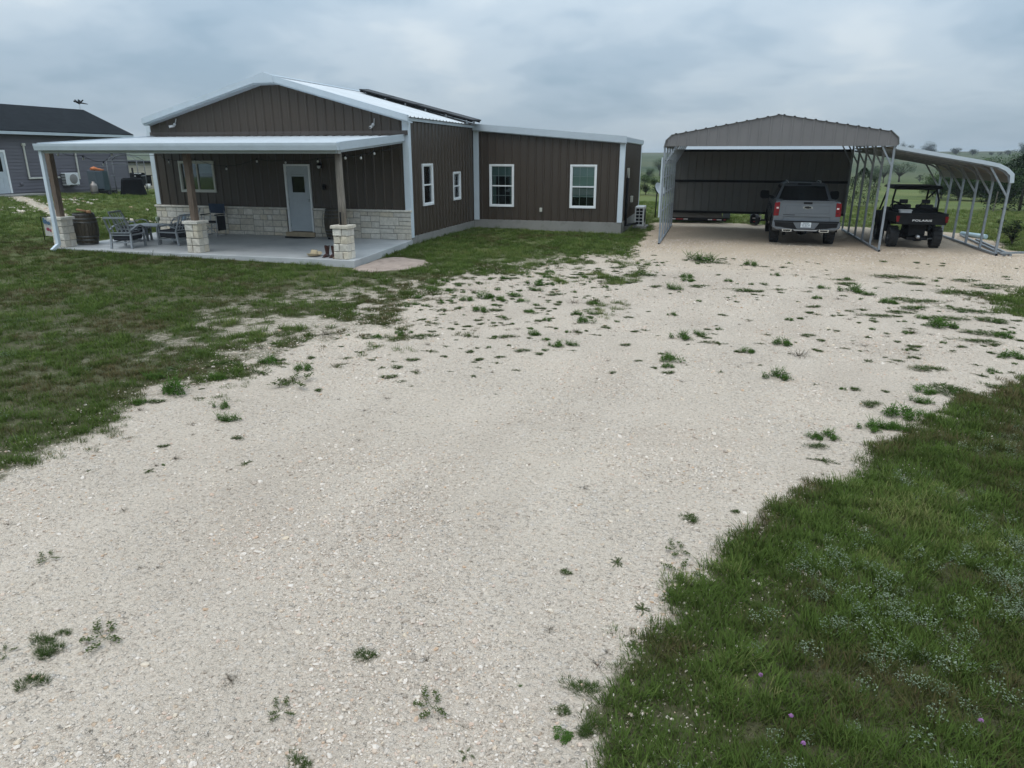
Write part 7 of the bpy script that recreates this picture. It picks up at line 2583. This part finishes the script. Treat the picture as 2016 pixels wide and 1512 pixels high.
def weed_mesh(kind, rnd):
    """unit-width plants; kinds: b rounded leafy, t grass tuft, f flat rosette with runners, d dry, s sprawling stems"""
    vs, fs = [], []
    if kind == 'b':
        subs = [(0, 0, rnd.uniform(0.22, 0.3), rnd.uniform(0.24, 0.34))]
        for q in range(rnd.randrange(4, 8)):
            a, r = rnd.uniform(0, 6.283), rnd.uniform(0.16, 0.42)
            subs.append((r * math.cos(a), r * math.sin(a) * 0.85, rnd.uniform(0.08, 0.2), rnd.uniform(0.10, 0.30)))
        for i in range(760):
            sx_, sy_, sr_, sh_ = subs[rnd.randrange(len(subs))]
            a, q = rnd.uniform(0, 6.283), math.sqrt(rnd.random())
            h = sh_ * (1 - 0.8 * q * q)
            leaf_quad(vs, fs, (sx_ + sr_ * q * math.cos(a), sy_ + sr_ * q * math.sin(a), h * rnd.uniform(0.25, 1.15) + 0.01), rnd.uniform(0.04, 0.085), rnd, 0.9, 0.42)
        for sx_, sy_, sr_, sh_ in subs:
            for i in range(9):
                a = rnd.uniform(0, 6.283)
                blade(vs, fs, sx_, sy_, a, sh_ + rnd.uniform(0.02, 0.12), 0.014, rnd.uniform(0.3, 1.1), 0.2)
    elif kind == 't':
        subs = [(rnd.uniform(-0.36, 0.36), rnd.uniform(-0.26, 0.26), rnd.uniform(0.10, 0.24)) for q in range(7)] + [(0, 0, 0.26)]
        for i in range(520):
            sx_, sy_, sr_ = subs[rnd.randrange(8)]
            a, r = rnd.uniform(0, 6.283), sr_ * math.sqrt(rnd.random())
            blade(vs, fs, sx_ + r * math.cos(a), sy_ + r * math.sin(a), a + rnd.uniform(-.9, .9), rnd.uniform(0.05, 0.17), 0.013, rnd.uniform(0.3, 1.2), rnd.uniform(0.1, 0.6))
    elif kind in 'fd':
        n = 9 if kind == 'f' else 7
        for k in range(n):
            a = rnd.uniform(0, 6.283)
            ln = rnd.uniform(0.25, 0.55) * (1.0 if abs(math.cos(a)) > 0.5 else 0.7)
            px, py = 0, 0
            for j in range(10):
                a += rnd.uniform(-0.25, 0.25)
                px += math.cos(a) * ln / 10
                py += math.sin(a) * ln / 10
                for q in range(6 if kind == 'f' else 3):
                    leaf_quad(vs, fs, (px + rnd.uniform(-.03, .03), py + rnd.uniform(-.03, .03), rnd.uniform(0.01, 0.06)), rnd.uniform(0.03, 0.06) if kind == 'f' else rnd.uniform(0.02, 0.05), rnd, 0.3, 0.5 if kind == 'f' else 0.3)
        if kind == 'd':
            for i in range(26):
                a, r = rnd.uniform(0, 6.283), 0.25 * rnd.random()
                blade(vs, fs, r * math.cos(a), r * math.sin(a), a, rnd.uniform(0.08, 0.22), 0.012, rnd.uniform(0.6, 1.4), 0.2)
    else:
        for k in range(5):
            a = k * 1.25 + rnd.uniform(-.35, .35)
            ln = rnd.uniform(0.3, 0.55)
            p = Vector((0, 0, 0.02))
            st = [p.copy()]
            for j in range(9):
                a += rnd.uniform(-0.3, 0.3)
                p = p + Vector((math.cos(a) * ln / 9, math.sin(a) * ln / 9, rnd.uniform(-0.004, 0.016)))
                st.append(p.copy())
                if j > 2:
                    for q in range(11):
                        leaf_quad(vs, fs, p + Vector((rnd.uniform(-.06, .06), rnd.uniform(-.06, .06), rnd.uniform(0, 0.05))), rnd.uniform(0.025, 0.055), rnd, 0.5, 0.75)
            for s0, s1 in zip(st[:-1], st[1:]):
                d = (s1 - s0).normalized()
                w_ = Vector((-d.y, d.x, 0)) * 0.005
                kk = len(vs)
                vs += [s0 - w_, s0 + w_, s1 + w_, s1 - w_]
                fs.append((kk, kk + 1, kk + 2, kk + 3))
    return [tuple(v) for v in vs], fs


rw_ = random.Random(17)
KM = {'b': 'weed', 't': 'tuft', 'f': 'weed_dark', 'd': 'weed_dry', 's': 'weed_dark'}
KN = {'b': 'leafy_weed', 't': 'grass_tuft', 'f': 'flat_weed', 'd': 'dry_weed', 's': 'sprawling_weed'}
WM = {k: [weed_mesh(k, rw_) for _ in range(5)] for k in 'btfds'}
WME = {k: [np_mesh(KN[k], v, f, M[KM[k]]) for v, f in WM[k]] for k in WM}
wl = dict(WEED_LABELS)
rest = {}
for i, (x, y, wd, k) in enumerate(WEEDS):
    z = gz(x, y)
    a = rw_.uniform(-0.5, 0.5)
    j = i % 5
    sy = rw_.uniform(0.8, 1.05)
    if k in 'tf' and wd > 0.25:
        sy *= 0.8
    if i in wl:
        o = link(KN[k], WME[k][j])
        o.location = (x, y, z)
        o.rotation_euler = (0, 0, a)
        kw = {'b': 1.42, 't': 1.2}.get(k, 1.0)
        o.scale = (wd * kw, wd * kw * sy, wd * kw * 0.95 if k != 't' else min(wd * 0.9, 0.2))
        tag(o, wl[i], 'weed', 'weeds growing through the gravel')
    else:
        V = np.array(WM[k][j][0]) * [wd * (1.4 if k in 'bt' else 1.1), wd * (1.4 if k in 'bt' else 1.1) * sy, wd * 1.1 if k != 't' else min(wd * 0.95, 0.2)]
        c, s = math.cos(a), math.sin(a)
        V = np.stack([V[:, 0] * c - V[:, 1] * s + x, V[:, 0] * s + V[:, 1] * c + y, V[:, 2] + z], 1)
        rest.setdefault(KM[k], []).append((V, WM[k][j][1]))
# tiny seedlings and dead wisps between them
n = 5200
x = RNG.uniform(-7, 8, n)
y = RNG.uniform(2.6, 23, n)
sd = poly_sd(x, y, GP)
q = fbm(x * 0.5, y * 0.5, 71, 3)
pk = np.where(y > 9, 0.22, 0.025) * sstep(0.42, 0.62, q) + 0.9 * np.exp(-((x + 4.2) / 2.2) ** 2 - ((y - 15.0) / 4.8) ** 2) + 0.25 * np.exp(-np.maximum(sd, 0) / 0.35) + 0.28 * np.exp(-((x - 4.2) / 1.6) ** 2 - ((y - 14.0) / 3.5) ** 2)
ok = (sd > 0.02) & (RNG.random(n) < pk) & in_view(x, y) & ((y < 22) | (x < -1.8)) & free(x, y)
for x_, y_ in zip(x[ok], y[ok]):
    k = rw_.choice('fddft' if y_ < 9 else 'fdtfttb')
    wd = rw_.uniform(0.05, 0.16) * (1 + 0.02 * y_)
    a = rw_.uniform(0, 6.28)
    j = rw_.randrange(5)
    V = np.array(WM[k][j][0]) * [wd, wd, wd * 0.9]
    c, s = math.cos(a), math.sin(a)
    V = np.stack([V[:, 0] * c - V[:, 1] * s + x_, V[:, 0] * s + V[:, 1] * c + y_, V[:, 2] + gz(x_, y_)], 1)
    rest.setdefault(KM[k], []).append((V, WM[k][j][1]))
me = bpy.data.meshes.new('scattered_weeds')
AV, AF, AM = [], [], []
k0 = 0
for mi, (mn, lst) in enumerate(rest.items()):
    me.materials.append(M[mn])
    for V, f in lst:
        AV.append(V)
        AF += [tuple(a + k0 for a in q_) for q_ in f]
        AM += [mi] * len(f)
        k0 += len(V)
me.from_pydata(np.concatenate(AV).tolist(), [], AF)
me.polygons.foreach_set('material_index', AM)
tag(link('scattered_weeds', me), kind='stuff')

# purple flower heads and little droppings
for i, (x_, y_, lab) in enumerate(((0.45, 3.42, 'purple flower head in the near turf, farthest of a loose line of three'), (0.58, 3.15, 'purple flower head in the near turf, middle one of a loose line of three'), (0.62, 2.98, 'purple flower head in the near turf, nearest of a loose line of three'), (1.49, 3.37, 'purple flower head in the near turf, alone far to the right of the other three'))):
    z_ = gz(x_, y_)
    t = thing('purple_flower', lab, 'flower', (x_, y_, z_), 'purple flowers in the near turf')
    mb = MB()
    mb.tube([(x_, y_, z_), (x_ + .01, y_, z_ + 0.12)], 0.0025, 5)
    mb.build('stem', M['weed'], t)
    vs, fs = [], []
    for k in range(46):
        a, e = rw_.uniform(0, 6.283), math.asin(rw_.uniform(-0.3, 1))
        d = Vector((math.cos(a) * math.cos(e), math.sin(a) * math.cos(e), math.sin(e)))
        leaf_quad(vs, fs, Vector((x_ + .01, y_, z_ + 0.125)) + d * 0.009, 0.011, rw_, 0.8, 0.5)
    mb = MB()
    mb.add(vs, fs)
    mb.build('petals', M['purple'], t, fix=False)

# ------------------------------------------------------------------ trees and shrubs


def tree_parts(kind, rnd):
    """unit tree: height 1, width 1; returns crown (verts, faces) and trunk MB"""
    vs, fs = [], []
    tr = MB()
    if kind == 'juniper':
        for i in range(6500):
            h = rnd.random() ** 0.85
            rad = 0.5 * (0.55 + 0.45 * math.sin(math.pi * min(1, h * 0.85 + 0.2))) * (1 - max(0, h - 0.72) / 0.34)
            a = rnd.uniform(0, 6.283)
            rad *= 1 + 0.18 * math.sin(a * 3 + h * 9) + 0.12 * math.sin(a * 7 - h * 15)
            r = rad * (0.55 + 0.45 * math.sqrt(rnd.random()))
            leaf_quad(vs, fs, (r * math.cos(a), r * math.sin(a), 0.03 + h * 0.97), rnd.uniform(0.022, 0.05), rnd, 1.4, 0.5)
        tr.tube([(0, 0, -0.03), (0, 0, 0.5), (0.02, 0, 0.9)], [0.02, 0.015, 0.005], 6)
    else:
        lobes = []
        if kind == 'mid':
            nl, n, z0, lo = 17, 5200, 0.1, 0.20
            for k in range(nl):
                a = rnd.uniform(0, 6.283)
                r = rnd.uniform(0.05, 0.32)
                lobes.append((r * math.cos(a), r * math.sin(a), rnd.uniform(0.18, 0.80), rnd.uniform(0.15, 0.24)))
        elif kind == 'open':
            nl, n = 16, 3600
            for k in range(nl):
                a = rnd.uniform(0, 6.283)
                r = rnd.uniform(0.08, 0.36)
                lobes.append((r * math.cos(a), r * math.sin(a), rnd.uniform(0.45, 0.86), rnd.uniform(0.11, 0.18)))
        elif kind == 'bush':
            nl, n = 14, 1900
            for k in range(nl):
                a = rnd.uniform(0, 6.283)
                r = rnd.uniform(0.05, 0.40)
                lobes.append((r * math.cos(a), r * math.sin(a), rnd.uniform(0.3, 0.9), rnd.uniform(0.07, 0.15)))
        else:
            nl, n = 15, 3000
            for k in range(nl):
                a = rnd.uniform(0, 6.283)
                r = rnd.uniform(0.04, 0.33)
                lobes.append((r * math.cos(a), r * math.sin(a), rnd.uniform(0.24, 0.80), rnd.uniform(0.16, 0.25)))
        s0 = {'mid': 0.042, 'open': 0.036, 'bush': 0.05, 'far': 0.055}[kind]
        for i in range(n):
            cx, cy, cz, rr = lobes[rnd.randrange(nl)]
            d = Vector((rnd.gauss(0, 1), rnd.gauss(0, 1), rnd.gauss(0, 0.8)))
            d.normalize()
            p = Vector((cx, cy, cz)) + d * rr * rnd.random() ** 0.4
            p.z = max(p.z, 0.03)
            leaf_quad(vs, fs, p, s0 * rnd.uniform(0.5, 1.25), rnd, 0.8, 0.6)
        fork = {'mid': 0.12, 'bush': 0.12, 'far': 0.16, 'open': 0.28}[kind]
        tw = 0.018 if kind != 'open' else 0.024
        tr.tube([(0, 0, -0.03), (0.01, 0, fork)], [tw * 1.3, tw], 6)
        for cx, cy, cz, rr in lobes:
            tr.tube([(0.01, 0, fork), (cx * 0.45, cy * 0.45, fork + (cz - fork) * 0.55), (cx, cy, cz)], [tw * 0.7, tw * 0.45, tw * 0.15], 5)
    return [tuple(v) for v in vs], fs, tr


rt_ = random.Random(29)
TM = {'juniper': 'juniper', 'mid': 'tree_mid', 'open': 'mesquite', 'bush': 'juniper', 'far': 'tree_far'}
TN = {'juniper': 'juniper_tree', 'mid': 'bushy_tree', 'open': 'open_tree', 'bush': 'shrub', 'far': 'ridge_tree'}
SRC = {}
for k in TM:
    SRC[k] = []
    for q in range(3):
        v, f, trm = tree_parts(k, rt_)
        SRC[k].append((np_mesh('crown', v, f, M[TM[k]]), trm.build('trunk', M['bark'], None, mesh_only=True)))


def plant(k, x, y, h, w_, lab, group=None, cat='tree'):
    t = thing(TN[k], lab, cat, (x, y, gz(x, y) - 0.02 * h), group, rt_.uniform(0, 6.28))
    cm, tm = SRC[k][rt_.randrange(3)]
    for nm_, m_ in (('crown', cm), ('trunk', tm)):
        o = link(nm_, m_, t)
        o.scale = (w_, w_, h)
    return t


plant('juniper', 8.9, 50.0, 2.35, 1.95, 'dark juniper tree just behind the right end of the carport back wall')
plant('juniper', 17.0, 48.1, 3.3, 3.8, 'dark juniper tree at the right edge of the photo beyond the fence post')
plant('bush', 9.75, 27.6, 1.0, 1.5, 'sparse dark shrub growing just outside the last lean-to post', None, 'shrub')
plant('bush', 9.75, 25.9, 0.5, 0.6, 'very small dark shrub at the right edge beyond the loose steel tubes', None, 'shrub')
plant('open', 27.7, 127.0, 3.2, 4.9, 'open round tree with visible forked trunk on the lower hillside')
plant('open', 24.0, 119.6, 2.8, 3.2, 'thin tree left of the forked tree on the lower hillside')
plant('bush', 30.8, 127.9, 1.2, 1.8, 'low bush right of the forked tree on the lower hillside', None, 'shrub')
plant('open', 19.8, 103.6, 2.3, 2.4, 'small thin tree seen between the carport middle posts')
rs_ = random.Random(8)
for k in range(8):
    rr_, th_ = rs_.uniform(150, 380), rs_.uniform(0.13, 0.36)
    plant('bush', rr_ * math.sin(th_), rr_ * math.cos(th_), rs_.uniform(0.8, 1.8), rs_.uniform(1.6, 3.8), 'small dark shrub dotted on the far hillside below the ridge', 'shrubs on the far hillside', 'shrub')
for x, y, h, w_ in ((18.3, 63.9, 2.5, 3.4), (18.1, 67.6, 2.15, 2.6), (19.9, 62.9, 2.1, 3.0), (22.1, 73.2, 2.3, 3.4), (24.9, 74.4, 2.6, 3.6), (30.9, 95.1, 3.6, 4.6), (33.8, 96.2, 4.2, 4.8), (29.3, 100.3, 2.5, 3.8), (18.4, 71.2, 1.8, 2.3), (22.7, 66.2, 2.4, 2.8), (21.3, 64.5, 1.8, 2.2), (27.5, 84, 2.8, 3.6), (23.0, 80, 2.2, 3.0), (36.5, 99, 3.6, 4.4), (26.0, 70.5, 2.6, 3.2), (20.6, 60.5, 1.9, 3.0), (23.5, 61.0, 2.3, 3.4), (21.6, 56.5, 2.2, 3.2), (25.4, 64.5, 2.8, 3.8)):
    plant('mid', x, y, h * 1.15, w_ * 1.25, 'dense green tree in the creek thicket beyond the lean-to', 'trees of the creek thicket')
for x, y, h, w_ in ((-5.5, 62.3, 1.8, 2.0), (-4.4, 60.3, 1.7, 1.9), (-6.4, 60.7, 1.6, 1.6), (-3.9, 66.9, 1.8, 2.2), (-3.2, 62.0, 1.7, 2.0), (-7.6, 64.0, 1.8, 2.2)):
    plant('mid', x, y, h, w_, 'low dense green tree in the thicket between the house and the carport', 'thicket between house and carport')
plant('open', -10.2, 143.1, 3.4, 3.6, 'pale open tree on the far slope seen above the thicket by the house')
plant('mid', -11.0, 126.5, 2.0, 2.8, 'round tree on the slope close behind the thicket by the house')
plant('mid', -8.2, 133.7, 2.4, 3.8, 'wide dark tree on the slope beside the white carport edge')
for x, y, h, w_, lab in ((102.3, 475, 6.6, 6.6, 'first ridge line tree right of the carport gable'), (99.0, 439, 5.8, 4.2, 'narrow second ridge line tree right of the carport gable'), (98.6, 402, 6.2, 11.0, 'broad ridge line tree above the lean-to roof'),
                          (105.4, 383, 4.2, 6.6, 'rounded ridge line tree right of the broad one'), (111.5, 381, 3.4, 6.0, 'flat topped ridge line tree above the lean-to bend'), (119.4, 382, 1.9, 3.0, 'tiny ridge line tree right of the flat topped one'),
                          (123.7, 385, 1.7, 2.6, 'second tiny ridge line tree right of the flat topped one'), (127.9, 388, 2.6, 4.4, 'low spreading ridge line tree near the right edge'), (134.2, 390, 7.2, 5.6, 'tall ridge line tree cut by the right edge of the photo')):
    plant('far', x, y, h, w_, lab, 'trees on the ridge line')

# ------------------------------------------------------------------ thin summer haze over the fields
mb = MB()
mb.box(-1600, -80, -60, 1600, 2300, 17)
hz = mb.build('haze', None, None)
hm = bpy.data.materials.new('haze')
hm.use_nodes = True
hm.node_tree.nodes.clear()
ht_ = NT(hm.node_tree)
pvn = ht_.n('ShaderNodeVolumePrincipled', {'Color': (0.80, 0.88, 0.95, 1), 'Density': 0.0004, 'Anisotropy': 0.2})
ht_.n('ShaderNodeOutputMaterial', {'Volume': pvn.outputs[0]})
hz.data.materials.append(hm)
tag(hz, kind='stuff')
SC.cycles.volume_bounces = 0
SC.cycles.volume_step_rate = 1
